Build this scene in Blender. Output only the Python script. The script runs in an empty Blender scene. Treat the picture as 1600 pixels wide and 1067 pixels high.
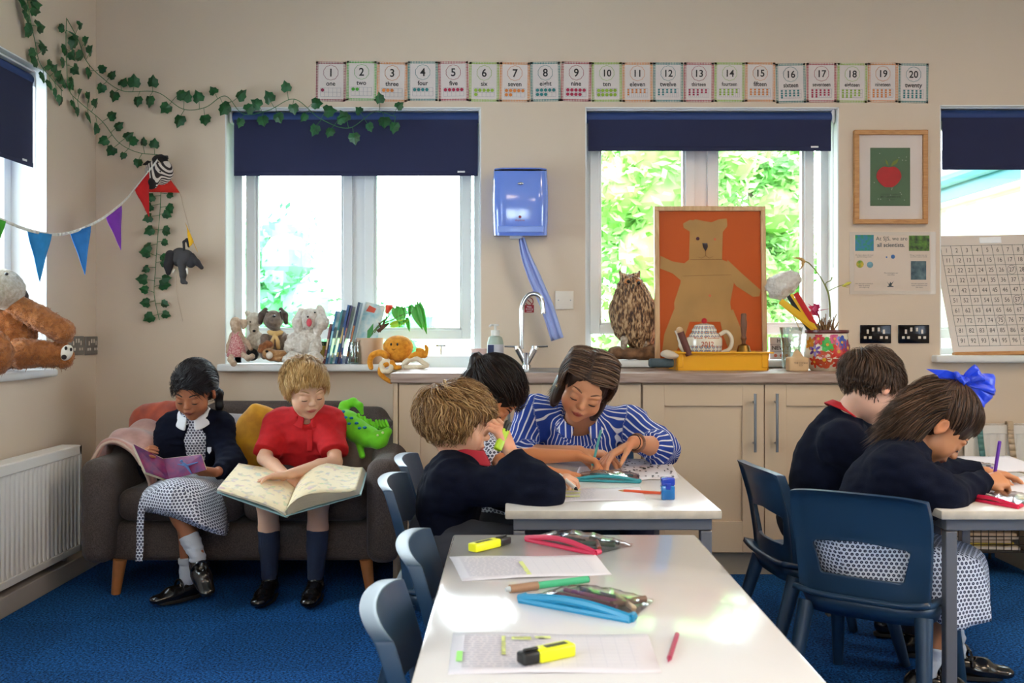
import bpy, bmesh, math, random
import numpy as np
import openvdb
from mathutils import Vector, Matrix, Euler, Quaternion, noise as mnoise

# ------------------------------------------------------------------ camera, world, lights
SC = bpy.context.scene
COL = SC.collection
F = 1556.0            # focal length in pixels of the 1600 px wide frame
CAMZ = 1.03
HX, HY = 800.0, 514.0  # vanishing point of the room's depth direction

cam_d = bpy.data.cameras.new('camera')
cam = bpy.data.objects.new('camera', cam_d)
COL.objects.link(cam)
cam.location = (0, 0, CAMZ)
cam.rotation_euler = (math.radians(90), 0, 0)
cam_d.sensor_width = 36.0
cam_d.lens = F / 1600.0 * 36.0
cam_d.shift_y = -(533.5 - HY) / 1600.0
cam_d.clip_start = 0.05
cam_d.clip_end = 200
cam_d.dof.use_dof = True
cam_d.dof.focus_distance = 3.75
cam_d.dof.aperture_fstop = 8.0
SC.camera = cam

SC.view_settings.view_transform = 'Standard'
SC.view_settings.look = 'None'
SC.view_settings.gamma = 1.0
SC.view_settings.use_curve_mapping = False
SC.view_settings.exposure = 0.58
SC.cycles.use_denoising = True
SC.cycles.max_bounces = 8
SC.cycles.diffuse_bounces = 5
SC.cycles.transparent_max_bounces = 12
SC.cycles.sample_clamp_indirect = 6.0
SC.cycles.caustics_reflective = False
SC.cycles.caustics_refractive = False

world = bpy.data.worlds.new('world')
SC.world = world
world.use_nodes = True
wn = world.node_tree
bg = wn.nodes['Background']
SKY = 12.5
bg.inputs[0].default_value = (0.80, 0.91, 1.0, 1)
bg.inputs[1].default_value = SKY

# fill lamps added on the unseen ceiling (their panels are built with the room), each with its own area light
FILL_PANELS = [(1.9, 2.4), (-0.3, -0.6), (1.9, 0.2), (0.7, -1.8), (3.0, 1.3)]
CEIL = 2.75
FILL_W = 12.0

# ------------------------------------------------------------------ helpers
R = math.radians
PI = math.pi
def P(px, py, D):
    """world point seen at photo pixel (px, py) when it stands D metres in front of the camera"""
    return Vector(((px - HX) * D / F, D, CAMZ - (py - HY) * D / F))

def srgb(h):
    if isinstance(h, str):
        h = h.lstrip('#'); h = [int(h[i:i+2], 16) / 255 for i in (0, 2, 4)]
    return tuple(c / 12.92 if c <= 0.04045 else ((c + 0.055) / 1.055) ** 2.4 for c in h)

MATS = {}
def M(name, col='#808080', rough=0.55, metal=0.0, noise=None, bump=None, sheen=0.0, emit=None, spec=None,
      trans=0.0, alpha=1.0, coat=0.0, attr=None, sss=0.0, col2=None):
    """procedural principled material; noise=(scale, amount) varies the colour, bump=(scale, strength)"""
    if name in MATS: return MATS[name]
    m = bpy.data.materials.new(name); m.use_nodes = True
    nt = m.node_tree; b = nt.nodes['Principled BSDF']
    c = srgb(col) + (1,)
    b.inputs['Base Color'].default_value = c
    b.inputs['Roughness'].default_value = rough
    b.inputs['Metallic'].default_value = metal
    if spec is not None: b.inputs['Specular IOR Level'].default_value = spec
    if sheen: b.inputs['Sheen Weight'].default_value = sheen; b.inputs['Sheen Roughness'].default_value = 0.4
    if coat: b.inputs['Coat Weight'].default_value = coat; b.inputs['Coat Roughness'].default_value = 0.08
    if trans: b.inputs['Transmission Weight'].default_value = trans
    if alpha < 1: b.inputs['Alpha'].default_value = alpha
    if sss:
        b.inputs['Subsurface Weight'].default_value = sss
        b.inputs['Subsurface Radius'].default_value = (0.01, 0.004, 0.002); b.inputs['Subsurface Scale'].default_value = 0.6
    if emit:
        b.inputs['Emission Color'].default_value = srgb(emit[0]) + (1,); b.inputs['Emission Strength'].default_value = emit[1]
    tc = None
    src = None
    if attr:
        a = nt.nodes.new('ShaderNodeAttribute'); a.attribute_name = attr
        src = a.outputs['Color']; nt.links.new(src, b.inputs['Base Color'])
    if noise or bump:
        tc = nt.nodes.new('ShaderNodeTexCoord')
    if noise:
        n = nt.nodes.new('ShaderNodeTexNoise'); n.inputs['Scale'].default_value = noise[0]; n.inputs['Detail'].default_value = 4
        nt.links.new(tc.outputs['Object'], n.inputs['Vector'])
        r = nt.nodes.new('ShaderNodeMapRange'); r.inputs[1].default_value = .3; r.inputs[2].default_value = .7
        nt.links.new(n.outputs['Fac'], r.inputs[0])
        mx = nt.nodes.new('ShaderNodeMix'); mx.data_type = 'RGBA'
        if src is not None:
            mx.blend_type = 'MULTIPLY'; mx.inputs[0].default_value = 1.0
            r.inputs[3].default_value = 1 - noise[1]; r.inputs[4].default_value = 1
            nt.links.new(src, mx.inputs['A']); nt.links.new(r.outputs[0], mx.inputs['B'])
        else:
            nt.links.new(r.outputs[0], mx.inputs[0])
            c2 = srgb(col2) + (1,) if col2 else tuple(x * (1 - noise[1]) for x in c[:3]) + (1,)
            mx.inputs['A'].default_value = c; mx.inputs['B'].default_value = c2
        nt.links.new(mx.outputs['Result'], b.inputs['Base Color'])
    if bump:
        n2 = nt.nodes.new('ShaderNodeTexNoise'); n2.inputs['Scale'].default_value = bump[0]; n2.inputs['Detail'].default_value = 3
        nt.links.new(tc.outputs['Object'], n2.inputs['Vector'])
        bp = nt.nodes.new('ShaderNodeBump'); bp.inputs['Strength'].default_value = bump[1]; bp.inputs['Distance'].default_value = 0.004
        nt.links.new(n2.outputs['Fac'], bp.inputs['Height']); nt.links.new(bp.outputs[0], b.inputs['Normal'])
    MATS[name] = m
    return m

def node_mat(name, rough=0.5):
    m = bpy.data.materials.new(name); m.use_nodes = True
    MATS[name] = m
    b = m.node_tree.nodes['Principled BSDF']; b.inputs['Roughness'].default_value = rough
    return m, m.node_tree, b

def glass_mat(name, tint='#ffffff', gloss=0.08, rough=0.02, top=0.7):
    """thin clear sheet: mostly see-through with a mirror-like share"""
    if name in MATS: return MATS[name]
    m = bpy.data.materials.new(name); m.use_nodes = True; nt = m.node_tree
    nt.nodes.remove(nt.nodes['Principled BSDF']); out = nt.nodes['Material Output']
    t = nt.nodes.new('ShaderNodeBsdfTransparent'); t.inputs[0].default_value = srgb(tint) + (1,)
    g = nt.nodes.new('ShaderNodeBsdfGlossy'); g.inputs['Roughness'].default_value = rough
    lw = nt.nodes.new('ShaderNodeLayerWeight'); lw.inputs[0].default_value = 0.25
    mr = nt.nodes.new('ShaderNodeMapRange'); mr.inputs[3].default_value = gloss; mr.inputs[4].default_value = top
    nt.links.new(lw.outputs['Fresnel'], mr.inputs[0])
    mx = nt.nodes.new('ShaderNodeMixShader')
    nt.links.new(mr.outputs[0], mx.inputs[0]); nt.links.new(t.outputs[0], mx.inputs[1]); nt.links.new(g.outputs[0], mx.inputs[2])
    nt.links.new(mx.outputs[0], out.inputs[0])
    MATS[name] = m
    return m

def tag(o, label=None, cat=None, group=None, kind=None):
    if label: o['label'] = label
    if cat: o['category'] = cat
    if group: o['group'] = group
    if kind: o['kind'] = kind
    return o

def thing(name, label, cat, loc=(0, 0, 0), rz=0.0, group=None, rot=None):
    o = bpy.data.objects.new(name, None); COL.objects.link(o)
    o.empty_display_size = 0.1
    o.location = loc; o.rotation_euler = rot if rot else (0, 0, rz)
    return tag(o, label, cat, group)

def copy_tree(o, parent=None):
    c = o.copy(); COL.objects.link(c); c.parent = parent
    for ch in list(o.children): copy_tree(ch, c)
    return c

def mesh_obj(name, verts, faces, mats, parent=None, smooth=True, mi=None, auto=None):
    me = bpy.data.meshes.new(name)
    me.from_pydata([tuple(v) for v in verts], [], [tuple(f) for f in faces])
    if not isinstance(mats, (list, tuple)): mats = [mats]
    for m in mats: me.materials.append(m)
    if mi is not None: me.polygons.foreach_set('material_index', list(mi))
    if smooth:
        me.polygons.foreach_set('use_smooth', [True] * len(me.polygons))
        if auto is not None: me.set_sharp_from_angle(angle=R(auto))
    me.update()
    o = bpy.data.objects.new(name, me); COL.objects.link(o)
    if parent is not None: o.parent = parent
    return o

_glyph = {}
def text_geo(s, bold=False):
    """triangulated glyph geometry of a string at size 1, centred; cached"""
    k = (s, bold)
    if k not in _glyph:
        cu = bpy.data.curves.new('t', 'FONT'); cu.body = s; cu.align_x = 'CENTER'; cu.align_y = 'CENTER'; cu.resolution_u = 3
        if bold: cu.offset = 0.018
        o = bpy.data.objects.new('t', cu); COL.objects.link(o)
        dg = bpy.context.evaluated_depsgraph_get()
        me = bpy.data.meshes.new_from_object(o.evaluated_get(dg))
        _glyph[k] = ([v.co.copy() for v in me.vertices], [tuple(p.vertices) for p in me.polygons])
        bpy.data.objects.remove(o); bpy.data.meshes.remove(me)
    return _glyph[k]

def frame_to(z, x=None):
    """rotation matrix whose Z axis points along z"""
    z = Vector(z).normalized()
    if x is None: x = Vector((1, 0, 0)) if abs(z.x) < 0.9 else Vector((0, 1, 0))
    x = Vector(x); x = (x - z * x.dot(z)).normalized(); y = z.cross(x)
    return Matrix((x, y, z)).transposed()

class MB:
    """collects shapes and links them as ONE mesh object"""
    def __init__(s): s.v = []; s.f = []; s.mi = []; s.T = Matrix.Identity(4); s.m = 0
    def at(s, loc=(0, 0, 0), rot=(0, 0, 0)):
        s.T = Matrix.Translation(Vector(loc)) @ Euler(rot).to_matrix().to_4x4(); return s
    def add(s, vs, fs):
        n = len(s.v); s.v += [s.T @ Vector(v) for v in vs]
        s.f += [tuple(i + n for i in f) for f in fs]; s.mi += [s.m] * len(fs); return s
    def box(s, c, d, rot=None, taper=1.0):
        x, y, z = d[0] / 2, d[1] / 2, d[2] / 2
        vs = []
        for k in (-1, 1):
            t = 1.0 if k < 0 else taper
            vs += [Vector((a * x * t, b * y * t, k * z)) for a, b in ((-1, -1), (1, -1), (1, 1), (-1, 1))]
        if rot is not None:
            m = rot if isinstance(rot, Matrix) else Euler(rot).to_matrix()
            vs = [m @ v for v in vs]
        c = Vector(c)
        return s.add([v + c for v in vs], [(3, 2, 1, 0), (4, 5, 6, 7), (0, 1, 5, 4), (1, 2, 6, 5), (2, 3, 7, 6), (3, 0, 4, 7)])
    def bx(s, x0, x1, y0, y1, z0, z1): return s.box(((x0 + x1) / 2, (y0 + y1) / 2, (z0 + z1) / 2), (abs(x1 - x0), abs(y1 - y0), abs(z1 - z0)))
    def rbox(s, c, d, r=0.01, seg=3, rot=None):
        """box with rounded edges"""
        bm = bmesh.new(); bmesh.ops.create_cube(bm, size=1)
        for v in bm.verts: v.co = Vector((v.co.x * d[0], v.co.y * d[1], v.co.z * d[2]))
        bmesh.ops.bevel(bm, geom=bm.edges[:], offset=min(r, min(d) * 0.49), segments=seg, affect='EDGES', profile=0.5)
        m = Matrix.Identity(3) if rot is None else (rot if isinstance(rot, Matrix) else Euler(rot).to_matrix())
        bm.verts.ensure_lookup_table(); c = Vector(c)
        s.add([m @ v.co + c for v in bm.verts], [tuple(v.index for v in f.verts) for f in bm.faces]); bm.free(); return s
    def tube(s, pts, rad, seg=8, cap=True, flat=1.0, up=None):
        pts = [Vector(p) for p in pts]; n = len(pts)
        if not hasattr(rad, '__len__'): rad = [rad] * n
        vs = []; fs = []; x = None
        for i, p in enumerate(pts):
            t = (pts[min(i + 1, n - 1)] - pts[max(i - 1, 0)])
            if t.length < 1e-9: t = Vector((0, 0, 1))
            t.normalize()
            if x is None:
                x = Vector(up) if up is not None else (Vector((0, 0, 1)) if abs(t.z) < 0.9 else Vector((1, 0, 0)))
            x = x - t * x.dot(t)
            x = x.normalized() if x.length > 1e-6 else t.orthogonal().normalized()
            y = t.cross(x)
            for k in range(seg):
                a = 2 * PI * k / seg
                vs.append(p + x * (math.cos(a) * rad[i] * flat) + y * (math.sin(a) * rad[i]))
        for i in range(n - 1):
            for k in range(seg):
                a, b = i * seg + k, i * seg + (k + 1) % seg
                fs.append((a, b, b + seg, a + seg))
        if cap: fs.append(tuple(reversed(range(seg)))); fs.append(tuple(range((n - 1) * seg, n * seg)))
        return s.add(vs, fs)
    def cyl(s, a, b, ra, rb=None, seg=20): return s.tube([a, b], [ra, ra if rb is None else rb], seg)
    def lathe(s, prof, c=(0, 0, 0), seg=28, axis=None, sx=1.0, sy=1.0):
        """prof: list of (radius, height)"""
        m = Matrix.Identity(3) if axis is None else frame_to(axis); c = Vector(c); n = len(prof); vs = []; fs = []
        for r, z in prof:
            for k in range(seg):
                a = 2 * PI * k / seg; vs.append(m @ Vector((r * math.cos(a) * sx, r * math.sin(a) * sy, z)) + c)
        for i in range(n - 1):
            for k in range(seg):
                a, b = i * seg + k, i * seg + (k + 1) % seg; fs.append((a, b, b + seg, a + seg))
        if prof[0][0] > 1e-5: fs.append(tuple(reversed(range(seg))))
        if prof[-1][0] > 1e-5: fs.append(tuple(range((n - 1) * seg, n * seg)))
        return s.add(vs, fs)
    def ball(s, c, r, seg=16, rot=None):
        if not hasattr(r, '__len__'): r = (r, r, r)
        n = seg // 2; vs = []; fs = []; m = Matrix.Identity(3) if rot is None else (rot if isinstance(rot, Matrix) else Euler(rot).to_matrix()); c = Vector(c)
        for i in range(n + 1):
            th = PI * i / n
            for k in range(seg):
                a = 2 * PI * k / seg
                vs.append(m @ Vector((r[0] * math.sin(th) * math.cos(a), r[1] * math.sin(th) * math.sin(a), r[2] * math.cos(th))) + c)
        for i in range(n):
            for k in range(seg):
                a, b = i * seg + k, i * seg + (k + 1) % seg; fs.append((a, a + seg, b + seg, b))
        return s.add(vs, fs)
    def prism(s, poly, d, o=(0, 0, 0), U=(1, 0, 0), V=(0, 0, 1)):
        """polygon (u, v) extruded by d along U x V (both sides of the plane)"""
        U, V, o = Vector(U), Vector(V), Vector(o); N = U.cross(V).normalized(); n = len(poly)
        vs = [o + U * a + V * b + N * (d / 2) for a, b in poly] + [o + U * a + V * b - N * (d / 2) for a, b in poly]
        fs = [tuple(range(n)), tuple(reversed(range(n, 2 * n)))] + [((i + 1) % n, i, i + n, (i + 1) % n + n) for i in range(n)]
        return s.add(vs, fs)
    def grid(s, fn, nu, nv, close_u=False):
        vs = [fn(i / nu, j / nv) for j in range(nv + 1) for i in range(nu + 1)]
        fs = [(j * (nu + 1) + i, j * (nu + 1) + i + 1, (j + 1) * (nu + 1) + i + 1, (j + 1) * (nu + 1) + i) for j in range(nv) for i in range(nu)]
        return s.add(vs, fs)
    def quad(s, a, b, c, d): return s.add([a, b, c, d], [(0, 1, 2, 3)])
    def text(s, txt, size, o=(0, 0, 0), U=(1, 0, 0), V=(0, 0, 1), bold=False, sx=1.0):
        vs, fs = text_geo(txt, bold); U, V, o = Vector(U), Vector(V), Vector(o)
        return s.add([o + U * (v.x * size * sx) + V * (v.y * size) for v in vs], fs)
    def disc(s, r, o, U=(1, 0, 0), V=(0, 0, 1), seg=12):
        U, V, o = Vector(U), Vector(V), Vector(o)
        return s.add([o + U * (r * math.cos(2 * PI * k / seg)) + V * (r * math.sin(2 * PI * k / seg)) for k in range(seg)], [tuple(range(seg))])
    def build(s, name, mats, parent=None, smooth=True, bevel=0.0, auto=35, solid=0.0, sub=0):
        o = mesh_obj(name, s.v, s.f, mats, parent, smooth, s.mi if max(s.mi or [0]) > 0 else None, auto if smooth else None)
        if sub:
            md = o.modifiers.new('s', 'SUBSURF'); md.levels = sub; md.render_levels = sub
        if solid:
            md = o.modifiers.new('t', 'SOLIDIFY'); md.thickness = solid; md.offset = 0
        if bevel:
            md = o.modifiers.new('b', 'BEVEL'); md.width = bevel; md.segments = 2; md.limit_method = 'ANGLE'; md.angle_limit = R(40)
            md.harden_normals = False
        return o

def bez(ps, n=12):
    """Catmull-Rom curve through the points"""
    ps = [Vector(p) for p in ps]; q = [ps[0] * 2 - ps[1]] + ps + [ps[-1] * 2 - ps[-2]]; out = []
    for i in range(1, len(q) - 2):
        for k in range(n):
            t = k / n; a, b, c, d = q[i-1], q[i], q[i+1], q[i+2]
            out.append(0.5 * ((2 * b) + (c - a) * t + (2 * a - 5 * b + 4 * c - d) * t * t + (3 * b - a - 3 * c + d) * t ** 3))
    out.append(ps[-1]); return out

# ------------------------------------------------------------------ smooth-union volume modeller
def vnoise(p, scale, seed=0):
    """smooth value noise of an (..., 3) array, about -1..1"""
    rs = np.random.RandomState(seed); L = rs.rand(16, 16, 16).astype(np.float32) * 2 - 1
    q = p * scale; i = np.floor(q).astype(np.int32); f = (q - i).astype(np.float32); f = f * f * (3 - 2 * f); i &= 15; j = (i + 1) & 15
    def g(a, b, c): return L[a, b, c]
    x0, y0, z0, x1, y1, z1 = i[..., 0], i[..., 1], i[..., 2], j[..., 0], j[..., 1], j[..., 2]
    fx, fy, fz = f[..., 0], f[..., 1], f[..., 2]
    a = g(x0, y0, z0) * (1 - fx) + g(x1, y0, z0) * fx; b = g(x0, y1, z0) * (1 - fx) + g(x1, y1, z0) * fx
    c = g(x0, y0, z1) * (1 - fx) + g(x1, y0, z1) * fx; d = g(x0, y1, z1) * (1 - fx) + g(x1, y1, z1) * fx
    return (a * (1 - fy) + b * fy) * (1 - fz) + (c * (1 - fy) + d * fy) * fz

def A3(v): return np.array(tuple(v), dtype=np.float32)
def smin(a, b, k):
    if k <= 0: return np.minimum(a, b)
    h = np.clip(0.5 + 0.5 * (b - a) / k, 0, 1); return b * (1 - h) + a * h - k * h * (1 - h)
def d_cone(p, a, b, ra, rb, flat=None):
    ba = b - a; pa = p - a; L2 = float(ba @ ba) + 1e-12
    h = np.clip((pa @ ba) / L2, 0, 1); q = pa - h[..., None] * ba
    if flat is not None:      # (direction, factor): squash the section along a direction
        u, k = flat; c = q @ u; q = q + (c * (1.0 / k - 1))[..., None] * u
    return np.sqrt((q * q).sum(-1)) - (ra + (rb - ra) * h)
def d_ell(p, c, r, rot=None):
    q = p - c
    if rot is not None: q = q @ rot           # rot columns are the local axes in world space
    k0 = np.sqrt(((q / r) ** 2).sum(-1)); k1 = np.sqrt(((q / (r * r)) ** 2).sum(-1))
    return k0 * (k0 - 1) / np.maximum(k1, 1e-6)

class Vol:
    def __init__(s): s.ops = []
    def cone(s, a, b, ra, rb=None, k=0.01, flat=None, sub=False):
        a, b = A3(a), A3(b); rb = ra if rb is None else rb; m = max(ra, rb) + k + 0.015
        if flat is not None: flat = (A3(Vector(flat[0]).normalized()), flat[1])
        s.ops.append((lambda p: d_cone(p, a, b, ra, rb, flat), np.minimum(a, b) - m, np.maximum(a, b) + m, k, sub)); return s
    def chain(s, pts, rads, k=0.01, flat=None):
        for i in range(len(pts) - 1): s.cone(pts[i], pts[i + 1], rads[i], rads[i + 1], k, flat)
        return s
    def ell(s, c, r, rot=None, k=0.01, sub=False):
        if not hasattr(r, '__len__'): r = (r, r, r)
        c, r = A3(c), A3(r); m = float(r.max()) + k + 0.015
        rm = None if rot is None else np.array(rot if isinstance(rot, Matrix) else Euler(rot).to_matrix(), dtype=np.float32)
        s.ops.append((lambda p: d_ell(p, c, r, rm), c - m, c + m, k, sub)); return s
    def fn(s, f, lo, hi, k=0.0, sub=False): s.ops.append((f, A3(lo), A3(hi), k, sub)); return s
    def cut(s, o, n, c=None, rad=0.5, k=0.004):
        """remove what lies on the side n points to, beyond point o (within rad of c)"""
        o, n = A3(o), A3(Vector(n).normalized()); c = o if c is None else A3(c)
        def f(p): return -((p - o) @ n)
        def g(p):
            q = p - c; return np.maximum(-((p - o) @ n), np.sqrt((q * q).sum(-1)) - rad)
        s.ops.append((g, c - rad - .01, c + rad + .01, k, True)); return s
    def mesh(s, vox, disp=None):
        lo = np.min([o[1] for o in s.ops if not o[4]], 0) - vox * 3; hi = np.max([o[2] for o in s.ops if not o[4]], 0) + vox * 3
        n = np.ceil((hi - lo) / vox).astype(int) + 1
        G = np.full(tuple(n), 1.0, dtype=np.float32)
        ax = [lo[i] + np.arange(n[i], dtype=np.float32) * vox for i in range(3)]
        for f, a, b, k, sub in s.ops:
            i0 = np.clip(np.floor((a - lo) / vox).astype(int), 0, n); i1 = np.clip(np.ceil((b - lo) / vox).astype(int) + 1, 0, n)
            if (i1 <= i0).any(): continue
            p = np.stack(np.meshgrid(*[ax[q][i0[q]:i1[q]] for q in range(3)], indexing='ij'), -1).astype(np.float32)
            d = f(p); sl = (slice(i0[0], i1[0]), slice(i0[1], i1[1]), slice(i0[2], i1[2])); g = G[sl]
            G[sl] = -smin(-g, d, k) if sub else smin(g, d, k)
        if disp is not None:
            near = np.abs(G) < 0.03; idx = np.nonzero(near)
            p = np.stack([ax[q][idx[q]] for q in range(3)], -1)
            G[idx] += disp(p)
        grid = openvdb.FloatGrid(); grid.background = 1.0
        grid.copyFromArray(G)
        pts, tris, quads = (grid.convertToPolygons(0.0, 0.0))
        pts = pts * vox + lo
        return pts, quads, tris

def vol_obj(name, vol, vox, mats, parent=None, disp=None, color=None, relax=1):
    """mesh of a Vol; color(points)->(n,3) linear writes the colour attribute 'tint'"""
    pts, quads, tris = vol.mesh(vox, disp)
    me = bpy.data.meshes.new(name); nq, ntr = len(quads), len(tris)
    loops = np.concatenate([quads[:, ::-1].ravel(), tris[:, ::-1].ravel()]).astype(np.int32) if ntr else quads[:, ::-1].ravel().astype(np.int32)
    if relax:
        E = np.concatenate([quads[:, [0, 1]], quads[:, [1, 2]], quads[:, [2, 3]], quads[:, [3, 0]]])
        for _ in range(relax):
            acc = np.zeros_like(pts); cnt = np.zeros(len(pts))
            for a, b in ((0, 1), (1, 0)):
                for q in range(3): acc[:, q] += np.bincount(E[:, a], weights=pts[E[:, b], q], minlength=len(pts))
                cnt += np.bincount(E[:, a], minlength=len(pts))
            pts = pts * 0.5 + 0.5 * acc / np.maximum(cnt, 1)[:, None]
    me.vertices.add(len(pts)); me.vertices.foreach_set('co', pts.astype(np.float32).ravel())
    me.loops.add(len(loops)); me.loops.foreach_set('vertex_index', loops)
    starts = np.concatenate([np.arange(nq) * 4, nq * 4 + np.arange(ntr) * 3]).astype(np.int32)
    me.polygons.add(nq + ntr); me.polygons.foreach_set('loop_start', starts)
    me.update(calc_edges=True)
    if not isinstance(mats, (list, tuple)): mats = [mats]
    for m in mats: me.materials.append(m)
    me.polygons.foreach_set('use_smooth', [True] * len(me.polygons))
    if color is not None:
        at = me.color_attributes.new('tint', 'FLOAT_COLOR', 'POINT')
        c = color(pts); c = np.concatenate([c, np.ones((len(c), 1))], 1).astype(np.float32); at.data.foreach_set('color', c.ravel())
    me.validate()
    o = bpy.data.objects.new(name, me); COL.objects.link(o)
    if parent is not None:
        o.parent = parent
        bpy.context.view_layer.update()
        o.matrix_parent_inverse = parent.matrix_world.inverted()
    return o

def box_uv(o, s=1.0):
    """UV from the dominant axis of each face, in metres times s"""
    me = o.data; uv = me.uv_layers.new(name='uv')
    n = len(me.loops); co = np.empty(len(me.vertices) * 3, np.float32); me.vertices.foreach_get('co', co); co = co.reshape(-1, 3)
    vi = np.empty(n, np.int32); me.loops.foreach_get('vertex_index', vi)
    nf = len(me.polygons); nor = np.empty(nf * 3, np.float32); me.polygons.foreach_get('normal', nor); nor = nor.reshape(-1, 3)
    lt = np.empty(nf, np.int32); me.polygons.foreach_get('loop_total', lt); fi = np.repeat(np.arange(nf), lt)
    ax = np.abs(nor).argmax(1)[fi]; c = co[vi]
    u = np.where(ax == 0, c[:, 1], c[:, 0]); v = np.where(ax == 2, c[:, 1], c[:, 2])
    uv.data.foreach_set('uv', (np.stack([u, v], 1) * s).astype(np.float32).ravel())
    return o

def v_rbox(vol, c, d, r=.02, rot=None, k=.005):
    c = A3(c); h = np.array(d, np.float32) / 2 - r; m = float(np.linalg.norm(np.array(d) / 2)) + k + .01
    rm = None if rot is None else np.array(rot if isinstance(rot, Matrix) else Euler(rot).to_matrix(), dtype=np.float32)
    def f(p):
        q = p - c
        if rm is not None: q = q @ rm
        q = np.abs(q) - h
        return np.sqrt((np.maximum(q, 0) ** 2).sum(-1)) + np.minimum(q.max(-1), 0) - r
    return vol.fn(f, c - m, c + m, k)

def v_pillow(vol, c, d, rot=None, n=3.2, k=.005, wr=.004, seed=1):
    """stuffed cushion: width d[0], height d[2], thickness d[1]"""
    c = A3(c); h = np.array(d, np.float32) / 2; m = float(np.linalg.norm(h)) + k + .01
    rm = np.array(Matrix.Identity(3) if rot is None else (rot if isinstance(rot, Matrix) else Euler(rot).to_matrix()), dtype=np.float32)
    def f(p):
        q = np.abs((p - c) @ rm) / h
        a = (q[..., 0] ** n + q[..., 2] ** n) ** (1 / n)
        v = np.sqrt(a * a * .999 + q[..., 1] ** 2 * (0.4 + .6 * 1))
        return (v - 1) * h[1] * .8 + wr * vnoise(p, 28, seed)
    return vol.fn(f, c - m, c + m, k)

def person_mat(name, **k): return M(name, attr='tint', **k)

def fuzz(o, n, L, r, parent=None, seed=0, droop=.35, name='fur', mat_=None, tint=None):
    """short hairs standing on the surface of o, as one mesh child"""
    me = o.data; N = len(me.vertices); co = np.empty(N * 3, np.float32); me.vertices.foreach_get('co', co); co = co.reshape(-1, 3)
    no = np.empty(N * 3, np.float32); me.vertices.foreach_get('normal', no); no = no.reshape(-1, 3)
    rs = np.random.RandomState(seed); i = rs.randint(0, N, n); p = co[i] + rs.normal(size=(n, 3)) * .0015; d = no[i] + rs.normal(size=(n, 3)) * .45 + np.array([0, 0, -droop]); d /= np.linalg.norm(d, axis=1)[:, None]
    a = np.cross(d, rs.normal(size=(n, 3))); a /= np.linalg.norm(a, axis=1)[:, None] + 1e-9; b = np.cross(d, a); LL = (L * rs.uniform(.6, 1.3, n))[:, None]
    cur = rs.normal(size=(n, 3)) * .35; ring = []
    for q, f in ((0, 1.0), (.55, .8)):
        c = p + d * LL * q + cur * LL * q * q
        for k in range(3): ang = 2.094 * k; ring.append(c + (a * math.cos(ang) + b * math.sin(ang)) * r * f)
    ring.append(p + d * LL * .95 + cur * LL); V = np.stack(ring, 1).reshape(-1, 3); base = (np.arange(n) * 7)[:, None]
    F4 = np.concatenate([base + np.array([[k, (k + 1) % 3, 3 + (k + 1) % 3, 3 + k]]) for k in range(3)]); F3 = np.concatenate([base + np.array([[3 + k, 3 + (k + 1) % 3, 6]]) for k in range(3)])
    m = bpy.data.meshes.new(name); m.vertices.add(len(V)); m.vertices.foreach_set('co', V.astype(np.float32).ravel())
    lp = np.concatenate([F4.ravel(), F3.ravel()]).astype(np.int32); m.loops.add(len(lp)); m.loops.foreach_set('vertex_index', lp)
    m.polygons.add(len(F4) + len(F3)); m.polygons.foreach_set('loop_start', np.concatenate([np.arange(len(F4)) * 4, len(F4) * 4 + np.arange(len(F3)) * 3]).astype(np.int32)); m.update(calc_edges=True)
    m.polygons.foreach_set('use_smooth', [True] * len(m.polygons)); m.materials.append(mat_ or me.materials[0])
    q = bpy.data.objects.new(name, m); COL.objects.link(q); q.parent = o; return q
# ------------------------------------------------------------------ room
YB, XL, XR, YF = 4.69, -1.96, 3.7, -3.2
wall_m = M('painted_wall', '#d6c4b0', 0.75, bump=(220, 0.08), noise=(1.3, 0.03))
reveal_m = M('white_paint', '#e4e6e6', 0.6)
upvc = M('white_upvc', '#dfe3e6', 0.35)
pane_m = glass_mat('window_glass', '#fbfdfc', 0.03)

def carpet_mat():
    m, nt, b = node_mat('blue_carpet', 0.95)
    N = nt.nodes.new; L = nt.links.new
    tc = N('ShaderNodeTexCoord')
    n1 = N('ShaderNodeTexNoise'); n1.inputs['Scale'].default_value = 125; n1.inputs['Detail'].default_value = 5; n1.inputs['Roughness'].default_value = .7
    mp = N('ShaderNodeMapping'); mp.inputs['Scale'].default_value = (1, 1, 1)
    L(tc.outputs['Object'], mp.inputs[0]); L(mp.outputs[0], n1.inputs['Vector'])
    ck = N('ShaderNodeTexChecker'); ck.inputs['Scale'].default_value = 2.0
    ck.inputs['Color1'].default_value = (1, 1, 1, 1); ck.inputs['Color2'].default_value = (.72, .72, .72, 1)
    L(tc.outputs['Object'], ck.inputs['Vector'])
    r = N('ShaderNodeValToRGB'); r.color_ramp.elements[0].position = .40; r.color_ramp.elements[1].position = .62
    r.color_ramp.elements[0].color = srgb('#061a3a') + (1,); r.color_ramp.elements[1].color = srgb('#2470c0') + (1,)
    L(n1.outputs['Fac'], r.inputs[0])
    mx = N('ShaderNodeMix'); mx.data_type = 'RGBA'; mx.blend_type = 'MULTIPLY'; mx.inputs[0].default_value = .5
    L(r.outputs[0], mx.inputs['A']); L(ck.outputs[0], mx.inputs['B']); L(mx.outputs['Result'], b.inputs['Base Color'])
    bp = N('ShaderNodeBump'); bp.inputs['Strength'].default_value = .6; bp.inputs['Distance'].default_value = .006
    L(n1.outputs['Fac'], bp.inputs['Height']); L(bp.outputs[0], b.inputs['Normal'])
    b.inputs['Specular IOR Level'].default_value = .15
    return m

def struct(name, mb, m, parent=None, **k):
    o = mb.build(name, m, parent, smooth=k.pop('smooth', False), **k)
    if parent is None: o['kind'] = 'structure'
    return o

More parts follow.
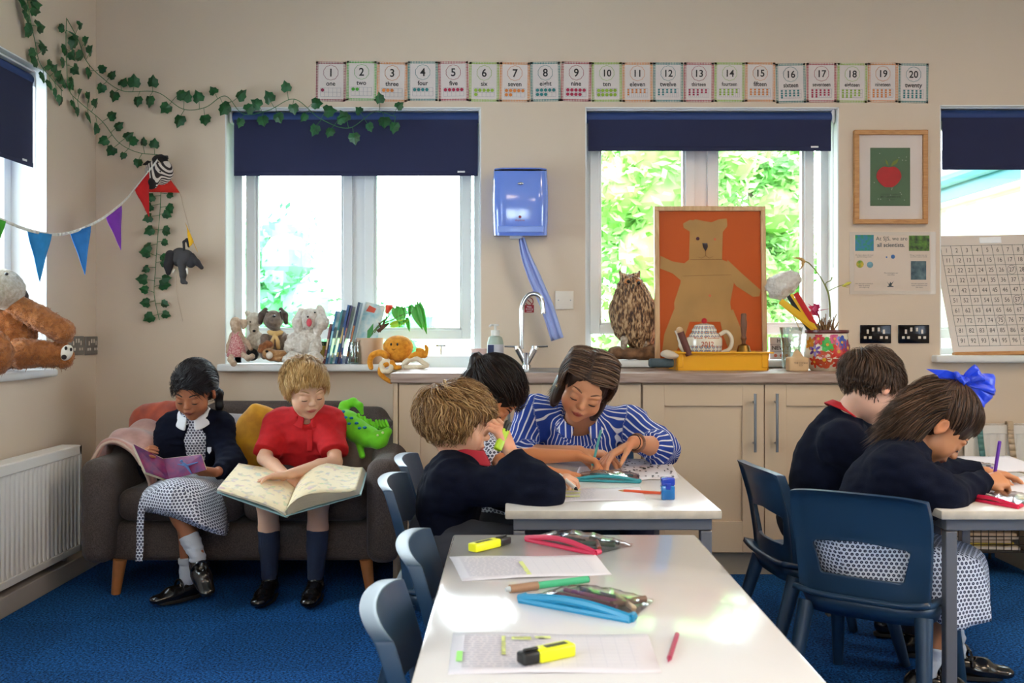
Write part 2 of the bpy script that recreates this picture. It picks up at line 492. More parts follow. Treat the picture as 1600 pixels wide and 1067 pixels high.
struct('floor', MB().bx(XL - .3, XR + .3, YF - .3, YB + .3, -0.1, 0), carpet_mat())
struct('ceiling', MB().bx(XL - .3, XR + .3, YF - .3, YB + .3, CEIL, CEIL + .2), M('ceiling_paint', '#d9d8d2', .8, noise=(3, .04)))

def wall_with_holes(name, horiz, a0, a1, p0, p1, z0, z1, holes, m):
    """wall running along X (horiz) or Y between a0..a1, thickness p0..p1, with openings (a, b, zb, zt)"""
    mb = MB()
    def bb(u0, u1, w0, w1):
        if u1 - u0 < 1e-4 or w1 - w0 < 1e-4: return
        if horiz: mb.bx(u0, u1, p0, p1, w0, w1)
        else: mb.bx(p0, p1, u0, u1, w0, w1)
    x = a0
    for (u0, u1, zb, zt) in sorted(holes):
        bb(x, u0, z0, z1); bb(u0, u1, z0, zb); bb(u0, u1, zt, z1); x = u1
    bb(x, a1, z0, z1)
    return struct(name, mb, m)

W2 = (-1.352, -.145, .83, 2.075); W3 = (.345, 1.54, .85, 2.075); W4 = (2.015, 3.2, .87, 2.085)
W1 = (3.05, 4.2, .83, 2.115)
wall_with_holes('wall_back', True, XL - .3, XR + .3, YB, YB + .3, 0, CEIL, [W2, W3, W4], wall_m)
wall_with_holes('wall_left', False, YF, YB, XL - .3, XL, 0, CEIL, [(-1.9, 0.6, .85, 2.3), W1], wall_m)
wall_with_holes('wall_right', False, YF, YB, XR, XR + .3, 0, CEIL, [(.2, 2.0, .95, 2.15)], wall_m)
wall_with_holes('wall_front', True, XL - .3, XR + .3, YF - .3, YF, 0, CEIL, [(-.9, .4, 1.0, 2.0)], wall_m)

def window_back(n, hole, panes, zb, sill_z, sill_x, sill_out=.06):
    x0, x1, z0, z1 = hole; yf = YB + .15
    mb = MB(); D = .06
    # outer frame and sashes; panes are (a, b) openings at depth yf
    mb.bx(x0, x1, yf, yf + D, z1 - .05, z1); mb.bx(x0, x1, yf, yf + D, z0, z0 + .07)
    mb.bx(x0, x0 + .04, yf, yf + D, z0, z1); mb.bx(x1 - .04, x1, yf, yf + D, z0, z1)
    mid = (panes[0][1] + panes[1][0]) / 2
    mb.bx(mid - .032, mid + .032, yf - .002, yf + D, z0, z1)
    o = struct('window_%d' % n, mb, upvc, bevel=.004)
    for (a, b) in panes:
        s = MB(); t = .045
        for (u0, u1, w0, w1) in ((a - t, a, zb - t, z1 - .04), (b, b + t, zb - t, z1 - .04), (a, b, zb - t, zb), (a, b, z1 - .09, z1 - .04)):
            s.bx(u0, u1, yf - .018, yf + .03, w0, w1)
        # glazing bead
        for (u0, u1, w0, w1) in ((a, a + .012, zb, z1 - .09), (b - .012, b, zb, z1 - .09), (a, b, zb, zb + .012)):
            s.bx(u0, u1, yf - .004, yf + .03, w0, w1)
        s.build('sash', upvc, o, smooth=False, bevel=.003)
        MB().bx(a, b, yf + .012, yf + .018, zb, z1 - .09).build('pane', pane_m, o, smooth=False)
        h = MB(); hx = b + t / 2 if a < mid else a - t / 2
        h.rbox((hx, yf - .026, zb + .42), (.02, .016, .06), .005); h.rbox((hx, yf - .05, zb + .38), (.016, .016, .12), .006)
    s = MB().rbox(((sill_x[0] + sill_x[1]) / 2, (YB - sill_out + yf) / 2, sill_z - .017), (sill_x[1] - sill_x[0], yf - YB + sill_out, .034), .009)
    s.build('sill', reveal_m, o)
    r = MB()   # white lining of the reveal
    r.bx(x0, x0 + .006, YB + .001, yf, z0, z1); r.bx(x1 - .006, x1, YB + .001, yf, z0, z1); r.bx(x0, x1, YB + .001, yf, z1 - .006, z1)
    r.bx(x0, x1, YB + .001, yf, z0, sill_z - .03)
    r.build('reveal', reveal_m, o, smooth=False)
    for hx in (panes[0][0] + .22, panes[1][1] - .1):      # stay / peg on the bottom frame
        k = MB(); k.rbox((hx, yf - .03, zb - .075), (.05, .012, .01), .003); k.cyl((hx, yf - .03, zb - .12), (hx, yf - .03, zb - .07), .005, seg=8)
        k.build('latch', M('zinc', '#b8bcc0', .3, 1), o)
    return o

window_back(2, W2, [(-1.244, -.818), (-.669, -.243)], 1.025, .866, (-1.375, -.40))
window_back(3, W3, [(.423, .84), (.992, 1.418)], 1.05, .885, (.30, 1.56), .07)
window_back(4, W4, [(2.06, 2.50), (2.62, 3.10)], 1.03, .907, (1.975, 3.25))

# left-hand window, seen edge-on
w = MB(); xf = XL - .15
w.bx(xf - .06, xf, W1[0], W1[1], W1[3] - .06, W1[3]); w.bx(xf - .06, xf, W1[0], W1[1], W1[2], W1[2] + .12)
for y in (W1[0], W1[1] - .06, (W1[0] + W1[1]) / 2 - .03): w.bx(xf - .06, xf, y, y + .06, W1[2], W1[3])
win1 = struct('window_1', w, upvc, bevel=.004)
MB().bx(xf - .04, xf - .034, W1[0], W1[1], W1[2], W1[3]).build('pane', pane_m, win1, smooth=False)
MB().rbox(((XL + .035 + xf) / 2, (W1[0] - .03 + W1[1] + .03) / 2, .846), (XL + .035 - xf, W1[1] - W1[0] + .06, .034), .012).build('sill', reveal_m, win1)
r = MB(); r.bx(xf, XL - .001, W1[1] - .006, W1[1], W1[2], W1[3]); r.bx(xf, XL - .001, W1[0], W1[1], W1[3] - .006, W1[3]); r.build('reveal', reveal_m, win1, smooth=False)

# unseen windows added behind and beside the camera to light the room
def added_window(n, hole, horiz, p):
    a, b, z0, z1 = hole; mb = MB()
    def bb(u0, u1, w0, w1, t0=0, t1=.06):
        if horiz: mb.bx(u0, u1, p + t0, p + t1, w0, w1)
        else: mb.bx(p + t0, p + t1, u0, u1, w0, w1)
    bb(a, b, z0, z0 + .06); bb(a, b, z1 - .06, z1); bb(a, a + .06, z0, z1); bb(b - .06, b, z0, z1)
    for k in (1, 2): u = a + (b - a) * k / 3; bb(u - .04, u + .04, z0, z1)
    o = struct('window_%d' % n, mb, upvc); g = MB()
    if horiz: g.bx(a, b, p + .025, p + .03, z0, z1)
    else: g.bx(p + .025, p + .03, a, b, z0, z1)
    g.build('pane', pane_m, o, smooth=False)
added_window(5, (-1.9, .6, .85, 2.3), False, XL - .2)
added_window(6, (.2, 2.0, .95, 2.15), False, XR + .1)
added_window(7, (-.9, .4, 1.0, 2.0), True, YF - .2)

# skirting
sk = M('skirting', '#8f8984', .5)
struct('baseboard_left', MB().bx(XL, XL + .15, YF, YB, 0, .075), M('pipe_boxing', '#aaa198', .6), bevel=.004)
struct('baseboard_back', MB().bx(XL + .15, XR, YB - .018, YB, 0, .1), sk, bevel=.004)
struct('baseboard_right', MB().bx(XR - .018, XR, YF, YB - .018, 0, .1), sk, bevel=.004)
struct('baseboard_front', MB().bx(XL + .15, XR - .018, YF, YF + .018, 0, .1), sk, bevel=.004)

# ceiling light panels, added out of view to fill the room with warm light
for i, (x, y) in enumerate(FILL_PANELS):
    t = thing('added_ceiling_light', 'square white light panel added on the unseen ceiling to fill the room', 'ceiling light', (x, y, CEIL), group='added ceiling light panels')
    MB().bx(-.3, .3, -.3, -.27, -.012, 0).bx(-.3, .3, .27, .3, -.012, 0).bx(-.3, -.27, -.27, .27, -.012, 0).bx(.27, .3, -.27, .27, -.012, 0).build('frame', upvc, t, smooth=False)
    MB().bx(-.268, .268, -.268, .268, -.006, 0).build('diffuser', M('lamp_diffuser', '#fff3e0', .5, emit=('#ffe2c0', 3.0)), t, smooth=False)
    ld = bpy.data.lights.new('fill_light', 'AREA'); ld.shape = 'SQUARE'; ld.size = .52; ld.energy = FILL_W; ld.color = (1.0, .74, .50)
    lo = bpy.data.objects.new('fill_light', ld); COL.objects.link(lo); lo.parent = t; lo.location = (0, 0, -.02)

# roller blinds
navy = M('navy_blind_fabric', '#191f45', .8, bump=(900, .05))
navy2 = M('navy_blind_roll', '#1f3a72', .6)
def blind(label, x0, x1, zt, zb, y=YB + .05, tagx=True):
    t = thing('roller_blind', label, 'blind', ((x0 + x1) / 2, y, zt)); w = x1 - x0
    MB().cyl((-w / 2, 0, -.035), (w / 2, 0, -.035), .026, seg=20).build('roll', navy2, t)
    MB().bx(-w / 2, w / 2, .006, .03, -.012, 0).bx(-w / 2, w / 2, -.03, .006, -.007, 0).build('head_rail', upvc, t, smooth=False)
    MB().bx(-w / 2 - .012, -w / 2, -.03, .03, -.065, 0).build('bracket', upvc, t, smooth=False, bevel=.003)
    MB().bx(w / 2, w / 2 + .012, -.03, .03, -.065, 0).build('bracket', upvc, t, smooth=False, bevel=.003)
    MB().bx(-w / 2 + .008, w / 2 - .004, -.022, -.019, -(zt - zb), -.035).build('fabric', navy, t, smooth=False)
    MB().bx(-w / 2 + .01, w / 2 - .006, -.026, -.019, -(zt - zb) - .001, -(zt - zb) + .018).build('hem_bar', navy, t, smooth=False, bevel=.002)
    MB().bx(w / 2 - .1, w / 2 - .065, -.028, -.026, -(zt - zb) + .014, -(zt - zb) + .022).build('maker_tag', M('tag_white', '#e8e8e8', .5), t, smooth=False)
    MB().tube([(w / 2 + .004, -.03, -.03), (w / 2 + .004, -.03, -.75)], .0018, 6).build('chain', M('bead_chain', '#c8ccd0', .4), t)
    return t
blind('navy roller blind pulled down over the window behind the sofa, ivy trailing across it', -1.325, -.158, 2.07, 1.756)
blind('navy roller blind of the middle window, above the bear picture and the owl', .353, 1.515, 2.07, 1.874)
blind('dark navy roller blind above the hundred square board at the edge of the frame', 2.03, 3.18, 2.08, 1.785)
b1 = blind('navy roller blind on the side window above the teddy bear', -.55, .55, 2.1, 1.70, 0)
b1.location = (XL - .05, 3.585, 2.1); b1.rotation_euler = (0, 0, R(90))

# ------------------------------------------------------------------ outside
grass = M('lawn', '#7fa35a', .9, noise=(2, .3))
struct('lawn_ground_1', MB().bx(-40, 40, YB + .3, 70, -.25, -.2), grass)  # grass ground outside the back windows
def tree(x, y, h, w, label, seed, leaf, n=2600, group='trees beyond the classroom windows'):
    rnd = random.Random(seed); t = thing('tree', label, 'tree', (x, y, -.2), group=group)
    MB().tube(bez([(0, 0, 0), (.1, 0, h * .3), (-.05, .1, h * .6), (.05, 0, h * .9)], 5), [max(.02, .09 * (1 - i / 17)) for i in range(16)], 8).build('trunk', M('bark', '#5d5044', .9, noise=(12, .4)), t)
    blobs = [(Vector((rnd.uniform(-.6, .6) * w, rnd.uniform(-.5, .5) * w, h * rnd.uniform(.25, .95))), rnd.uniform(.3, .5) * w) for _ in range(26)]
    mb = MB(); vs = []; fs = []
    for _ in range(n):
        c, r = rnd.choice(blobs); d = Vector((rnd.gauss(0, 1), rnd.gauss(0, 1), rnd.gauss(0, 1))).normalized() * r * rnd.uniform(.55, 1.05)
        p = c + d; a = Vector((rnd.gauss(0, 1), rnd.gauss(0, 1), rnd.gauss(0, .6))).normalized(); b = a.orthogonal().normalized(); s = rnd.uniform(.04, .09)
        k = len(vs); vs += [p - a * s, p + b * s * .5, p + a * s, p - b * s * .5]; fs.append((k, k + 1, k + 2, k + 3))
    mb.add(vs, fs)
    for c, r in blobs: mb.ball(c, r * .72, 10)
    mb.build('crown', leaf, t, smooth=False)
lf = M('leaf_bright', '#a4cf72', .6, noise=(1.6, .5), col2='#4f9444'); lf2 = M('leaf_mint', '#74c48c', .6, noise=(1.2, .5), col2='#4a9a62')
for i, (x, y, h, w, n) in enumerate([(1.55, 10.2, 4.6, 1.25, 9000), (2.95, 14.6, 5.6, 1.7, 11000), (1.9, 18.5, 5.8, 2.2, 7000), (2.85, 11.6, 4.8, .85, 7000)]):
    tree(x, y, h, w, 'tall leafy bright green tree seen through the middle window', 10 + i, lf, n, 'trees seen through the middle window')
tree(-3.2, 13.0, 2.7, .95, 'small hazy green tree low in the window behind the sofa toys', 31, lf2, 2600, None)
tree(-2.2, 18.5, 1.5, .8, 'lower hazy bush beside the small tree behind the sofa window', 34, lf2, 2200, None)
# neighbouring house seen through the right-hand window: a long side wall with its eave
hs = thing('neighbouring_house', 'pale brick house with blue-grey gutter seen through the right-hand window', 'building', (6.2, 10, -.2))
def brick_mat():
    m, nt, b = node_mat('pale_brick', .85); bt = nt.nodes.new('ShaderNodeTexBrick'); tc = nt.nodes.new('ShaderNodeTexCoord')
    mp = nt.nodes.new('ShaderNodeMapping'); mp.inputs['Rotation'].default_value = (R(90), 0, R(90)); nt.links.new(tc.outputs['Object'], mp.inputs[0])
    bt.inputs['Scale'].default_value = 4.5; bt.inputs['Color1'].default_value = srgb('#ecd6cc') + (1,); bt.inputs['Color2'].default_value = srgb('#dfc2b6') + (1,); bt.inputs['Mortar'].default_value = srgb('#c9c0b4') + (1,)
    nt.links.new(mp.outputs[0], bt.inputs[0]); nt.links.new(bt.outputs[0], b.inputs['Base Color']); return m
MB().bx(-2.15, 3, -4.6, 1.4, 0, 2.42).build('wall', brick_mat(), hs, smooth=False)
MB().bx(-2.42, -2.15, -4.8, 1.6, 2.36, 2.42).build('soffit', M('soffit_white', '#e8ecee', .5), hs, smooth=False)
g = MB(); g.bx(-2.45, -2.42, -4.8, 1.6, 2.34, 2.52); g.cyl((-2.50, -4.8, 2.50), (-2.50, 1.6, 2.50), .06); g.build('gutter', M('gutter_blue', '#4a7f9c', .4), hs, smooth=False)
g = MB(); g.prism([(-2.5, 2.5), (.4, 4.3), (3.2, 2.5)], 6.4, (0, -1.6, 0), (1, 0, 0), (0, 0, 1)); g.build('roof', M('roof_tile', '#c4c6cc', .8, noise=(6, .3)), hs, smooth=False)
# ------------------------------------------------------------------ worktop and cupboards
def wood_mat(name, c1, c2, scale=(2, 30, 30), rough=.45):
    m, nt, b = node_mat(name, rough); N = nt.nodes.new; L = nt.links.new
    tc = N('ShaderNodeTexCoord'); mp = N('ShaderNodeMapping'); mp.inputs['Scale'].default_value = scale
    n = N('ShaderNodeTexNoise'); n.inputs['Scale'].default_value = 3; n.inputs['Detail'].default_value = 6; n.inputs['Distortion'].default_value = .6
    L(tc.outputs['Object'], mp.inputs[0]); L(mp.outputs[0], n.inputs['Vector'])
    r = N('ShaderNodeValToRGB'); r.color_ramp.elements[0].position = .3; r.color_ramp.elements[1].position = .7
    r.color_ramp.elements[0].color = srgb(c1) + (1,); r.color_ramp.elements[1].color = srgb(c2) + (1,)
    L(n.outputs['Fac'], r.inputs[0]); L(r.outputs[0], b.inputs['Base Color']); return m
oak_grey = wood_mat('grey_oak_laminate', '#8d7468', '#b09a8d')
oak = wood_mat('oak_frame', '#a8713f', '#c6935c', (6, 6, 40))
oak_light = wood_mat('light_oak', '#b98f62', '#d8b58a', (20, 20, 3))
chrome = M('chrome', '#c9ccd0', .12, 1.0)
steel = M('brushed_steel', '#8d8f92', .32, 1.0)
CF, CT = 4.10, .848
wt = MB(); wt.rbox(((-.50 + 1.575) / 2, (CF - .01 + YB) / 2, CT - .02), (2.075, YB - CF + .01, .04), .004)
worktop = tag(wt.build('worktop', oak_grey), 'long grey-oak laminate worktop running under the tap, owl and bear picture', 'worktop')
cream = M('cream_cabinet', '#cbb397', .45, noise=(2, .03))
def unit(x0, x1, label, hdl):
    t = thing('base_cabinet', label, 'cabinet', ((x0 + x1) / 2, (CF + YB) / 2, 0)); w = x1 - x0; yf = -(YB - CF) / 2 + .035
    c = MB(); c.bx(-w / 2, w / 2, yf, -yf - .037, .10, CT - .041); c.build('carcass', cream, t, smooth=False)
    MB().bx(-w / 2, w / 2, yf + .05, yf + .068, 0, .10).build('plinth', M('plinth_beige', '#b9a68f', .6), t, smooth=False)
    for s in (-1, 1):
        a = -w / 2 + .003 if s < 0 else .002; b = -.002 if s < 0 else w / 2 - .003; d = MB(); z0, z1 = .107, CT - .048; st = .088; y0 = yf - .022
        d.bx(a, a + st, y0, yf - .002, z0, z1); d.bx(b - st, b, y0, yf - .002, z0, z1)
        d.bx(a + st, b - st, y0, yf - .002, z1 - st, z1); d.bx(a + st, b - st, y0, yf - .002, z0, z0 + st + .04)
        d.bx(a + st, b - st, y0 + .011, yf - .002, z0 + st, z1 - st)
        do = d.build('door', cream, t, smooth=False, bevel=.0015)
        h = MB(); hx = -.045 if s < 0 else .045; h.cyl((hx, y0 - .03, .525), (hx, y0 - .03, .765), .006, seg=14)
        for z in (.56, .73): h.cyl((hx, y0, z), (hx, y0 - .03, z), .0045, seg=10)
        h.build('handle', steel, do)
    return t
unit(-.47, .535, 'cream double cupboard under the tap, behind the seated children', 0)
unit(.538, 1.547, 'cream double cupboard with steel bar handles under the bear picture', 0)
tag(MB().rbox((-.4815, (CF + YB) / 2, (CT - .04) / 2), (.02, YB - CF - .02, CT - .042), .002).build('end_panel', cream), 'cream end panel closing the cupboards beside the sofa', 'panel')

# ------------------------------------------------------------------ tables
def lam(name, col, rough, coat=0): return M(name, col, rough, coat=coat, noise=(4, .03))
tab_white = lam('white_laminate', '#e9e6e6', .14, .6)
tab_grey = lam('grey_laminate', '#dcd8d4', .25, .2)
tab_edge = M('table_edge', '#cfc1ae', .5, noise=(25, .25))
legm = M('grey_tube', '#6f6e72', .35, .2)
def table(label, x0, x1, y0, y1, top_m, z=.56, top_t=.024):
    w, d = x1 - x0, y1 - y0; t = thing('classroom_table', label, 'table', ((x0 + x1) / 2, (y0 + y1) / 2, 0))
    o = MB(); o.rbox((0, 0, z - top_t / 2), (w, d, top_t), .005, 2)
    ob = o.build('tabletop', [top_m, tab_edge], t)
    for p in ob.data.polygons:
        if abs(p.normal.z) < .5: p.material_index = 1
    f = MB(); q = .03; i = .022; zt = z - top_t
    for s in (-1, 1):
        f.bx(-w / 2 + i, w / 2 - i, s * (d / 2 - i) - q / 2 * (1 + s) + (q / 2) * (1 - 1), s * (d / 2 - i) - q / 2 * (s - 1), zt - .032, zt - .001)
        f.bx(s * (w / 2 - i) - q / 2 * (1 + s), s * (w / 2 - i) - q / 2 * (s - 1), -d / 2 + i + q + .0005, d / 2 - i - q - .0005, zt - .032, zt - .001)
    f.build('frame', legm, t, smooth=False, bevel=.003)
    for sx in (-1, 1):
        for sy in (-1, 1):
            cx, cy = sx * (w / 2 - i - q / 2), sy * (d / 2 - i - q / 2)
            lg = MB().bx(cx - q / 2, cx + q / 2, cy - q / 2, cy + q / 2, .008, zt - .034).build('leg', legm, t, smooth=False, bevel=.003)
            MB().bx(cx - q / 2 - .001, cx + q / 2 + .001, cy - q / 2 - .001, cy + q / 2 + .001, 0, .014).build('foot_cap', M('foot_cap', '#5a5048', .6), lg, smooth=False)
    return t
TZ = .56
table('white glossy school table in front, with yellow highlighters and pencil cases', -.135, .42, 1.178, 2.278, tab_white)
table('pale school table where the woman in the striped blouse helps the children', -.018, .545, 2.58, 3.58, tab_grey)
table('school table where the two children in navy jumpers write', 1.11, 1.665, 2.575, 3.62, tab_grey)

# ------------------------------------------------------------------ one-piece plastic chairs
chair_m = M('slate_blue_plastic', '#213a54', .36, bump=(700, .06))
def make_chair():
    t = thing('classroom_chair', 'x', 'chair', group=None)
    W, ZT, ZS = .19, .60, .305
    def back(u, v, off=0.0):
        # u -1..1 across, v 0..1 from seat to top
        z = ZS + .005 + (ZT - ZS - .005) * v
        w = W * (1.0 - .10 * (1 - v) + .0 * v) * (1 - .06 * max(0, v - .8) / .2 * abs(u) ** 3)
        y = -.165 - .055 * v + .035 * abs(u) ** 2.2 + .012 * math.sin(v * PI)
        z -= .012 * abs(u) ** 3 * v
        return Vector((u * w, y + off, z))
    us = [-1, -.86, -.72, -.45, -.2, 0, .2, .45, .72, .86, 1]; vsn = [0, .10, .19, .49, .55, .62, .73, .85, .94, 1]
    def hole(i, j): return 2 <= i < 8 and 2 <= j < 3
    bm = bmesh.new(); G = {}
    for layer, off in ((0, .006), (1, -.008)):
        for j, v in enumerate(vsn):
            for i, u in enumerate(us):
                p = back(u, v, off)
                if layer and 1 < j < 9 and 0 < i < 10 and not (2 <= j <= 3): p.y += .004   # hollowed rear face
                if layer and (i in (0, 10) or j == 9): p.y -= .016                            # lip folded backwards
                if j == 2 and i in (2, 8): p.x *= .86
                if j == 3 and 2 <= i <= 8: p.z += .012 * (1 - abs(u) / .72)
                G[layer, i, j] = bm.verts.new(p)
    nu, nv = len(us), len(vsn)
    for i in range(nu - 1):
        for j in range(nv - 1):
            if hole(i, j): continue
            bm.faces.new((G[0, i, j], G[0, i+1, j], G[0, i+1, j+1], G[0, i, j+1]))
            bm.faces.new((G[1, i, j+1], G[1, i+1, j+1], G[1, i+1, j], G[1, i, j]))
    def side(a, b):
        bm.faces.new((G[0, a[0], a[1]], G[0, b[0], b[1]], G[1, b[0], b[1]], G[1, a[0], a[1]]))
    for i in range(nu - 1): side((i + 1, 0), (i, 0)); side((i, nv - 1), (i + 1, nv - 1))
    for j in range(nv - 1): side((0, j), (0, j + 1)); side((nu - 1, j + 1), (nu - 1, j))
    for i in range(2, 8): side((i, 2), (i + 1, 2)); side((i + 1, 3), (i, 3))
    side((2, 3), (2, 2)); side((8, 2), (8, 3))
    bmesh.ops.recalc_face_normals(bm, faces=bm.faces[:])
    me = bpy.data.meshes.new('backrest'); bm.to_mesh(me); bm.free(); me.materials.append(chair_m)
    me.polygons.foreach_set('use_smooth', [True] * len(me.polygons)); me.set_sharp_from_angle(angle=R(50))
    ob = bpy.data.objects.new('backrest', me); COL.objects.link(ob); ob.parent = t
    md = ob.modifiers.new('b', 'BEVEL'); md.width = .003; md.segments = 2; md.limit_method = 'ANGLE'; md.angle_limit = R(45)
    md = ob.modifiers.new('s', 'SUBSURF'); md.levels = 1; md.render_levels = 2
    # embossed word on the rear face, below the middle
    e = MB(); vs, fs = text_geo('postura')
    pts = []
    for v in vs:
        x = -v.x * .030; zz = v.y * .030 + ZS + .60 * (ZT - ZS); vv = (zz - ZS - .005) / (ZT - ZS - .005); q = back(x / W, vv, -.0058); pts.append((q.x, q.y, zz))
    e.add(pts, fs).build('embossed_lettering', chair_m, ob, smooth=False)
    e = MB()
    def seatp(u, v):
        x = (u - .5) * 2; y = -.185 + .37 * v; w = W * (.93 + .04 * v)
        z = ZS - .016 * (1 - abs(x) ** 2) * (1 - (2 * v - 1) ** 4) + .012 * abs(x) ** 4 - (.035 * max(0, v - .82) / .18) ** 1.0 * max(0, v - .82) / .18 + .012 * max(0, .15 - v) / .15
        return Vector((x * w, y, z))
    e.grid(seatp, 16, 16); so = e.build('seat', chair_m, t, solid=.014); so.modifiers['t'].offset = -1
    sk_ = MB()   # skirt under the seat
    sk_.grid(lambda u, v: (lambda a: Vector((math.copysign(abs(math.cos(a)) ** .5, math.cos(a)) * (W * .97 - .015 * v), math.copysign(abs(math.sin(a)) ** .5, math.sin(a)) * (.18 - .02 * v), ZS - .006 - .045 * v)))(2 * PI * u), 40, 2)
    sk_.build('seat_rim', chair_m, t, solid=.005)
    for sx in (-1, 1):
        for (y0, y1) in ((.13, .20), (-.14, -.225)):
            m = MB(); a = Vector((sx * .155, y0, ZS - .03)); b = Vector((sx * .178, y1, .0))
            m.tube([a, a.lerp(b, .5), b], [.024, .020, .015], 12); m.build('leg', chair_m, t)
    return t
def place(t, x, y, rz, label, group=None):
    t.location = (x, y, 0); t.rotation_euler = (0, 0, rz); t['label'] = label
    if group: t['group'] = group
ch0 = make_chair(); GC = 'blue plastic classroom chairs'
place(ch0, 1.03, 2.80, R(-36), 'blue plastic chair under the girl with the blue bow, its whole back towards us', GC)
for x, y, rz, lb in ((.985, 3.2, R(-84), 'blue plastic chair under the dark-haired boy beside the cupboards'),
                     (-.145, 2.90, R(-90), 'blue plastic chair under the fair-haired boy holding a highlighter to his face'),
                     (-.155, 3.38, R(-90), 'blue plastic chair under the dark-haired girl with bowed head'),
                     (.005, 2.045, R(-88), 'empty blue plastic chair at the far end of the white table, nearer the sofa'),
                     (.00, 1.60, R(-86), 'empty blue plastic chair nearest the camera beside the white table')):
    c = copy_tree(ch0); place(c, x, y, rz, lb, GC)
# the woman's seat: hidden behind the table, same sort of chair
c = copy_tree(ch0); place(c, .30, 3.80, R(180), 'blue plastic chair under the woman in the striped blouse', GC)

# ------------------------------------------------------------------ sofa
def weave(name, c1, c2, sc=260, rough=.9):
    return M(name, c1, rough, noise=(sc, .4), col2=c2, bump=(sc, .35), sheen=.1)
sofa_m = weave('charcoal_weave', '#5c504c', '#382f2c')
sofa_m2 = weave('charcoal_weave_cushion', '#544844', '#342b28')
sofa = thing('sofa', 'dark grey fabric two-seater sofa with wooden peg legs beneath the window', 'sofa', (-1.045, 4.17, 0))
def sp(x, y, z): return (x, y, z)
SX0, SX1, SY0, SY1 = -1.655, -.435, 3.74, 4.64
v = Vol(); v_rbox(v, (-1.045, 4.225, .20), (1.16, .73, .15), .04, k=.01); vol_obj('base', v, .009, sofa_m, sofa)
v = Vol()
pts = [(-1.56, 4.45, .5), (-1.50, 4.55, .52), (-1.35, 4.585, .53), (-.75, 4.585, .53), (-.6, 4.55, .52), (-.535, 4.45, .5)]
for i in range(len(pts) - 1):
    a, b = Vector(pts[i]), Vector(pts[i + 1]); ang = math.atan2(b.y - a.y, b.x - a.x)
    h = (.47, .525, .55, .525, .47)[i]; v_rbox(v, ((a.x + b.x) / 2, (a.y + b.y) / 2, .15 + h / 2), ((b - a).length + .06, .11, h), .05, rot=(0, R(0), ang), k=.05)
vol_obj('backrest', v, .009, sofa_m, sofa)
for s in (-1, 1):
    v = Vol(); cx = -1.045 + s * .548
    v_rbox(v, (cx, 4.03, .33), (.125, .48, .40), .05, rot=(0, 0, 0), k=.03)
    v_rbox(v, (cx - s * .0, 4.30, .36), (.12, .40, .46), .05, rot=(R(12), 0, s * R(-4)), k=.06)
    vol_obj('armrest', v, .009, sofa_m, sofa)
    v = Vol(); v_rbox(v, (-1.045 + s * .243, 4.12, .345), (.486, .56, .13), .05, k=.01)
    vol_obj('seat_cushion', v, .008, sofa_m2, sofa, disp=lambda p: .004 * vnoise(p, 9, 3))
    for y in (3.87, 4.48):
        MB().tube([(-1.045 + s * .495, y, .0), (-1.045 + s * .478, y + .0, .135)], [.017, .026], 16).build('leg', M('beech_leg', '#b87442', .45, noise=(18, .25)), sofa)
for ob in sofa.children:
    if ob.name.startswith('leg'): ob.location = -sofa.location
# cushions and throw
velv = lambda n, c, c2: M(n, c, .75, noise=(14, .3), col2=c2, sheen=.5, bump=(300, .15))
def cushion(label, c, d, rot, m, cat='cushion', n=4.5, seed=1, name='cushion', wr=.002):
    v = Vol(); v_pillow(v, c, d, rot, n, seed=seed, wr=wr); o = vol_obj(name, v, .007, m)
    return tag(o, label, cat)
cushion('rust orange velvet cushion in the corner of the sofa behind the girl', P(248, 680, 4.30), (.29, .13, .29), (R(-14), R(-8), R(-14)), velv('rust_velvet', '#c4532e', '#8a3220'))
cushion('mustard yellow velvet cushion behind the boy in red', P(414, 697, 4.28), (.30, .12, .32), (R(-12), R(24), R(8)), velv('mustard_velvet', '#e8a91c', '#c08010'))
cushion('beige taupe cushion under the green crocodile toy', P(548, 716, 4.27), (.27, .12, .26), (R(-16), R(10), R(8)), velv('taupe_fabric', '#a08c80', '#7d6a60'))
gm = velv('pale_grey_velvet', '#b3aeb2', '#8f8a90')
for lb, x, y, z in (('pale grey cushion roll showing between the girl and the boy, the top one', 372, 660, 4.40), ('pale grey cushion roll showing between the girl and the boy, the middle one', 376, 692, 4.34), ('pale grey cushion roll showing between the girl and the boy, the bottom one', 378, 722, 4.28)):
    v = Vol(); q = P(x, y, z); v.cone(q + Vector((-.07, .03, 0)), q + Vector((.035, -.01, 0)), .038, .038); o = vol_obj('cushion', v, .006, gm, disp=lambda p: .002 * vnoise(p, 30, 4)); tag(o, lb, 'cushion', 'pale grey cushion rolls on the sofa')
# pink throw over the left arm
pk = velv('pink_velvet_throw', '#c79a90', '#9c7068')
v = Vol()
prof = [P(222, 676, 4.42), P(190, 684, 4.35), P(158, 695, 4.22), P(150, 703, 4.05)]
side = [(-1.655, 3.93, .50), (-1.63, 3.94, .565), (-1.56, 3.95, .575), (-1.49, 3.96, .545), (-1.45, 3.96, .47), (-1.435, 3.97, .40)]
def thrw(u, vv):
    p = bez(side, 6); i = min(int(u * (len(p) - 1)), len(p) - 2); f = u * (len(p) - 1) - i
    q = p[i].lerp(p[i + 1], f); off = vv * .40
    return Vector((q.x + .02 * vv + .012 * math.sin(u * 9 + vv * 7), q.y + off - .02 + .015 * math.sin(u * 6), q.z + .06 * vv + .010 * math.sin(vv * 16 + u * 5)))
mb = MB(); mb.grid(thrw, 30, 24); o = mb.build('throw_blanket', pk, solid=.026, auto=None); o.modifiers['t'].offset = 0
md = o.modifiers.new('s', 'SUBSURF'); md.levels = 1; md.render_levels = 2
tag(o, 'dusty pink velvet throw draped over the arm of the sofa by the radiator', 'throw')
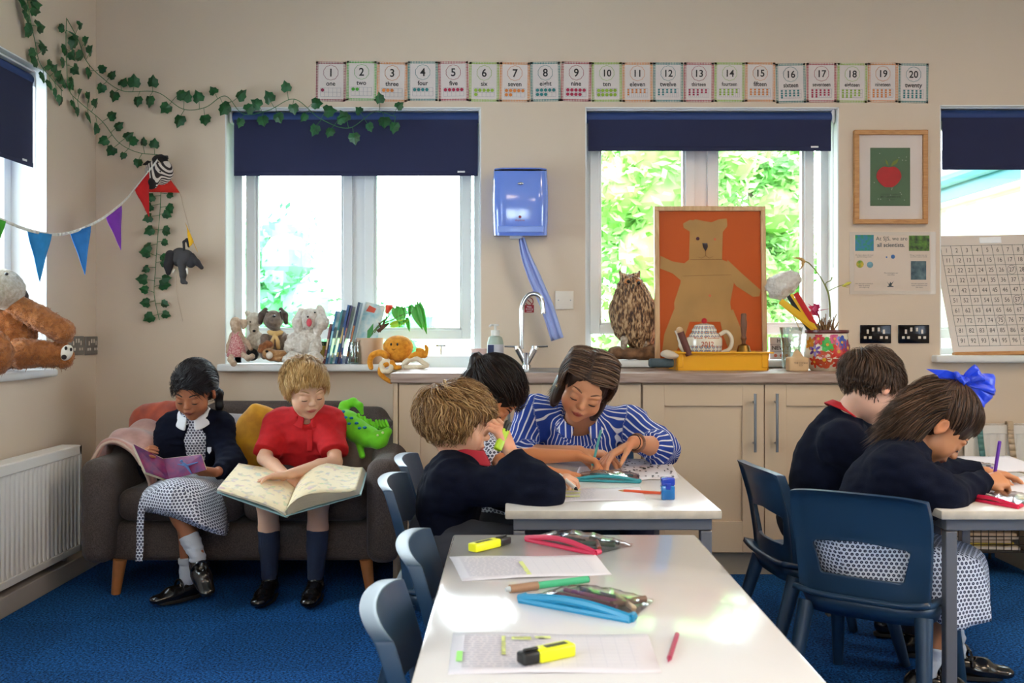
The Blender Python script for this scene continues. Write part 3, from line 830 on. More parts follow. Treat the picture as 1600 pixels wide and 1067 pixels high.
ed = MB(); ed.tube([thrw(i / 20, -.02) + Vector((0, 0, 0)) for i in range(21)], .006, 8); ed.build('piped_edge', M('throw_piping', '#c4a898', .8), o)

# ------------------------------------------------------------------ radiators
radm = M('radiator_white', '#e4e0da', .35)
def radiator(t, L, z0, z1, n):
    """panel facing local -Y, length along X, centre at x=0"""
    h = z1 - z0; mb = MB()
    def f(u, v):
        x = -L / 2 + .02 + (L - .04) * u; ph = (u * n) % 1.0
        a = 0.0 if ph < .55 else math.sin((ph - .55) / .45 * PI)
        k = min(1, min(v, 1 - v) / .10)
        return Vector((x, -.0 + .012 * a * k, z0 + h * (.06 + .86 * v)))
    mb.grid(f, n * 8, 12); mb.build('front_panel', radm, t, auto=None)
    e = MB(); e.bx(-L / 2, L / 2, -.004, .015, z0, z0 + h * .065); e.bx(-L / 2, L / 2, -.004, .015, z1 - h * .09, z1); e.bx(-L / 2, -L / 2 + .022, -.004, .015, z0, z1); e.bx(L / 2 - .022, L / 2, -.004, .015, z0, z1)
    e.build('panel_border', radm, t, smooth=False, bevel=.003)
    s = MB(); s.bx(-L / 2 + .001, L / 2 - .001, .016, .077, z0 + .01, z1 - .012); s.bx(-L / 2, -L / 2 + .003, .0, .08, z0, z1); s.bx(L / 2 - .003, L / 2, .0, .08, z0, z1)
    s.build('side_cover', radm, t, smooth=False)
    g = MB()
    for k in range(int(L / .02)): g.bx(-L / 2 + .01 + k * .02, -L / 2 + .014 + k * .02, .0, .08, z1 - .006, z1 + .001)
    g.bx(-L / 2, L / 2, .072, .08, z1 - .01, z1 + .001); g.build('top_grille', radm, t, smooth=False)
    MB().bx(-L / 2, L / 2, .078, .082, z0, z1).build('rear_panel', radm, t, smooth=False)
rl = thing('radiator', 'white ribbed radiator on the side wall next to the sofa', 'radiator', (-1.80, 3.25, 0), R(90)); radiator(rl, 1.82, .107, .547, 52)
MB().cyl((.86, .05, 0), (.86, .05, .13), .009, seg=10).cyl((.86, .05, .08), (.86, .05, .13), .014, seg=10).build('pipe', M('pipe_white', '#d9d4cc', .4), rl)
rr = thing('radiator', 'white radiator on the back wall behind the writing girl, straps hanging over it', 'radiator', (2.62, 4.56, 0), 0); radiator(rr, 1.1, .14, .59, 22)
for x, c, lb in ((P(1531, 690, 4.55).x, '#5f8f8c', 'teal strap hanging over the radiator on the back wall'), (P(1579, 690, 4.55).x, '#cbb59a', 'cream strap hanging over the radiator on the back wall')):
    mb = MB(); ps = bez([(x + .03, 4.60, .45), (x + .012, 4.60, .58), (x + .006, 4.585, .604), (x, 4.55, .60), (x - .002, 4.543, .55), (x + .012, 4.54, .42)], 5)
    for i in range(len(ps) - 1):
        a, b = ps[i], ps[i + 1]; w = Vector((.013, 0, 0)); mb.quad(a - w, a + w, b + w, b - w)
    tag(mb.build('strap', M('strap_' + c[1:], c, .7), solid=.003), lb, 'strap')
# ------------------------------------------------------------------ people
def head_rot(yaw=0, pitch=0, roll=0):
    """columns = head axes in the room; the face looks along local -Y"""
    return Matrix.Rotation(R(yaw), 3, 'Z') @ Matrix.Rotation(R(pitch), 3, 'X') @ Matrix.Rotation(R(roll), 3, 'Y')

def head_parts(jaw=1.0, adult=False):
    v = Vol(); n = .92 if adult else 1.0
    v.ell((0, .07, .13), (.345, .425, .37), k=.02)
    v.ell((0, -.13, -.08), (.285 * n, .235, .34), k=.06)
    v.ell((0, -.10, -.26), (.225 * n * jaw, .235, .20), k=.08)
    v.ell((0, -.245, -.405), (.085, .075, .065), k=.08)
    for s in (-1, 1):
        v.ell((s * .165, -.22, -.17), (.11, .11, .12), k=.07)
        v.ell((s * .135, -.415, -.015), (.075, .07, .055), k=.05, sub=True)
        v.ell((s * .132, -.293, -.028), (.078, .075, .066), k=.012)
        v.cone((s * .06, -.345, .062), (s * .20, -.315, .068), .022, .02, k=.05)
        # ear: disc with a hollow
        er = Euler((R(-8), 0, s * R(22))).to_matrix()
        v.ell((s * .352, .055, -.045), (.035, .075, .115), er, k=.02)
        v.ell((s * .392, .045, -.030), (.028, .045, .07), er, k=.02, sub=True)
        v.ell((s * .352, .035, -.135), (.026, .035, .04), er, k=.02)
        v.ell((s * .037, -.392, -.128), (.03, .036, .026), k=.03)
    v.cone((0, -.345, .03), (0, -.415, -.10), .026, .034, k=.05)
    v.ell((0, -.43 if adult else -.42, -.108), (.036, .036, .032), k=.03)
    v.ell((0, -.345, -.225), (.10, .05, .05), k=.05)
    v.ell((-.032, -.383, -.236), (.055, .026, .019), k=.015)
    v.ell((.032, -.383, -.236), (.055, .026, .019), k=.015)
    v.ell((0, -.374, -.276), (.062, .028, .022), k=.014)
    v.cone((-.085, -.385, -.256), (.085, -.385, -.256), .005, .005, k=.014, sub=True)
    v.cone((-.05, -.385, -.318), (.05, -.385, -.318), .012, .012, k=.04, sub=True)
    return v

def eval_ops(ops, p):
    G = np.full(p.shape[:-1], 1.0, np.float32)
    for f, a, b, k, sub in ops:
        d = f(p); G = -smin(-G, d, k) if sub else smin(G, d, k)
    return G

class Head:
    def __init__(s, c, rot, size, adult=False, jaw=1.0):
        s.c = Vector(c); s.rot = rot; s.s = size; s.v = head_parts(jaw, adult)
        s.rm = np.array(rot, dtype=np.float32); s.ca = A3(s.c)
    def W(s, p): return s.c + s.rot @ (Vector(p) * s.s)
    def Wn(s, p): return (p * s.s) @ s.rm.T + s.ca
    def Ln(s, p): return ((p - s.ca) @ s.rm) / s.s
    def add(s, vol, k=.012):
        m = s.s * .62
        vol.fn(lambda p: eval_ops(s.v.ops, s.Ln(p)) * s.s, s.c - Vector((m, m, m)), s.c + Vector((m, m, m)), k)
    def surf(s, x, z, y0=-.6, y1=0.0):
        ys = np.linspace(y0, y1, 160); p = np.stack([np.full(160, x), ys, np.full(160, z)], -1).astype(np.float32)
        d = eval_ops(s.v.ops, p); i = int(np.argmax(d < 0)); return ys[i] if d[i] < 0 else -.3
    def face_bits(s, parent, brow='#3a2a22', lash='#1c1412', open_=0.0):
        lm = M('lash_' + lash[1:], lash, .6); bm_ = M('brow_' + brow[1:], brow, .8)
        for sd in (-1, 1):
            E = Vector((sd * .132, -.293, -.028)); pts = []
            for i in range(9):
                a = R(-52 + 104 * i / 8); e = R(-24 - 6 * math.cos(a))
                pts.append(E + Vector((.080 * math.sin(a) * math.cos(e), -.077 * math.cos(a) * math.cos(e), .068 * math.sin(e))))
            mb = MB(); mb.tube([s.W(p) for p in pts], [s.s * r for r in (.003, .007, .009, .0105, .011, .011, .010, .008, .004)], 6); mb.build('eyelash', lm, parent)
            pts = []
            for i in range(8):
                x = sd * (.065 + .15 * i / 7); z = .085 + .022 * math.sin(PI * i / 7 * .9)
                pts.append(Vector((x, s.surf(x, z) - .001, z)))
            mb = MB(); mb.tube([s.W(p) for p in pts], [s.s * r for r in (.007, .012, .013, .013, .012, .010, .007, .003)], 6); mb.build('eyebrow', bm_, parent)

def skin_color(base, head, lips, socks=None, blush=.12):
    b = np.array(srgb(base)); lp = np.array(srgb(lips))
    def f(pts):
        c = np.tile(b, (len(pts), 1)); q = head.Ln(pts.astype(np.float32))
        w = np.clip(1.5 - 3 * np.abs(np.sqrt(((q[:, 0]) / .088) ** 2 + ((q[:, 2] + .257) / .042) ** 2) - 0.0) + 1.2, 0, 1) * (q[:, 1] < -.30)
        w = np.clip((1.12 - np.sqrt((q[:, 0] / .088) ** 2 + ((q[:, 2] + .256) / .040) ** 2)) * 5, 0, 1) * (q[:, 1] < -.30)
        c = c * (1 - w[:, None]) + lp * w[:, None]
        for s in (-1, 1):
            r = np.sqrt(((q[:, 0] - s * .19) / .11) ** 2 + ((q[:, 2] + .16) / .10) ** 2); w = np.clip(1 - r, 0, 1) * (q[:, 1] < -.1) * blush
            c = c * (1 - w[:, None]) + np.array([b[0], b[1] * .55, b[2] * .5]) * w[:, None]
        e = (np.abs(q[:, 0]) > .33) & (np.abs(q[:, 2] + .04) < .15); c[e] *= np.array([1, .86, .82])
        return c
    return f

def hand(v, w, d, n, L, curl, side=1, spread=8, thumb=(40, 15, 10), fr=None, k=.004):
    """w wrist, d finger direction, n the way the palm faces, L hand length; side=+1 puts the thumb along d x n.
    curl: one (knuckle, middle, tip) bend in degrees per finger, from the thumb side outwards"""
    w, d, n = Vector(w), Vector(d).normalized(), Vector(n); n = (n - d * n.dot(d)).normalized(); x = d.cross(n) * side
    fr = fr or L * .047; PL = L * .50; PW = L * .40
    tips = []
    for i in range(4):
        o = (.5 - i / 3) * PW * .86; b = w + d * (PL * (1 - .05 * abs(i - 1))) + x * o
        v.cone(w + x * o * .62 + d * PL * .10, b, fr * 1.25, fr * 1.18, k=.010)
        if i < 3: v.cone(w + x * (o - PW * .12) * .7 + d * PL * .35, b - x * PW * .12 - d * PL * .1, fr * 1.15, fr * 1.1, k=.010)
    for i in range(4):
        o = (.5 - i / 3) * PW * .86; b = w + d * (PL * (1 - .05 * abs(i - 1))) + x * o
        fl = L * .50 * (.92, 1.0, .95, .76)[i]; c = curl[i] if hasattr(curl[0], '__len__') else curl
        sp = R(spread * (1.2 - i * .8)); dd = (d * math.cos(sp) + x * math.sin(sp)).normalized(); ax = dd.cross(n); a = 0; p = b
        for j, ll in enumerate((.46, .30, .24)):
            a += R(c[j]); dr = Quaternion(ax, a) @ dd; e = p + dr * (fl * ll)
            r0 = fr * (1.06, .96, .88)[j]; v.cone(p, e, r0, fr * (.96, .88, .74)[j], k=.0025); p = e
        tips.append(p)
    o = w + x * PW * .34 + d * PL * .18; a1, a2, a3 = thumb
    td = (d * math.cos(R(a1)) + x * math.sin(R(a1)) + n * .35).normalized(); m = o + td * L * .22
    v.cone(w + x * PW * .15 + d * PL * .1, m, fr * 1.35, fr * 1.2, k=.010)
    td2 = (Quaternion(td.cross(d + n * .8).normalized(), R(a2)) @ td); p = m + td2 * L * .17; v.cone(m, p, fr * 1.15, fr * 1.0, k=.004)
    td3 = (Quaternion(td.cross(d + n * .8).normalized(), R(a2 + a3)) @ td); q = p + td3 * L * .13; v.cone(p, q, fr * 1.0, fr * .8, k=.003)
    tips.append(q); return tips

def hair_cap(head, mat_, parent, col, t=.035, cuts=(), adds=(), vox=.0045, amp=.004, name='hair', bottom=-.22, hairline=.25, ears=True, seed=5):
    v = Vol(); s = head.s
    v.ell((0, .075, .135), (.345 + t, .425 + t, .37 + t), k=.01)
    v.ell((0, .20, -.10), (.27 + t, .27 + t, .30), k=.08)
    for a in adds: v.ell(a[0], a[1], a[2] if len(a) > 2 else None, k=a[3] if len(a) > 3 else .06)
    v.ell((0, -.42, hairline - .42), (.30, .28, .44), k=.03, sub=True)
    if ears:
        for sd in (-1, 1): v.ell((sd * .38, -.06, -.09), (.12, .12, .15), k=.03, sub=True)
    for c in cuts: v.ell(c[0], c[1], c[2] if len(c) > 2 else None, k=.03, sub=True)
    v.cut((0, 0, bottom), (0, -.1, -1), rad=2.0, k=.03)
    ops = v.ops
    V = Vol(); m = s * .85
    V.fn(lambda p: eval_ops(ops, head.Ln(p)) * s, head.c - Vector((m, m, m)), head.c + Vector((m, m, m)))
    cc = np.array(srgb(col))
    def disp(p):
        q = head.Ln(p); ang = np.arctan2(q[:, 0], q[:, 1] - .1); 
        return amp * vnoise(np.stack([ang * 9, q[:, 2] * .8, q[:, 2] * 0], -1), 1.6, seed)
    return vol_obj(name, V, vox, mat_, parent, disp=disp, color=lambda p: np.tile(cc, (len(p), 1)))

def strands(head, parent, N, cols, region, flow, length, w=.018, seed=1, steps=11, lift=.035, grav=0.0, wave=0.0, free=-.3, mat_=None, name='hair_strands', stiff=.0, flat=.45, jit=.18, nape=True):
    """locks of hair marched over the scalp; every argument in head units. region(q)->bool mask of roots,
    flow(q)->(n,3) local direction, length(q)->(n,)"""
    c1 = np.array([0, .20, -.10]); r1 = np.array([.29, .29, .31]); rs = np.random.RandomState(seed); c0 = np.array([0, .075, .135]); rad = np.array([.345, .425, .37])
    N = int(N * 2.3); w = w * .56; d = rs.normal(size=(N * 8, 3)); d /= np.linalg.norm(d, axis=1)[:, None]; q = c0 + d * rad
    m = region(q); q = q[m][:N]; n = len(q); d = d[m][:N]
    Lh = length(q) * rs.uniform(.82, 1.12, n); st = Lh / steps; lf = lift * rs.uniform(.35, 1.25, n)
    pts = [q * 1.0]; p = c0 + (q - c0) * (1 + lf * .4)[:, None]; gl = np.array(head.rot.transposed() @ Vector((0, 0, -1)))
    jv = np.stack([vnoise(q.astype(np.float32) + 3, 9.0, seed + i_) for i_ in range(3)], -1) * jit * 2.2 + rs.normal(size=(n, 3)) * jit * .35; pts = []; prev = None; ph = rs.uniform(0, 6.28, n)
    for k in range(steps + 1):
        pts.append(p.copy())
        f = flow(p) ; f = f / (np.linalg.norm(f, axis=1)[:, None] + 1e-6)
        t = k / steps
        f = f + jv * (0.5 + t) + gl * grav * (0.3 + t)
        if wave: f = f + wave * np.stack([np.sin(ph + k * 1.1), np.cos(ph + k * .9), np.sin(ph * 2 + k)], -1)
        f /= np.linalg.norm(f, axis=1)[:, None] + 1e-6
        if prev is not None: f = f * .6 + prev * .4
        prev = f; p = p + f * st[:, None]
        u = (p - c0) / rad; r = np.linalg.norm(u, axis=1); tgt = 1 + lf * (0.6 + .8 * math.sin(min(1, t * 1.6) * PI / 2))
        if True:
            mk = (r < tgt) | ((p[:, 2] > free) & (r < tgt + .35) & (stiff < .5))
            pull = np.where(r < tgt, 1.0, .55)[:, None]
            p = np.where(mk[:, None], p * (1 - pull) + (c0 + u / r[:, None] * tgt[:, None] * rad) * pull, p)
            if not nape: continue
            u1 = (p - c1) / r1; q1 = np.linalg.norm(u1, axis=1); p = np.where((q1 < tgt)[:, None], c1 + u1 / q1[:, None] * tgt[:, None] * r1, p)
    A = np.stack(pts, 1)                                     # n, steps+1, 3
    T = np.gradient(A, axis=1); T /= np.linalg.norm(T, axis=2)[:, :, None] + 1e-9
    out = A - c0; out /= np.linalg.norm(out, axis=2)[:, :, None]
    X = np.cross(T, out); X /= np.linalg.norm(X, axis=2)[:, :, None] + 1e-9; Y = np.cross(X, T)
    tt = np.linspace(0, 1, steps + 1); prof = np.minimum(1, .55 + tt * 2.2) * np.clip((1.02 - tt) * 2.6, .06, 1)
    ww = w * rs.uniform(.6, 1.3, n)[:, None] * prof[None, :]; K = 4
    ring = [(math.cos(2 * PI * a / K), math.sin(2 * PI * a / K)) for a in range(K)]
    V = np.stack([A + X * (ww * c)[:, :, None] + Y * (ww * sn * flat)[:, :, None] for c, sn in ring], 2)   # n, s, K, 3
    V = head.Wn(V.reshape(-1, 3).astype(np.float32)); S = steps + 1
    i = np.arange(n)[:, None, None] * S * K; j = np.arange(steps)[None, :, None] * K; kk = np.arange(K)[None, None, :]; k2 = (kk + 1) % K
    Q = np.stack([i + j + kk, i + j + k2, i + j + K + k2, i + j + K + kk], -1).reshape(-1, 4)
    me = bpy.data.meshes.new(name); me.vertices.add(len(V)); me.vertices.foreach_set('co', V.astype(np.float32).ravel())
    me.loops.add(Q.size); me.loops.foreach_set('vertex_index', Q.astype(np.int32).ravel()); me.polygons.add(len(Q)); me.polygons.foreach_set('loop_start', np.arange(len(Q), dtype=np.int32) * 4)
    me.update(calc_edges=True); me.polygons.foreach_set('use_smooth', [True] * len(Q)); me.materials.append(mat_ or hair_m)
    cs = np.array([srgb(c) for c in cols]); a = rs.randint(0, len(cs), n); b = rs.randint(0, len(cs), n); u = rs.rand(n)[:, None]; cc = cs[a] * u + cs[b] * (1 - u)
    at = me.color_attributes.new('tint', 'FLOAT_COLOR', 'POINT'); C = np.repeat(cc, S * K, 0); C = np.concatenate([C, np.ones((len(C), 1))], 1).astype(np.float32); at.data.foreach_set('color', C.ravel())
    o = bpy.data.objects.new(name, me); COL.objects.link(o); o.parent = parent; bpy.context.view_layer.update(); o.matrix_parent_inverse = parent.matrix_world.inverted()
    return o

def fixp(parent):
    """children made in room coordinates keep their place under their thing"""
    bpy.context.view_layer.update(); inv = parent.matrix_world.inverted()
    for c in parent.children:
        if not c.get('_loc') and c.matrix_parent_inverse == Matrix.Identity(4): c.matrix_parent_inverse = inv

hair_m = person_mat('hair', rough=.42, spec=.3)
skin_m = person_mat('skin', rough=.5, sss=.12, spec=.35)
jumper_m = M('navy_jumper', '#0d1224', .95, noise=(40, .3), bump=(420, .25), spec=.15)
shoe_m = M('black_leather', '#141416', .22, coat=.4, bump=(60, .05))
sole_m = M('shoe_sole', '#1b1a1a', .7)

def fabric_dots(name, bg='#dfe3ef', dot='#1b2347', f=80.0):
    m, nt, b = node_mat(name, .85); N = nt.nodes.new; L = nt.links.new
    uv = N('ShaderNodeUVMap'); sc = N('ShaderNodeVectorMath'); sc.operation = 'MULTIPLY'; sc.inputs[1].default_value = (f, f * .577, 0); L(uv.outputs[0], sc.inputs[0])
    ds = []
    for off in (0, .5):
        ad = N('ShaderNodeVectorMath'); ad.operation = 'ADD'; ad.inputs[1].default_value = (off, off, 0); L(sc.outputs[0], ad.inputs[0])
        fr = N('ShaderNodeVectorMath'); fr.operation = 'FRACTION'; L(ad.outputs[0], fr.inputs[0])
        sb = N('ShaderNodeVectorMath'); sb.operation = 'SUBTRACT'; sb.inputs[1].default_value = (.5, .5, 0); L(fr.outputs[0], sb.inputs[0])
        ms = N('ShaderNodeVectorMath'); ms.operation = 'MULTIPLY'; ms.inputs[1].default_value = (1, 1.732, 0); L(sb.outputs[0], ms.inputs[0])
        ln = N('ShaderNodeVectorMath'); ln.operation = 'LENGTH'; L(ms.outputs[0], ln.inputs[0]); ds.append(ln)
    mn = N('ShaderNodeMath'); mn.operation = 'MINIMUM'; L(ds[0].outputs['Value'], mn.inputs[0]); L(ds[1].outputs['Value'], mn.inputs[1])
    r = N('ShaderNodeValToRGB'); r.color_ramp.interpolation = 'LINEAR'
    r.color_ramp.elements[0].position = .30; r.color_ramp.elements[0].color = srgb(dot) + (1,); r.color_ramp.elements[1].position = .37; r.color_ramp.elements[1].color = srgb(bg) + (1,)
    e = r.color_ramp.elements.new(.09); e.color = srgb(dot) + (1,); e = r.color_ramp.elements.new(.05); e.color = srgb(bg) + (1,)
    L(mn.outputs[0], r.inputs[0]); L(r.outputs[0], b.inputs['Base Color']); return m
gingham = fabric_dots('navy_spotted_cotton')

def sock(parent, a, b, ra, rb, m, name='sock', fold=0.0):
    v = Vol(); v.cone(a, b, ra, rb, k=.004); ax = Vector(a) - Vector(b); v.cut(Vector(a) - ax.normalized() * .0, ax, rad=.1, k=.002)
    return vol_obj(name, v, .0035, m, parent, disp=(lambda p: fold * vnoise(p * np.array([1, 1, 3.5], np.float32), 30, 2)) if fold else None)

def shoe(parent, ankle, toe, L=.19, up=(0, 0, 1), h=.05, strap=False, boot=False, w=.036):
    """leather shoe: heel under the ankle, pointing at toe"""
    ankle = Vector(ankle); d = Vector(toe) - ankle; up = Vector(up); up = up.normalized(); d = (d - up * d.dot(up)).normalized(); x = d.cross(up)
    heel = ankle - up * (h) ; base = heel - d * .03
    v = Vol(); fl = (up, .62)
    v.cone(base + up * .028, base + d * L * .30 + up * .030, w * .82, w * .80, k=.01)
    v.cone(base + d * L * .25 + up * .026, base + d * L * .55 + up * .020, w * .80, w * .92, k=.015)
    v.cone(base + d * L * .5 + up * .018, base + d * (L * .84) + up * .012, w * .98, w * .86, k=.015, flat=fl)
    if boot: v.cone(base + d * .025 + up * .03, ankle + up * .03, w * .88, w * .82, k=.012)
    else: v.cone(base + d * .02 + up * .03, base + d * .015 + up * .052, w * .80, w * .74, k=.01)
    v.cut(base, -up, c=base + d * L * .4, rad=L, k=.002)
    if not boot:
        v.ell(base + d * L * .34 + up * .070, (w * .62, w * .62, .045), k=.006, sub=True)
    if not boot: v.cut(base + up * .060, up, c=base + d * L * .4 + up * .06, rad=L, k=.004)
    o = vol_obj('shoe', v, .0035, shoe_m, parent)
    s = MB(); n = 24; poly = []
    for i in range(n):
        a = 2 * PI * i / n; t = .5 + .5 * math.cos(a); yy = (-.030 * 0 - w * .85) + (L + w * .0) * t; ww = w * (1.02 if t > .45 else .88) * abs(math.sin(a)) ** .7 * (1 if math.sin(a) > 0 else -1)
        poly.append((yy, ww))
    s.prism(poly, .012, base + up * (-.002), d, x); s.build('sole', sole_m, o, bevel=.002)
    if strap:
        q = base + d * L * .36; s = MB(); s.tube([q + x * w * math.cos(a) * .98 + up * (.030 + .040 * math.sin(a)) for a in [PI * i / 12 for i in range(13)]], .0045, 6, flat=1.0)
        so = s.build('strap', shoe_m, o)
    return o

def seg_uv(o, bones, nz=.004):
    """UV.x = arc distance round the nearest bone, UV.y = distance along it (for stripes that run along a garment)"""
    me = o.data; n = len(me.vertices); co = np.empty(n * 3, np.float32); me.vertices.foreach_get('co', co); co = co.reshape(-1, 3)
    best = np.full(n, 9.0); U = np.zeros(n); Vv = np.zeros(n)
    for a, b, ref, rad in bones:
        a, b = A3(a), A3(b); ba = b - a; L = float(np.linalg.norm(ba)); t = ba / L; h = np.clip((co - a) @ t, 0, L); q = co - a - h[:, None] * t; dist = np.linalg.norm(q, axis=1) - rad
        rf = A3(ref); rf = rf - t * float(rf @ t); rf /= np.linalg.norm(rf); rg = np.cross(t, rf); u = np.arctan2(q @ rg, q @ rf) * rad
        m = dist < best; best[m] = dist[m]; U[m] = u[m]; Vv[m] = h[m]
    U += nz * vnoise(co, 14, 3)
    uv = me.uv_layers.new(name='uv'); vi = np.empty(len(me.loops), np.int32); me.loops.foreach_get('vertex_index', vi)
    uv.data.foreach_set('uv', np.stack([U[vi], Vv[vi]], 1).astype(np.float32).ravel())

def wrinkle(amp=.004, sc=(22, 22, 40), seed=3, k=1.0):
    s = np.array(sc, np.float32)
    return lambda p: amp * (np.abs(vnoise(p * s, 1.0, seed)) * 2 - .7) * .6 + amp * .5 * vnoise(p * s * 2.1, 1.0, seed + 1)

def collar(parent, c, r, up, fwd, m, h=.03, open_=.3, flare=1.35, name='collar', sx=1.0, thick=.004):
    """folded collar: a ring round the neck open at the front"""
    up = Vector(up).normalized(); fwd = Vector(fwd); fwd = (fwd - up * fwd.dot(up)).normalized(); x = fwd.cross(up); c = Vector(c)
    def f(u, v):
        a = open_ + (2 * PI - 2 * open_) * u; fr = math.cos(a); rr = r * (1 + (flare - 1) * v) ; drop = -h * v - .018 * max(0, fr) * (1 + v * .6)
        rr += .0 if v < .5 else .0
        return c + fwd * (rr * math.cos(a)) + x * (rr * sx * math.sin(a)) + up * (drop + .006)
    mb = MB(); mb.grid(f, 28, 5); return mb.build(name, m, parent, solid=thick, sub=1)
def V3(a): return Vector(a)
def limbs(v, J, k=1.0, neck=.044, legs=True, arms=True, head=None):
    """bare body: trunk core, neck, arms and legs joined smoothly; J holds the joints in the room"""
    g = lambda n: Vector(J[n])
    v.cone(g('pelvis'), g('chest'), .085 * k, .085 * k, k=.03); v.cone(g('chest'), g('neck'), .075 * k, .045 * k, k=.03)
    v.cone(g('neck'), head.W((0, .10, -.22)), neck, neck * .92, k=.02)
    for i in (0, 1):
        if arms:
            v.cone(g('chest'), g('sh%d' % i), .06 * k, .036 * k, k=.03)
            v.cone(g('sh%d' % i), g('el%d' % i), .036 * k, .029 * k, k=.02)
            m = g('el%d' % i).lerp(g('wr%d' % i), .35)
            v.cone(g('el%d' % i), m, .028 * k, .030 * k, k=.01); v.cone(m, g('wr%d' % i), .030 * k, .0195 * k, k=.008, )
        if legs:
            v.cone(g('pelvis'), g('hip%d' % i), .07 * k, .062 * k, k=.03)
            v.cone(g('hip%d' % i), g('kn%d' % i), .062 * k, .043 * k, k=.02)
            m = g('kn%d' % i).lerp(g('an%d' % i), .35); bk = J.get('back', Vector((0, .012, 0)))
            v.cone(g('kn%d' % i), m + bk, .041 * k, .040 * k, k=.015); v.cone(m + bk, g('an%d' % i), .040 * k, .026 * k, k=.012)

def torso_garment(v, J, rc=.108, rw=.105, flat=.70, fwd=(0, -1, 0), sh=.048, k=.06, drop=None):
    g = lambda n: Vector(J[n]); fl = (fwd, flat)
    v.cone(g('pelvis'), g('chest'), rw, rc, k=k, flat=fl)
    mid = g('chest').lerp(g('neck'), .5); v.cone(g('chest'), mid, rc, rc * .80, k=k, flat=fl)
    v.cone(g('sh0'), g('sh1'), sh, sh, k=k); v.cone(mid, g('neck'), .07, .052, k=k)

def sleeve(v, J, i, r0=.048, r1=.044, r2=.034, full=True, t=.55, k=.07):
    s, e, w = (Vector(J[n % i]) for n in ('sh%d', 'el%d', 'wr%d'))
    if not full:
        m = s.lerp(e, t); v.cone(s, m + (m - s).normalized() * .02, r0, r1, k=k); v.cut(m, e - s, c=m, rad=r1 * 1.9, k=.003); return
    v.cone(s, e, r0, r1, k=k); m = e.lerp(w, t if t > .6 else 1.0); v.cone(e, m, r1, r2, k=k); v.cut(m - (w - e).normalized() * .004, w - e, c=m, rad=r2 * 1.7, k=.003)

def loft(rings, nu=48, nv=24, amp=0.0, freq=7, seed=0):
    """smooth surface through closed rings of points (all rings equally long)"""
    K = len(rings[0]); rr = []
    for ring in rings:
        q = [Vector(p) for p in ring]; q3 = q + q + q; b = bez(q3, 8); L = len(b) - 1; a0 = int(K * 8); rr.append([b[a0 + (i * K * 8) // nu] for i in range(nu)])
    cols = [bez([r[i] for r in rr], max(2, nv // (len(rings) - 1))) for i in range(nu)]
    mb = MB(); n = len(cols[0]); vs = []
    for j in range(n):
        cen = sum((cols[i][j] for i in range(nu)), Vector()) / nu
        for i in range(nu):
            p = cols[i][j]; d = (p - cen); d.z *= .3; d = d.normalized() if d.length > 1e-6 else d
            vs.append(p + d * amp * (j / n) * math.sin(2 * PI * i / nu * freq + seed + 1.3 * math.sin(j * .2)))
    fs = [(j * nu + i, j * nu + (i + 1) % nu, (j + 1) * nu + (i + 1) % nu, (j + 1) * nu + i) for j in range(n - 1) for i in range(nu)]
    return mb.add(vs, fs)

def slab(mb, q, t):
    """four corner points thickened by t along their normal"""
    q = [Vector(p) for p in q]; n = (q[1] - q[0]).cross(q[3] - q[0]).normalized() * t
    b = [p + n for p in q]; return mb.add(q + b, [(0, 1, 2, 3), (7, 6, 5, 4), (0, 4, 5, 1), (1, 5, 6, 2), (2, 6, 7, 3), (3, 7, 4, 0)])

def toln(cols): return cols
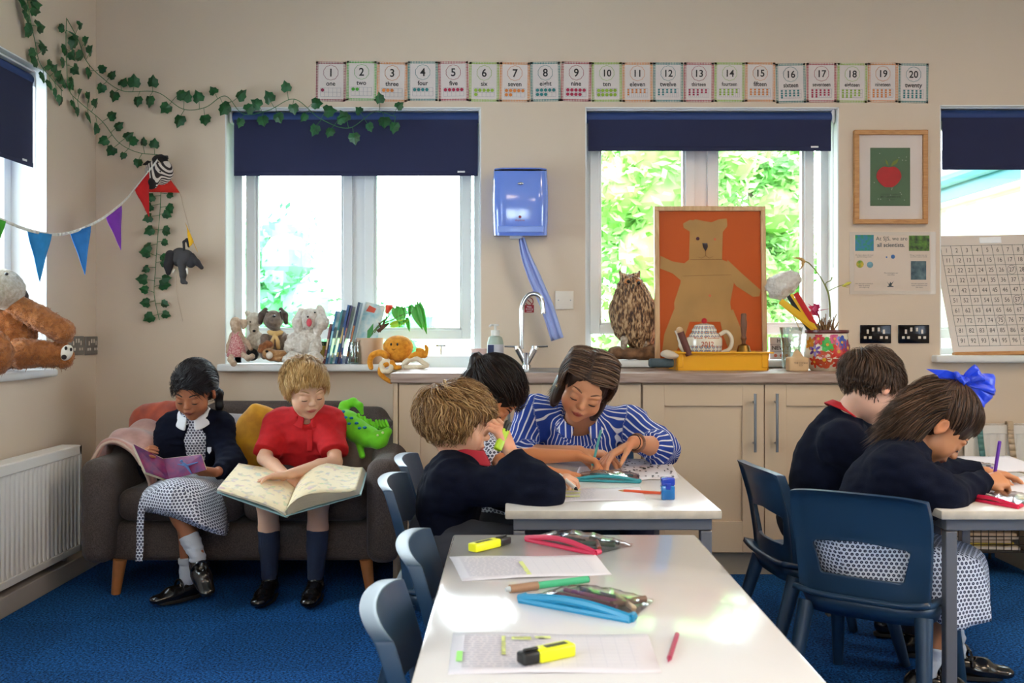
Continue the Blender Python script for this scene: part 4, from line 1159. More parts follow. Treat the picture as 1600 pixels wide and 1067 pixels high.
# ---------------------------------------------------------------- girl reading on the sofa
def girl_reading():
    t = thing('person', 'girl in a navy cardigan and spotted dress reading a pink book on the sofa', 'person', (P(300, 0, 0).x - 1.36, 4.15, .36))
    J = dict(pelvis=P(298, 738, 4.22), chest=P(302, 698, 4.16), neck=P(305, 652, 4.11), sh0=P(269, 668, 4.14), sh1=P(343, 666, 4.14),
             el0=P(240, 728, 4.02), wr0=P(228, 722, 3.90), el1=P(362, 726, 4.02), wr1=P(338, 738, 3.88),
             hip0=P(284, 746, 4.18), hip1=P(314, 746, 4.18), kn0=P(268, 780, 3.76), kn1=P(290, 784, 3.80), an0=P(309, 866, 3.70), an1=P(294, 902, 3.79))
    H = Head(P(303, 611, 4.03), head_rot(-6, 27, 2), .218)
    v = Vol(); limbs(v, J, .92, head=H, neck=.036); H.add(v)
    tips0 = hand(v, J['wr0'], (.1, -.35, .35), (.9, -.1, .0), .125, (40, 40, 25), side=-1, thumb=(45, 10, 5), fr=.0068)
    tips1 = hand(v, J['wr1'], (-.75, -.3, .12), (-.1, .5, .6), .125, (30, 35, 20), side=1, thumb=(45, 10, 5), fr=.0068)
    vol_obj('body', v, .0033, skin_m, t, color=skin_color('#a5694a', H, '#8d4a40'))
    H.face_bits(t, '#1d1412', '#0e0a0a')
    # dress bodice and skirt
    v = Vol(); torso_garment(v, J, .098, .094, .70, sh=.036); o = vol_obj('dress_bodice', v, .0045, gingham, t, disp=wrinkle(.003)); box_uv(o)
    rings = [[P(275, 733, 4.14), P(302, 738, 4.08), P(330, 735, 4.14), P(334, 730, 4.27), P(302, 730, 4.31), P(272, 730, 4.27)],
             [P(244, 752, 4.05), P(300, 742, 4.00), P(348, 752, 4.05), P(352, 764, 4.27), P(302, 764, 4.32), P(250, 764, 4.27)],
             [P(226, 768, 3.80), P(276, 752, 3.70), P(345, 768, 3.86), P(356, 790, 4.05), P(300, 792, 4.05), P(238, 786, 4.02)],
             [P(220, 790, 3.75), P(266, 792, 3.64), P(330, 818, 3.68), P(356, 822, 3.86), P(305, 815, 3.97), P(240, 798, 3.95)],
             [P(222, 800, 3.79), P(262, 806, 3.68), P(330, 832, 3.69), P(352, 836, 3.82), P(305, 822, 3.95), P(240, 806, 3.93)]]
    o = loft(rings, 60, 28, .007, 8, 1).build('skirt', gingham, t, solid=.003); box_uv(o)
    mb = MB(); ps = bez([P(236, 772, 3.79), P(224, 780, 3.72), P(219, 820, 3.71), P(219, 848, 3.71), P(217, 877, 3.71)], 5)
    for i in range(len(ps) - 1): a, b = ps[i], ps[i + 1]; w = Vector((.013, 0, 0)); mb.quad(a - w, a + w, b + w, b - w)
    o = mb.build('belt_tail', gingham, t, solid=.002); box_uv(o)
    # cardigan, open at the front
    v = Vol(); torso_garment(v, J, .108, .108, .76, sh=.046)
    for i in (0, 1): sleeve(v, J, i, .046, .044, .032, t=.9)
    v.cone(P(305, 652, 4.02), P(304, 690, 4.03), .040, .054, k=.010, sub=True); v.cone(P(304, 690, 4.04), P(306, 752, 4.06), .054, .062, k=.010, sub=True)
    v.cone(J['neck'] + V3((0, -.02, .0)), J['neck'] + V3((0, -.01, .08)), .046, .06, k=.01, sub=True)
    v.cut(P(300, 755, 4.2), (0, 0, -1), rad=.25)
    vol_obj('cardigan', v, .0045, jumper_m, t, disp=wrinkle(.005))
    cw = M('white_cotton', '#e6e8ee', .8)
    collar(t, J['neck'] + V3((0, -.014, .030)), .056, (0, -.32, 1), (0, -1, 0), cw, h=.036, open_=.24, flare=1.45)
    b = MB(); q = P(327, 704, 4.03); b.prism([(-.008, .014), (.008, .014), (.008, -.002), (0, -.014), (-.008, -.002)], .002, q, (1, .1, 0)); b.build('school_badge', M('badge_white', '#d7dce6', .7), t)
    for i, (x, y) in enumerate(((303, 690), (303, 712))): MB().lathe([(.0, .002), (.005, .002), (.005, 0)], P(x, y, 4.045), 12, (0, -1, .1)).build('button', cw, t)
    # socks and shoes
    sm = M('grey_sock', '#b9bec8', .9, bump=(200, .3))
    a, k_ = J['an0'], J['kn0']; sock(t, a.lerp(k_, .34), a + V3((0, 0, -.01)), .037, .030, sm, fold=.004)
    a, k_ = J['an1'], J['kn1']; sock(t, a.lerp(k_, .26), a + V3((0, 0, -.01)), .035, .030, sm, fold=.004)
    shoe(t, J['an0'] + V3((.004, -.005, -.008)), J['an0'] + V3((.07, -.10, -.06)), .185, up=(.25, -.55, .80), h=.055, strap=True, w=.034)
    shoe(t, J['an1'], J['an1'] + V3((-.09, -.10, 0)), .185, h=J['an1'].z - .013, strap=True, w=.034)
    # hair: swept back to a low ponytail, loose wisps
    hc = ('#0e0c10', '#1a171c', '#241f24', '#0a090c')
    hair_cap(H, hair_m, t, '#0f0d10', t=.015, hairline=.24)
    fl = lambda p: np.array([.22, .45, -.12]) - p + np.array([0, 0, .25]) * (p[:, 1:2] < -.1)
    reg = lambda q: (q[:, 2] > -.15) & ~((q[:, 1] < -.18) & (q[:, 2] < .22)) & ~((np.abs(q[:, 0]) > .25) & (q[:, 1] < -.0) & (q[:, 2] < .08))
    strands(H, t, 1100, hc, reg, fl, lambda q: .55 + 0 * q[:, 0], w=.012, seed=4, lift=.15, free=-9, jit=.22)
    strands(H, t, 70, hc, lambda q: (q[:, 1] < -.15) & (q[:, 2] > .25), lambda p: np.stack([np.sign(p[:, 0]) * .9, -.35 - 0 * p[:, 0], -.9 + 0 * p[:, 0]], 1), lambda q: .62 + 0 * q[:, 0], w=.007, seed=9, lift=.09, free=-.1, name='fringe', jit=.2)
    v = Vol(); b0 = H.W((.16, .42, -.15)); v.chain([b0, b0 + V3((.022, .02, -.03)), b0 + V3((.028, .02, -.08)), b0 + V3((.022, .02, -.13))], [.016, .020, .016, .005], k=.01)
    vol_obj('ponytail', v, .004, hair_m, t, color=lambda p: np.tile(np.array(srgb('#121014')), (len(p), 1)), disp=lambda p: .004 * vnoise(p * np.array([6, 6, .6], np.float32), 30, 2))
    fixp(t); return t
girl_reading()

bk_cover = M('magenta_book_cover', '#8f2a58', .35, noise=(28, .6), col2='#4d2b63', coat=.2)
page_m = M('cream_pages', '#d9cbb0', .8, noise=(500, .15))
def pink_book():
    t = thing('book', 'pink and purple paperback held open by the reading girl', 'book', P(265, 735, 3.86))
    st, sb = P(255, 717, 3.86), P(265, 750, 3.82); lt, lb = P(209, 694, 3.80), P(228, 737, 3.78); rt, rb = P(314, 710, 3.80), P(322, 734, 3.78)
    n = V3((0, 1, .25)).normalized(); mb = MB()
    slab(mb, (st, sb, lb, lt), .002); slab(mb, (rt, rb, sb, st), .002); mb.build('cover', bk_cover, t, smooth=False)
    mb = MB(); sh = n * .003; slab(mb, [p + sh + (st - p) * .02 for p in (st, sb, lb, lt)], .018); slab(mb, [p + sh + (st - p) * .02 for p in (rt, rb, sb, st)], .008)
    vs = mb.build('pages', page_m, t, smooth=False)
    g = MB(); q = lambda a, b: P(a, b, 3.80) + V3((0, -.004, 0))
    g.tube(bez([q(285, 722), q(292, 728), q(300, 740)], 4), [.002, .004, .005, .006, .006, .005, .004, .003, .002], 5); g.tube([q(278, 725), q(292, 727), q(310, 722)], [.002, .004, .002], 5); g.ball(q(284, 720), .006)
    g.build('cover_picture', M('cover_blue', '#4f6fa8', .4), t)
    fixp(t)
pink_book()

# ---------------------------------------------------------------- boy in the red polo shirt
red_m = M('red_cotton', '#c4121c', .85, noise=(60, .15), bump=(500, .15))
def boy_red():
    t = thing('person', 'fair-haired boy in a red polo shirt looking at a big picture book on the sofa', 'person', (-.83, 4.15, .36))
    J = dict(pelvis=P(474, 738, 4.22), chest=P(474, 700, 4.16), neck=P(481, 648, 4.10), sh0=P(436, 662, 4.13), sh1=P(516, 660, 4.13),
             el0=P(413, 716, 4.00), wr0=P(452, 748, 3.86), el1=P(524, 722, 3.99), wr1=P(452, 741, 3.80),
             hip0=P(456, 746, 4.18), hip1=P(490, 746, 4.18), kn0=P(418, 786, 3.77), kn1=P(497, 784, 3.77), an0=P(421, 901, 3.80), an1=P(493, 901, 3.80))
    H = Head(P(477, 608, 4.01), head_rot(33, 20, -5), .226)
    v = Vol(); limbs(v, J, .97, head=H, neck=.040); H.add(v)
    hand(v, J['wr1'], (-.85, -.15, -.10), (-.05, -.35, -1), .135, [(8, 14, 10), (4, 10, 8), (10, 14, 10), (16, 20, 12)], side=-1, thumb=(48, 10, 5), fr=.0072, spread=12)
    hand(v, J['wr0'], (.80, -.55, -.18), (0, .2, -1), .135, [(30, 40, 25), (35, 45, 25), (40, 45, 25), (45, 45, 25)], side=1, thumb=(40, 10, 5), fr=.0072)
    vol_obj('body', v, .0033, skin_m, t, color=skin_color('#dcae92', H, '#b8665c', blush=.3))
    H.face_bits(t, '#b08a60', '#5b3c2a')
    v = Vol(); torso_garment(v, J, .112, .112, .74, sh=.048)
    for i in (0, 1): sleeve(v, J, i, .050, .058, full=False, t=.78 if i else .86)
    v.cone(J['neck'] + V3((0, -.015, .0)), J['neck'] + V3((0, -.01, .08)), .044, .055, k=.01, sub=True)
    v.cone(J['neck'] + V3((0, -.060, -.015)), J['neck'] + V3((.002, -.085, -.055)), .018, .006, k=.006, sub=True)
    vol_obj('polo_shirt', v, .0045, red_m, t, disp=wrinkle(.006, (16, 16, 24)))
    collar(t, J['neck'] + V3((.0, -.010, .018)), .046, (0, -.3, 1), (.15, -1, 0), red_m, h=.030, open_=.25, flare=1.6)
    mb = MB(); q = P(480, 700, 4.055); mb.rbox(P(484, 688, 4.047), (.022, .004, .085), .002, rot=(R(-4), 0, R(4))); mb.build('placket', red_m, t)
    # shorts, socks and shoes
    v = Vol(); gsh = M('grey_shorts', '#3a3c44', .9)
    for i in (0, 1): v.cone(J['pelvis'], J['hip%d' % i], .09, .078, k=.03); m = J['hip%d' % i].lerp(J['kn%d' % i], .72); v.cone(J['hip%d' % i], m, .078, .062, k=.02)
    vol_obj('shorts', v, .006, gsh, t, disp=wrinkle(.004))
    ns = M('navy_sock', '#1f2a42', .9, bump=(250, .3))
    for i in (0, 1):
        a, k_ = J['an%d' % i], J['kn%d' % i]; v = Vol(); m = a.lerp(k_, .65) + V3((0, .012, 0)); v.cone(a.lerp(k_, .66) + V3((0, .010, 0)), a.lerp(k_, .40) + V3((0, .008, 0)), .0415, .039, k=.01); v.cone(a.lerp(k_, .4) + V3((0, .008, 0)), a, .038, .030, k=.01)
        v.cut(a.lerp(k_, .64), k_ - a, rad=.1, k=.003); vol_obj('sock', v, .0038, ns, t, disp=lambda p: .0012 * vnoise(p * np.array([1, 1, 4], np.float32), 40, 2))
        shoe(t, a + V3((0, 0, 0)), a + V3(((-.01, .0)[i], -.2, 0)), .195, h=a.z - .013, boot=True, w=.036)
    hc = ('#c79a5c', '#e3c48c', '#b08348', '#d9b47a', '#a67c48')
    hair_cap(H, hair_m, t, '#a87c46', t=.015, hairline=.27)
    crown = np.array([-.05, .30, .42])
    def fl(p):
        d = p - crown; d /= np.linalg.norm(d, axis=1)[:, None] + .05
        return d + np.array([-.45, -.8, .1]) * (p[:, 2:3] > .15) + np.array([0, -.1, -.9]) * (p[:, 2:3] <= .15)
    reg = lambda q: (q[:, 2] > -.16) & ~((q[:, 1] < -.12) & (q[:, 2] < .27)) & ~((np.abs(q[:, 0]) > .22) & (q[:, 1] < .02) & (q[:, 2] < .1))
    strands(H, t, 2300, hc, reg, fl, lambda q: np.where((q[:, 1] < .1) & (q[:, 2] > .15), .46, .20) - .10 * (q[:, 2] < 0), w=.0095, seed=6, lift=.17, free=-.2, jit=.11, nape=False)
    fixp(t); return t
boy_red()

def picture_book():
    t = thing('book', 'large open picture book with illustrated pages across the lap of the boy in red', 'book', P(450, 775, 3.7))
    gb, gt = P(446, 800, 3.55), P(470, 742, 3.92)            # gutter front, gutter back
    lb, lt = P(337, 763, 3.62), P(371, 723, 3.95); rb, rt = P(563, 768, 3.60), P(573, 733, 3.93)
    cov = M('book_board_teal', '#8fb0b4', .5)
    up = (rb - gb).cross(gt - gb).normalized(); up = up if up.z > 0 else -up
    mb = MB(); dn = -up * .003
    slab(mb, [p + dn * 5 for p in (gb + (gb - gt) * .02, gt, lt, lb)], -.003); slab(mb, [p + dn * 5 for p in (gb + (gb - gt) * .02, rb, rt, gt)], .003); mb.build('cover', cov, t, smooth=False)
    def page(a0, a1, b0, b1, lift, bow, name, m):
        mb = MB()
        def f(u, v):
            p = a0.lerp(a1, v).lerp(b0.lerp(b1, v), u); return p + up * (lift * (1 - u * .25) + bow * math.sin(PI * min(1, u * 1.0)) ** 1.0 * (1 - u) * 1.6 - .012 * (1 - u) ** 12)
        mb.grid(f, 24, 6); n0 = len(mb.v)
        return mb.build(name, m, t, solid=.0012, auto=None)
    def illus(name, seed, amt=.38):
        m, nt, b = node_mat(name, .6); N = nt.nodes.new; L = nt.links.new; tc = N('ShaderNodeTexCoord')
        vo = N('ShaderNodeTexVoronoi'); vo.inputs['Scale'].default_value = 55; L(tc.outputs['Object'], vo.inputs['Vector'])
        n = N('ShaderNodeTexNoise'); n.inputs['Scale'].default_value = 34 + seed; n.inputs['Detail'].default_value = 3; L(tc.outputs['Object'], n.inputs['Vector'])
        r = N('ShaderNodeValToRGB'); r.color_ramp.elements[0].position = .52; r.color_ramp.elements[0].color = (0, 0, 0, 1); r.color_ramp.elements[1].position = .60; r.color_ramp.elements[1].color = (1, 1, 1, 1); L(n.outputs['Fac'], r.inputs[0])
        hs_ = N('ShaderNodeHueSaturation'); hs_.inputs['Saturation'].default_value = .7; hs_.inputs['Value'].default_value = .6; L(vo.outputs['Color'], hs_.inputs['Color'])
        mx = N('ShaderNodeMix'); mx.data_type = 'RGBA'; mx.inputs['A'].default_value = srgb('#ecdcb8') + (1,); L(hs_.outputs[0], mx.inputs['B'])
        mu = N('ShaderNodeMath'); mu.operation = 'MULTIPLY'; mu.inputs[1].default_value = amt; L(r.outputs[0], mu.inputs[0]); L(mu.outputs[0], mx.inputs[0]); L(mx.outputs['Result'], b.inputs['Base Color']); return m
    pm = illus('illustrated_page', 0); cr = M('page_edges', '#d8cdb8', .8)
    for k in range(4): page(gb, gt, lb + (gb - lb) * .02, lt + (gt - lt) * .02, -.010 + .003 * k, .006, 'page', pm if k == 3 else cr)
    for k in range(9):
        page(gb, gt, rb + (gb - rb) * (.02 + .004 * k), rt + (gt - rt) * (.02 + .004 * k), -.010 + .0028 * k, .004 + .0036 * k, 'page', pm if k == 8 else cr)
    fixp(t)
picture_book()
# ---------------------------------------------------------------- fair-haired boy at the middle table, seen from the side
def pen(label, a, b, r, body, cap=None, capf=.3, cat='pen', name='pen', tipcol=None, group=None, hexa=False):
    """a = writing end, b = far end"""
    a, b = Vector(a), Vector(b); t = thing(name, label, cat, a.lerp(b, .5), group=group); d = b - a
    seg = 6 if hexa else 14
    MB().tube([a + d * .12, b], [r, r], seg).build('barrel', body, t)
    MB().tube([a, a + d * .04, a + d * .12], [r * .12, r * .4, r * .9], seg).build('tip', tipcol or cap or body, t)
    if cap: MB().tube([b - d * capf, b - d * .02, b + d * .0], [r * 1.15, r * 1.12, r * .8], seg).build('cap', cap, t)
    fixp(t); return t

def highlighter(label, a, b, m, cm, w=.0135, h=.009, up=(0, 0, 1), name='highlighter'):
    """flat-bodied marker; cap at b"""
    a, b = Vector(a), Vector(b); t = thing(name, label, 'highlighter', a.lerp(b, .5)); d = (b - a); L = d.length; rot = frame_to(d, Vector(up).cross(d))
    MB().rbox(a.lerp(b, .33), (w * 2, h * 2, L * .66), .004, rot=rot).build('barrel', m, t)
    c = MB(); c.rbox(a.lerp(b, .80), (w * 1.75, h * 1.75, L * .30), .004, rot=rot); c.rbox(a.lerp(b, .66), (w * 1.5, h * 1.5, L * .06), .003, rot=rot)
    n = Vector(up).normalized(); c.rbox(a.lerp(b, .76) + n * h * 1.05, (w * .5, h * .5, L * .26), .002, rot=rot); c.build('cap', cm, t)
    MB().rbox(a.lerp(b, .30) + n * (h * .93), (w * .9, .0022, L * .40), .001, rot=rot).build('printed_label', M('label_dark', '#3c3a22', .5), t)
    fixp(t); return t
yel = M('fluorescent_yellow', '#e8ea1c', .35); blk = M('black_plastic', '#141415', .4)

def boy_fair():
    t = thing('person', 'fair wavy-haired boy in a navy jumper holding a highlighter up to his face', 'person', (-.17, 2.9, .33))
    J = dict(pelvis=P(694, 838, 2.92), chest=P(702, 778, 2.93), neck=P(724, 726, 2.93), sh0=P(708, 757, 2.815), sh1=P(722, 748, 3.05),
             el0=P(846, 769, 2.70), wr0=P(797, 704, 2.78), el1=P(812, 774, 3.06), wr1=P(855, 750, 2.93),
             hip0=V3((-.15, 2.85, .405)), hip1=V3((-.15, 2.99, .405)), kn0=V3((.13, 2.84, .395)), kn1=V3((.13, 3.0, .395)), an0=V3((.12, 2.84, .08)), an1=V3((.12, 3.0, .08)), back=V3((-.012, 0, 0)))
    H = Head(P(716, 662, 2.93), head_rot(98, 12, 4), .220)
    v = Vol(); limbs(v, J, .98, head=H, neck=.044); H.add(v)
    hand(v, J['wr0'], (-.38, .05, .85), (-.75, .5, -.1), .135, [(30, 60, 30), (35, 65, 35), (40, 65, 35), (40, 60, 30)], side=-1, thumb=(30, 20, 20), fr=.0075)
    hand(v, J['wr1'], (.85, -.25, .12), (.05, .1, -1), .125, [(35, 45, 25), (40, 50, 25), (45, 50, 25), (50, 50, 25)], side=1, thumb=(38, 10, 8), fr=.0068)
    vol_obj('body', v, .0033, skin_m, t, color=skin_color('#d9a486', H, '#bd6a60', blush=.3))
    H.face_bits(t, '#a07a50', '#4b3222')
    v = Vol(); torso_garment(v, J, .118, .118, .72, fwd=(1, 0, 0), sh=.050)
    for i in (0, 1): sleeve(v, J, i, .053, .050, .033, t=.93)
    v.cone(J['neck'] + V3((.01, 0, .0)), J['neck'] + V3((.02, 0, .08)), .046, .06, k=.01, sub=True)
    vol_obj('jumper', v, .0045, jumper_m, t, disp=wrinkle(.007, (17, 17, 26)))
    collar(t, J['neck'] + V3((.006, 0, .048)), .052, (-.12, 0, 1), (1, 0, -.25), M('red_collar', '#a3182a', .85), h=.036, open_=.25, flare=1.35)
    v = Vol()
    for i in (0, 1): v.cone(J['pelvis'], J['hip%d' % i], .10, .082, k=.03); v.cone(J['hip%d' % i], J['kn%d' % i], .082, .058, k=.02); v.cone(J['kn%d' % i], J['an%d' % i], .056, .045, k=.02); v.cut(J['an%d' % i] + V3((0, 0, .0)), (0, 0, -1), rad=.1)
    vol_obj('trousers', v, .007, M('grey_trousers', '#3a3c44', .9), t, disp=wrinkle(.004))
    for i in (0, 1): shoe(t, J['an%d' % i], J['an%d' % i] + V3((.2, 0, 0)), .20, h=.067)
    hc = ('#6e4b2c', '#96703f', '#b89060', '#5c3d25', '#84603a', '#cfaa78')
    hair_cap(H, hair_m, t, '#5c3d25', t=.03, hairline=.30, adds=[((.0, .28, -.05), (.28, .22, .22))], bottom=-.22, ears=False, cuts=[((0, -.46, -.2), (.5, .34, .42))])
    crown = np.array([.0, .25, .48])
    def fl(p):
        d = p - crown; d /= np.linalg.norm(d, axis=1)[:, None] + .05
        return d + np.array([0, -.45, 0]) * (p[:, 2:3] > .2) + np.array([0, .1, -.9]) * (p[:, 2:3] <= .2)
    reg = lambda q: (q[:, 2] > -.23) & ~((q[:, 1] < -.10) & (q[:, 2] < .22))
    strands(H, t, 2300, hc, reg, fl, lambda q: .30 + .12 * (q[:, 2] > .1) - .10 * (q[:, 2] < -.08), w=.0125, seed=16, lift=.22, free=-.4, jit=.20, wave=.34, nape=False)
    fixp(t)
    highlighter('lime highlighter with black cap held against the face of the fair-haired boy', P(777, 703, 2.75), P(796, 656, 2.80), M('lime_plastic', '#a9c81e', .35), blk, up=(.3, -1, 0), w=.011)
    pen('black marker held over the worksheet by the fair-haired boy', P(903, 766, 2.84), P(874, 742, 2.92), .0062, M('marker_white', '#e6e4e2', .4), None, cat='pen', name='marker_pen', tipcol=blk)
boy_fair()

# ---------------------------------------------------------------- dark-haired girl bowed over her work
def girl_bowed():
    t = thing('person', 'dark-haired girl bowed over her worksheet between the fair boy and the woman', 'person', (-.17, 3.38, .33))
    J = dict(pelvis=V3((-.19, 3.38, .42)), chest=P(736, 720, 3.40), neck=P(748, 668, 3.40), sh0=P(744, 695, 3.28), sh1=P(758, 690, 3.51),
             el0=P(806, 738, 3.11), wr0=P(858, 737, 3.13), el1=P(792, 713, 3.34), wr1=P(903, 712, 3.27),
             hip0=V3((-.13, 3.30, .405)), hip1=V3((-.13, 3.46, .405)), kn0=V3((.13, 3.28, .39)), kn1=V3((.13, 3.44, .39)), an0=V3((.10, 3.28, .08)), an1=V3((.10, 3.44, .08)), back=V3((-.01, 0, 0)))
    H = Head(P(771, 617, 3.37), head_rot(84, 60, 0), .218)
    v = Vol(); limbs(v, J, .93, head=H, neck=.038); H.add(v)
    hand(v, J['wr0'], (.95, -.10, -.08), (0, 0, -1), .125, [(8, 14, 8), (5, 12, 8), (6, 12, 8), (10, 14, 8)], side=1, thumb=(35, 8, 5), fr=.0068)
    hand(v, J['wr1'], (.90, -.15, -.28), (.0, -.25, -1), .130, [(35, 45, 20), (40, 50, 25), (50, 55, 25), (55, 55, 25)], side=1, thumb=(36, 12, 10), fr=.0070)
    vol_obj('body', v, .0036, skin_m, t, color=skin_color('#c98257', H, '#a05a4a'))
    H.face_bits(t, '#2a1c18', '#1a1010')
    v = Vol(); torso_garment(v, J, .10, .10, .72, fwd=(1, 0, 0), sh=.044)
    for i in (0, 1): sleeve(v, J, i, .048, .050, full=False, t=.6)
    o = vol_obj('dress_bodice', v, .005, gingham, t, disp=wrinkle(.004)); box_uv(o)
    rings = [[V3((-.19 + a * .10 * s, 3.38 + b * .11 * s, z)) + V3((dx, 0, 0)) for a, b in ((1, 0), (.7, .7), (0, 1), (-.7, .7), (-1, 0), (-.7, -.7), (0, -1), (.7, -.7))] for s, z, dx in ((1, .50, 0), (1.3, .46, .03), (1.5, .42, .10), (1.55, .34, .16), (1.6, .25, .17))]
    for r_ in rings[2:]:
        for i in (2, 3, 4, 5, 6): r_[i].z = max(r_[i].z, .345)
    o = loft(rings, 48, 20, .006, 8, 2).build('skirt', gingham, t, solid=.003); box_uv(o)
    for i in (0, 1):
        sock(t, J['an%d' % i] + V3((0, 0, .06)), J['an%d' % i], .034, .029, M('grey_sock', '#b9bec8', .9)); shoe(t, J['an%d' % i], J['an%d' % i] + V3((.2, 0, 0)), .185, h=.067, strap=True)
    hc = ('#150e0d', '#241815', '#32221c', '#1a1210')
    hair_cap(H, hair_m, t, '#1a1210', t=.012, hairline=.22, adds=[((0, .30, -.05), (.28, .26, .3))], ears=False, cuts=[((0, -.50, -.15), (.5, .34, .42))], bottom=-.3)
    tie = np.array([0, .52, .12])
    fl = lambda p: tie - p
    reg = lambda q: (q[:, 2] > -.24) & ~((q[:, 1] < -.12) & (q[:, 2] < .16))
    strands(H, t, 1500, hc, reg, fl, lambda q: np.minimum(.75, np.linalg.norm(q - tie, axis=1) * .95), w=.013, seed=26, lift=.17, free=-9, jit=.10)
    b0 = H.W((0, .52, .12)); mb = MB(); ax = (H.rot @ V3((0, 1, .1))).normalized()
    mb.tube([b0 + (frame_to(ax) @ V3((math.cos(a), math.sin(a), 0))) * .016 for a in [2 * PI * i / 16 for i in range(17)]], .0045, 8); mb.build('hair_band', M('pink_band', '#c8828a', .7), t)
    v = Vol(); v.chain([b0, b0 + ax * .03 + V3((-.01, 0, -.02)), b0 + ax * .03 + V3((-.03, 0, -.09)), b0 + V3((-.06, 0, -.17))], [.016, .024, .022, .006], k=.01)
    vol_obj('ponytail', v, .004, hair_m, t, color=lambda p: np.tile(np.array(srgb('#1d1412')), (len(p), 1)), disp=lambda p: .004 * vnoise(p * np.array([6, 6, .6], np.float32), 30, 2))
    fixp(t)
    pen('teal pencil standing in the hand of the bowed girl', P(924, 735, 3.25), P(939, 672, 3.25), .0042, M('teal_pencil', '#4a9a98', .35), None, cat='pencil', name='pencil', tipcol=M('pencil_wood', '#d2a878', .7), hexa=True)
girl_bowed()

# ---------------------------------------------------------------- woman in the striped blouse
def stripes_mat():
    m, nt, b = node_mat('blue_striped_cotton', .8); N = nt.nodes.new; L = nt.links.new
    uv = N('ShaderNodeUVMap'); sp = N('ShaderNodeSeparateXYZ'); L(uv.outputs[0], sp.inputs[0])
    mu = N('ShaderNodeMath'); mu.operation = 'MULTIPLY'; mu.inputs[1].default_value = 46; L(sp.outputs[0], mu.inputs[0])
    fr = N('ShaderNodeMath'); fr.operation = 'FRACT'; L(mu.outputs[0], fr.inputs[0])
    r = N('ShaderNodeValToRGB'); r.color_ramp.elements[0].position = .72; r.color_ramp.elements[0].color = srgb('#1b3f9c') + (1,); r.color_ramp.elements[1].position = .75; r.color_ramp.elements[1].color = srgb('#e6e8f2') + (1,)
    e = r.color_ramp.elements.new(.96); e.color = srgb('#e6e8f2') + (1,); e = r.color_ramp.elements.new(.995); e.color = srgb('#1b3f9c') + (1,)
    L(fr.outputs[0], r.inputs[0]); L(r.outputs[0], b.inputs['Base Color'])
    return m
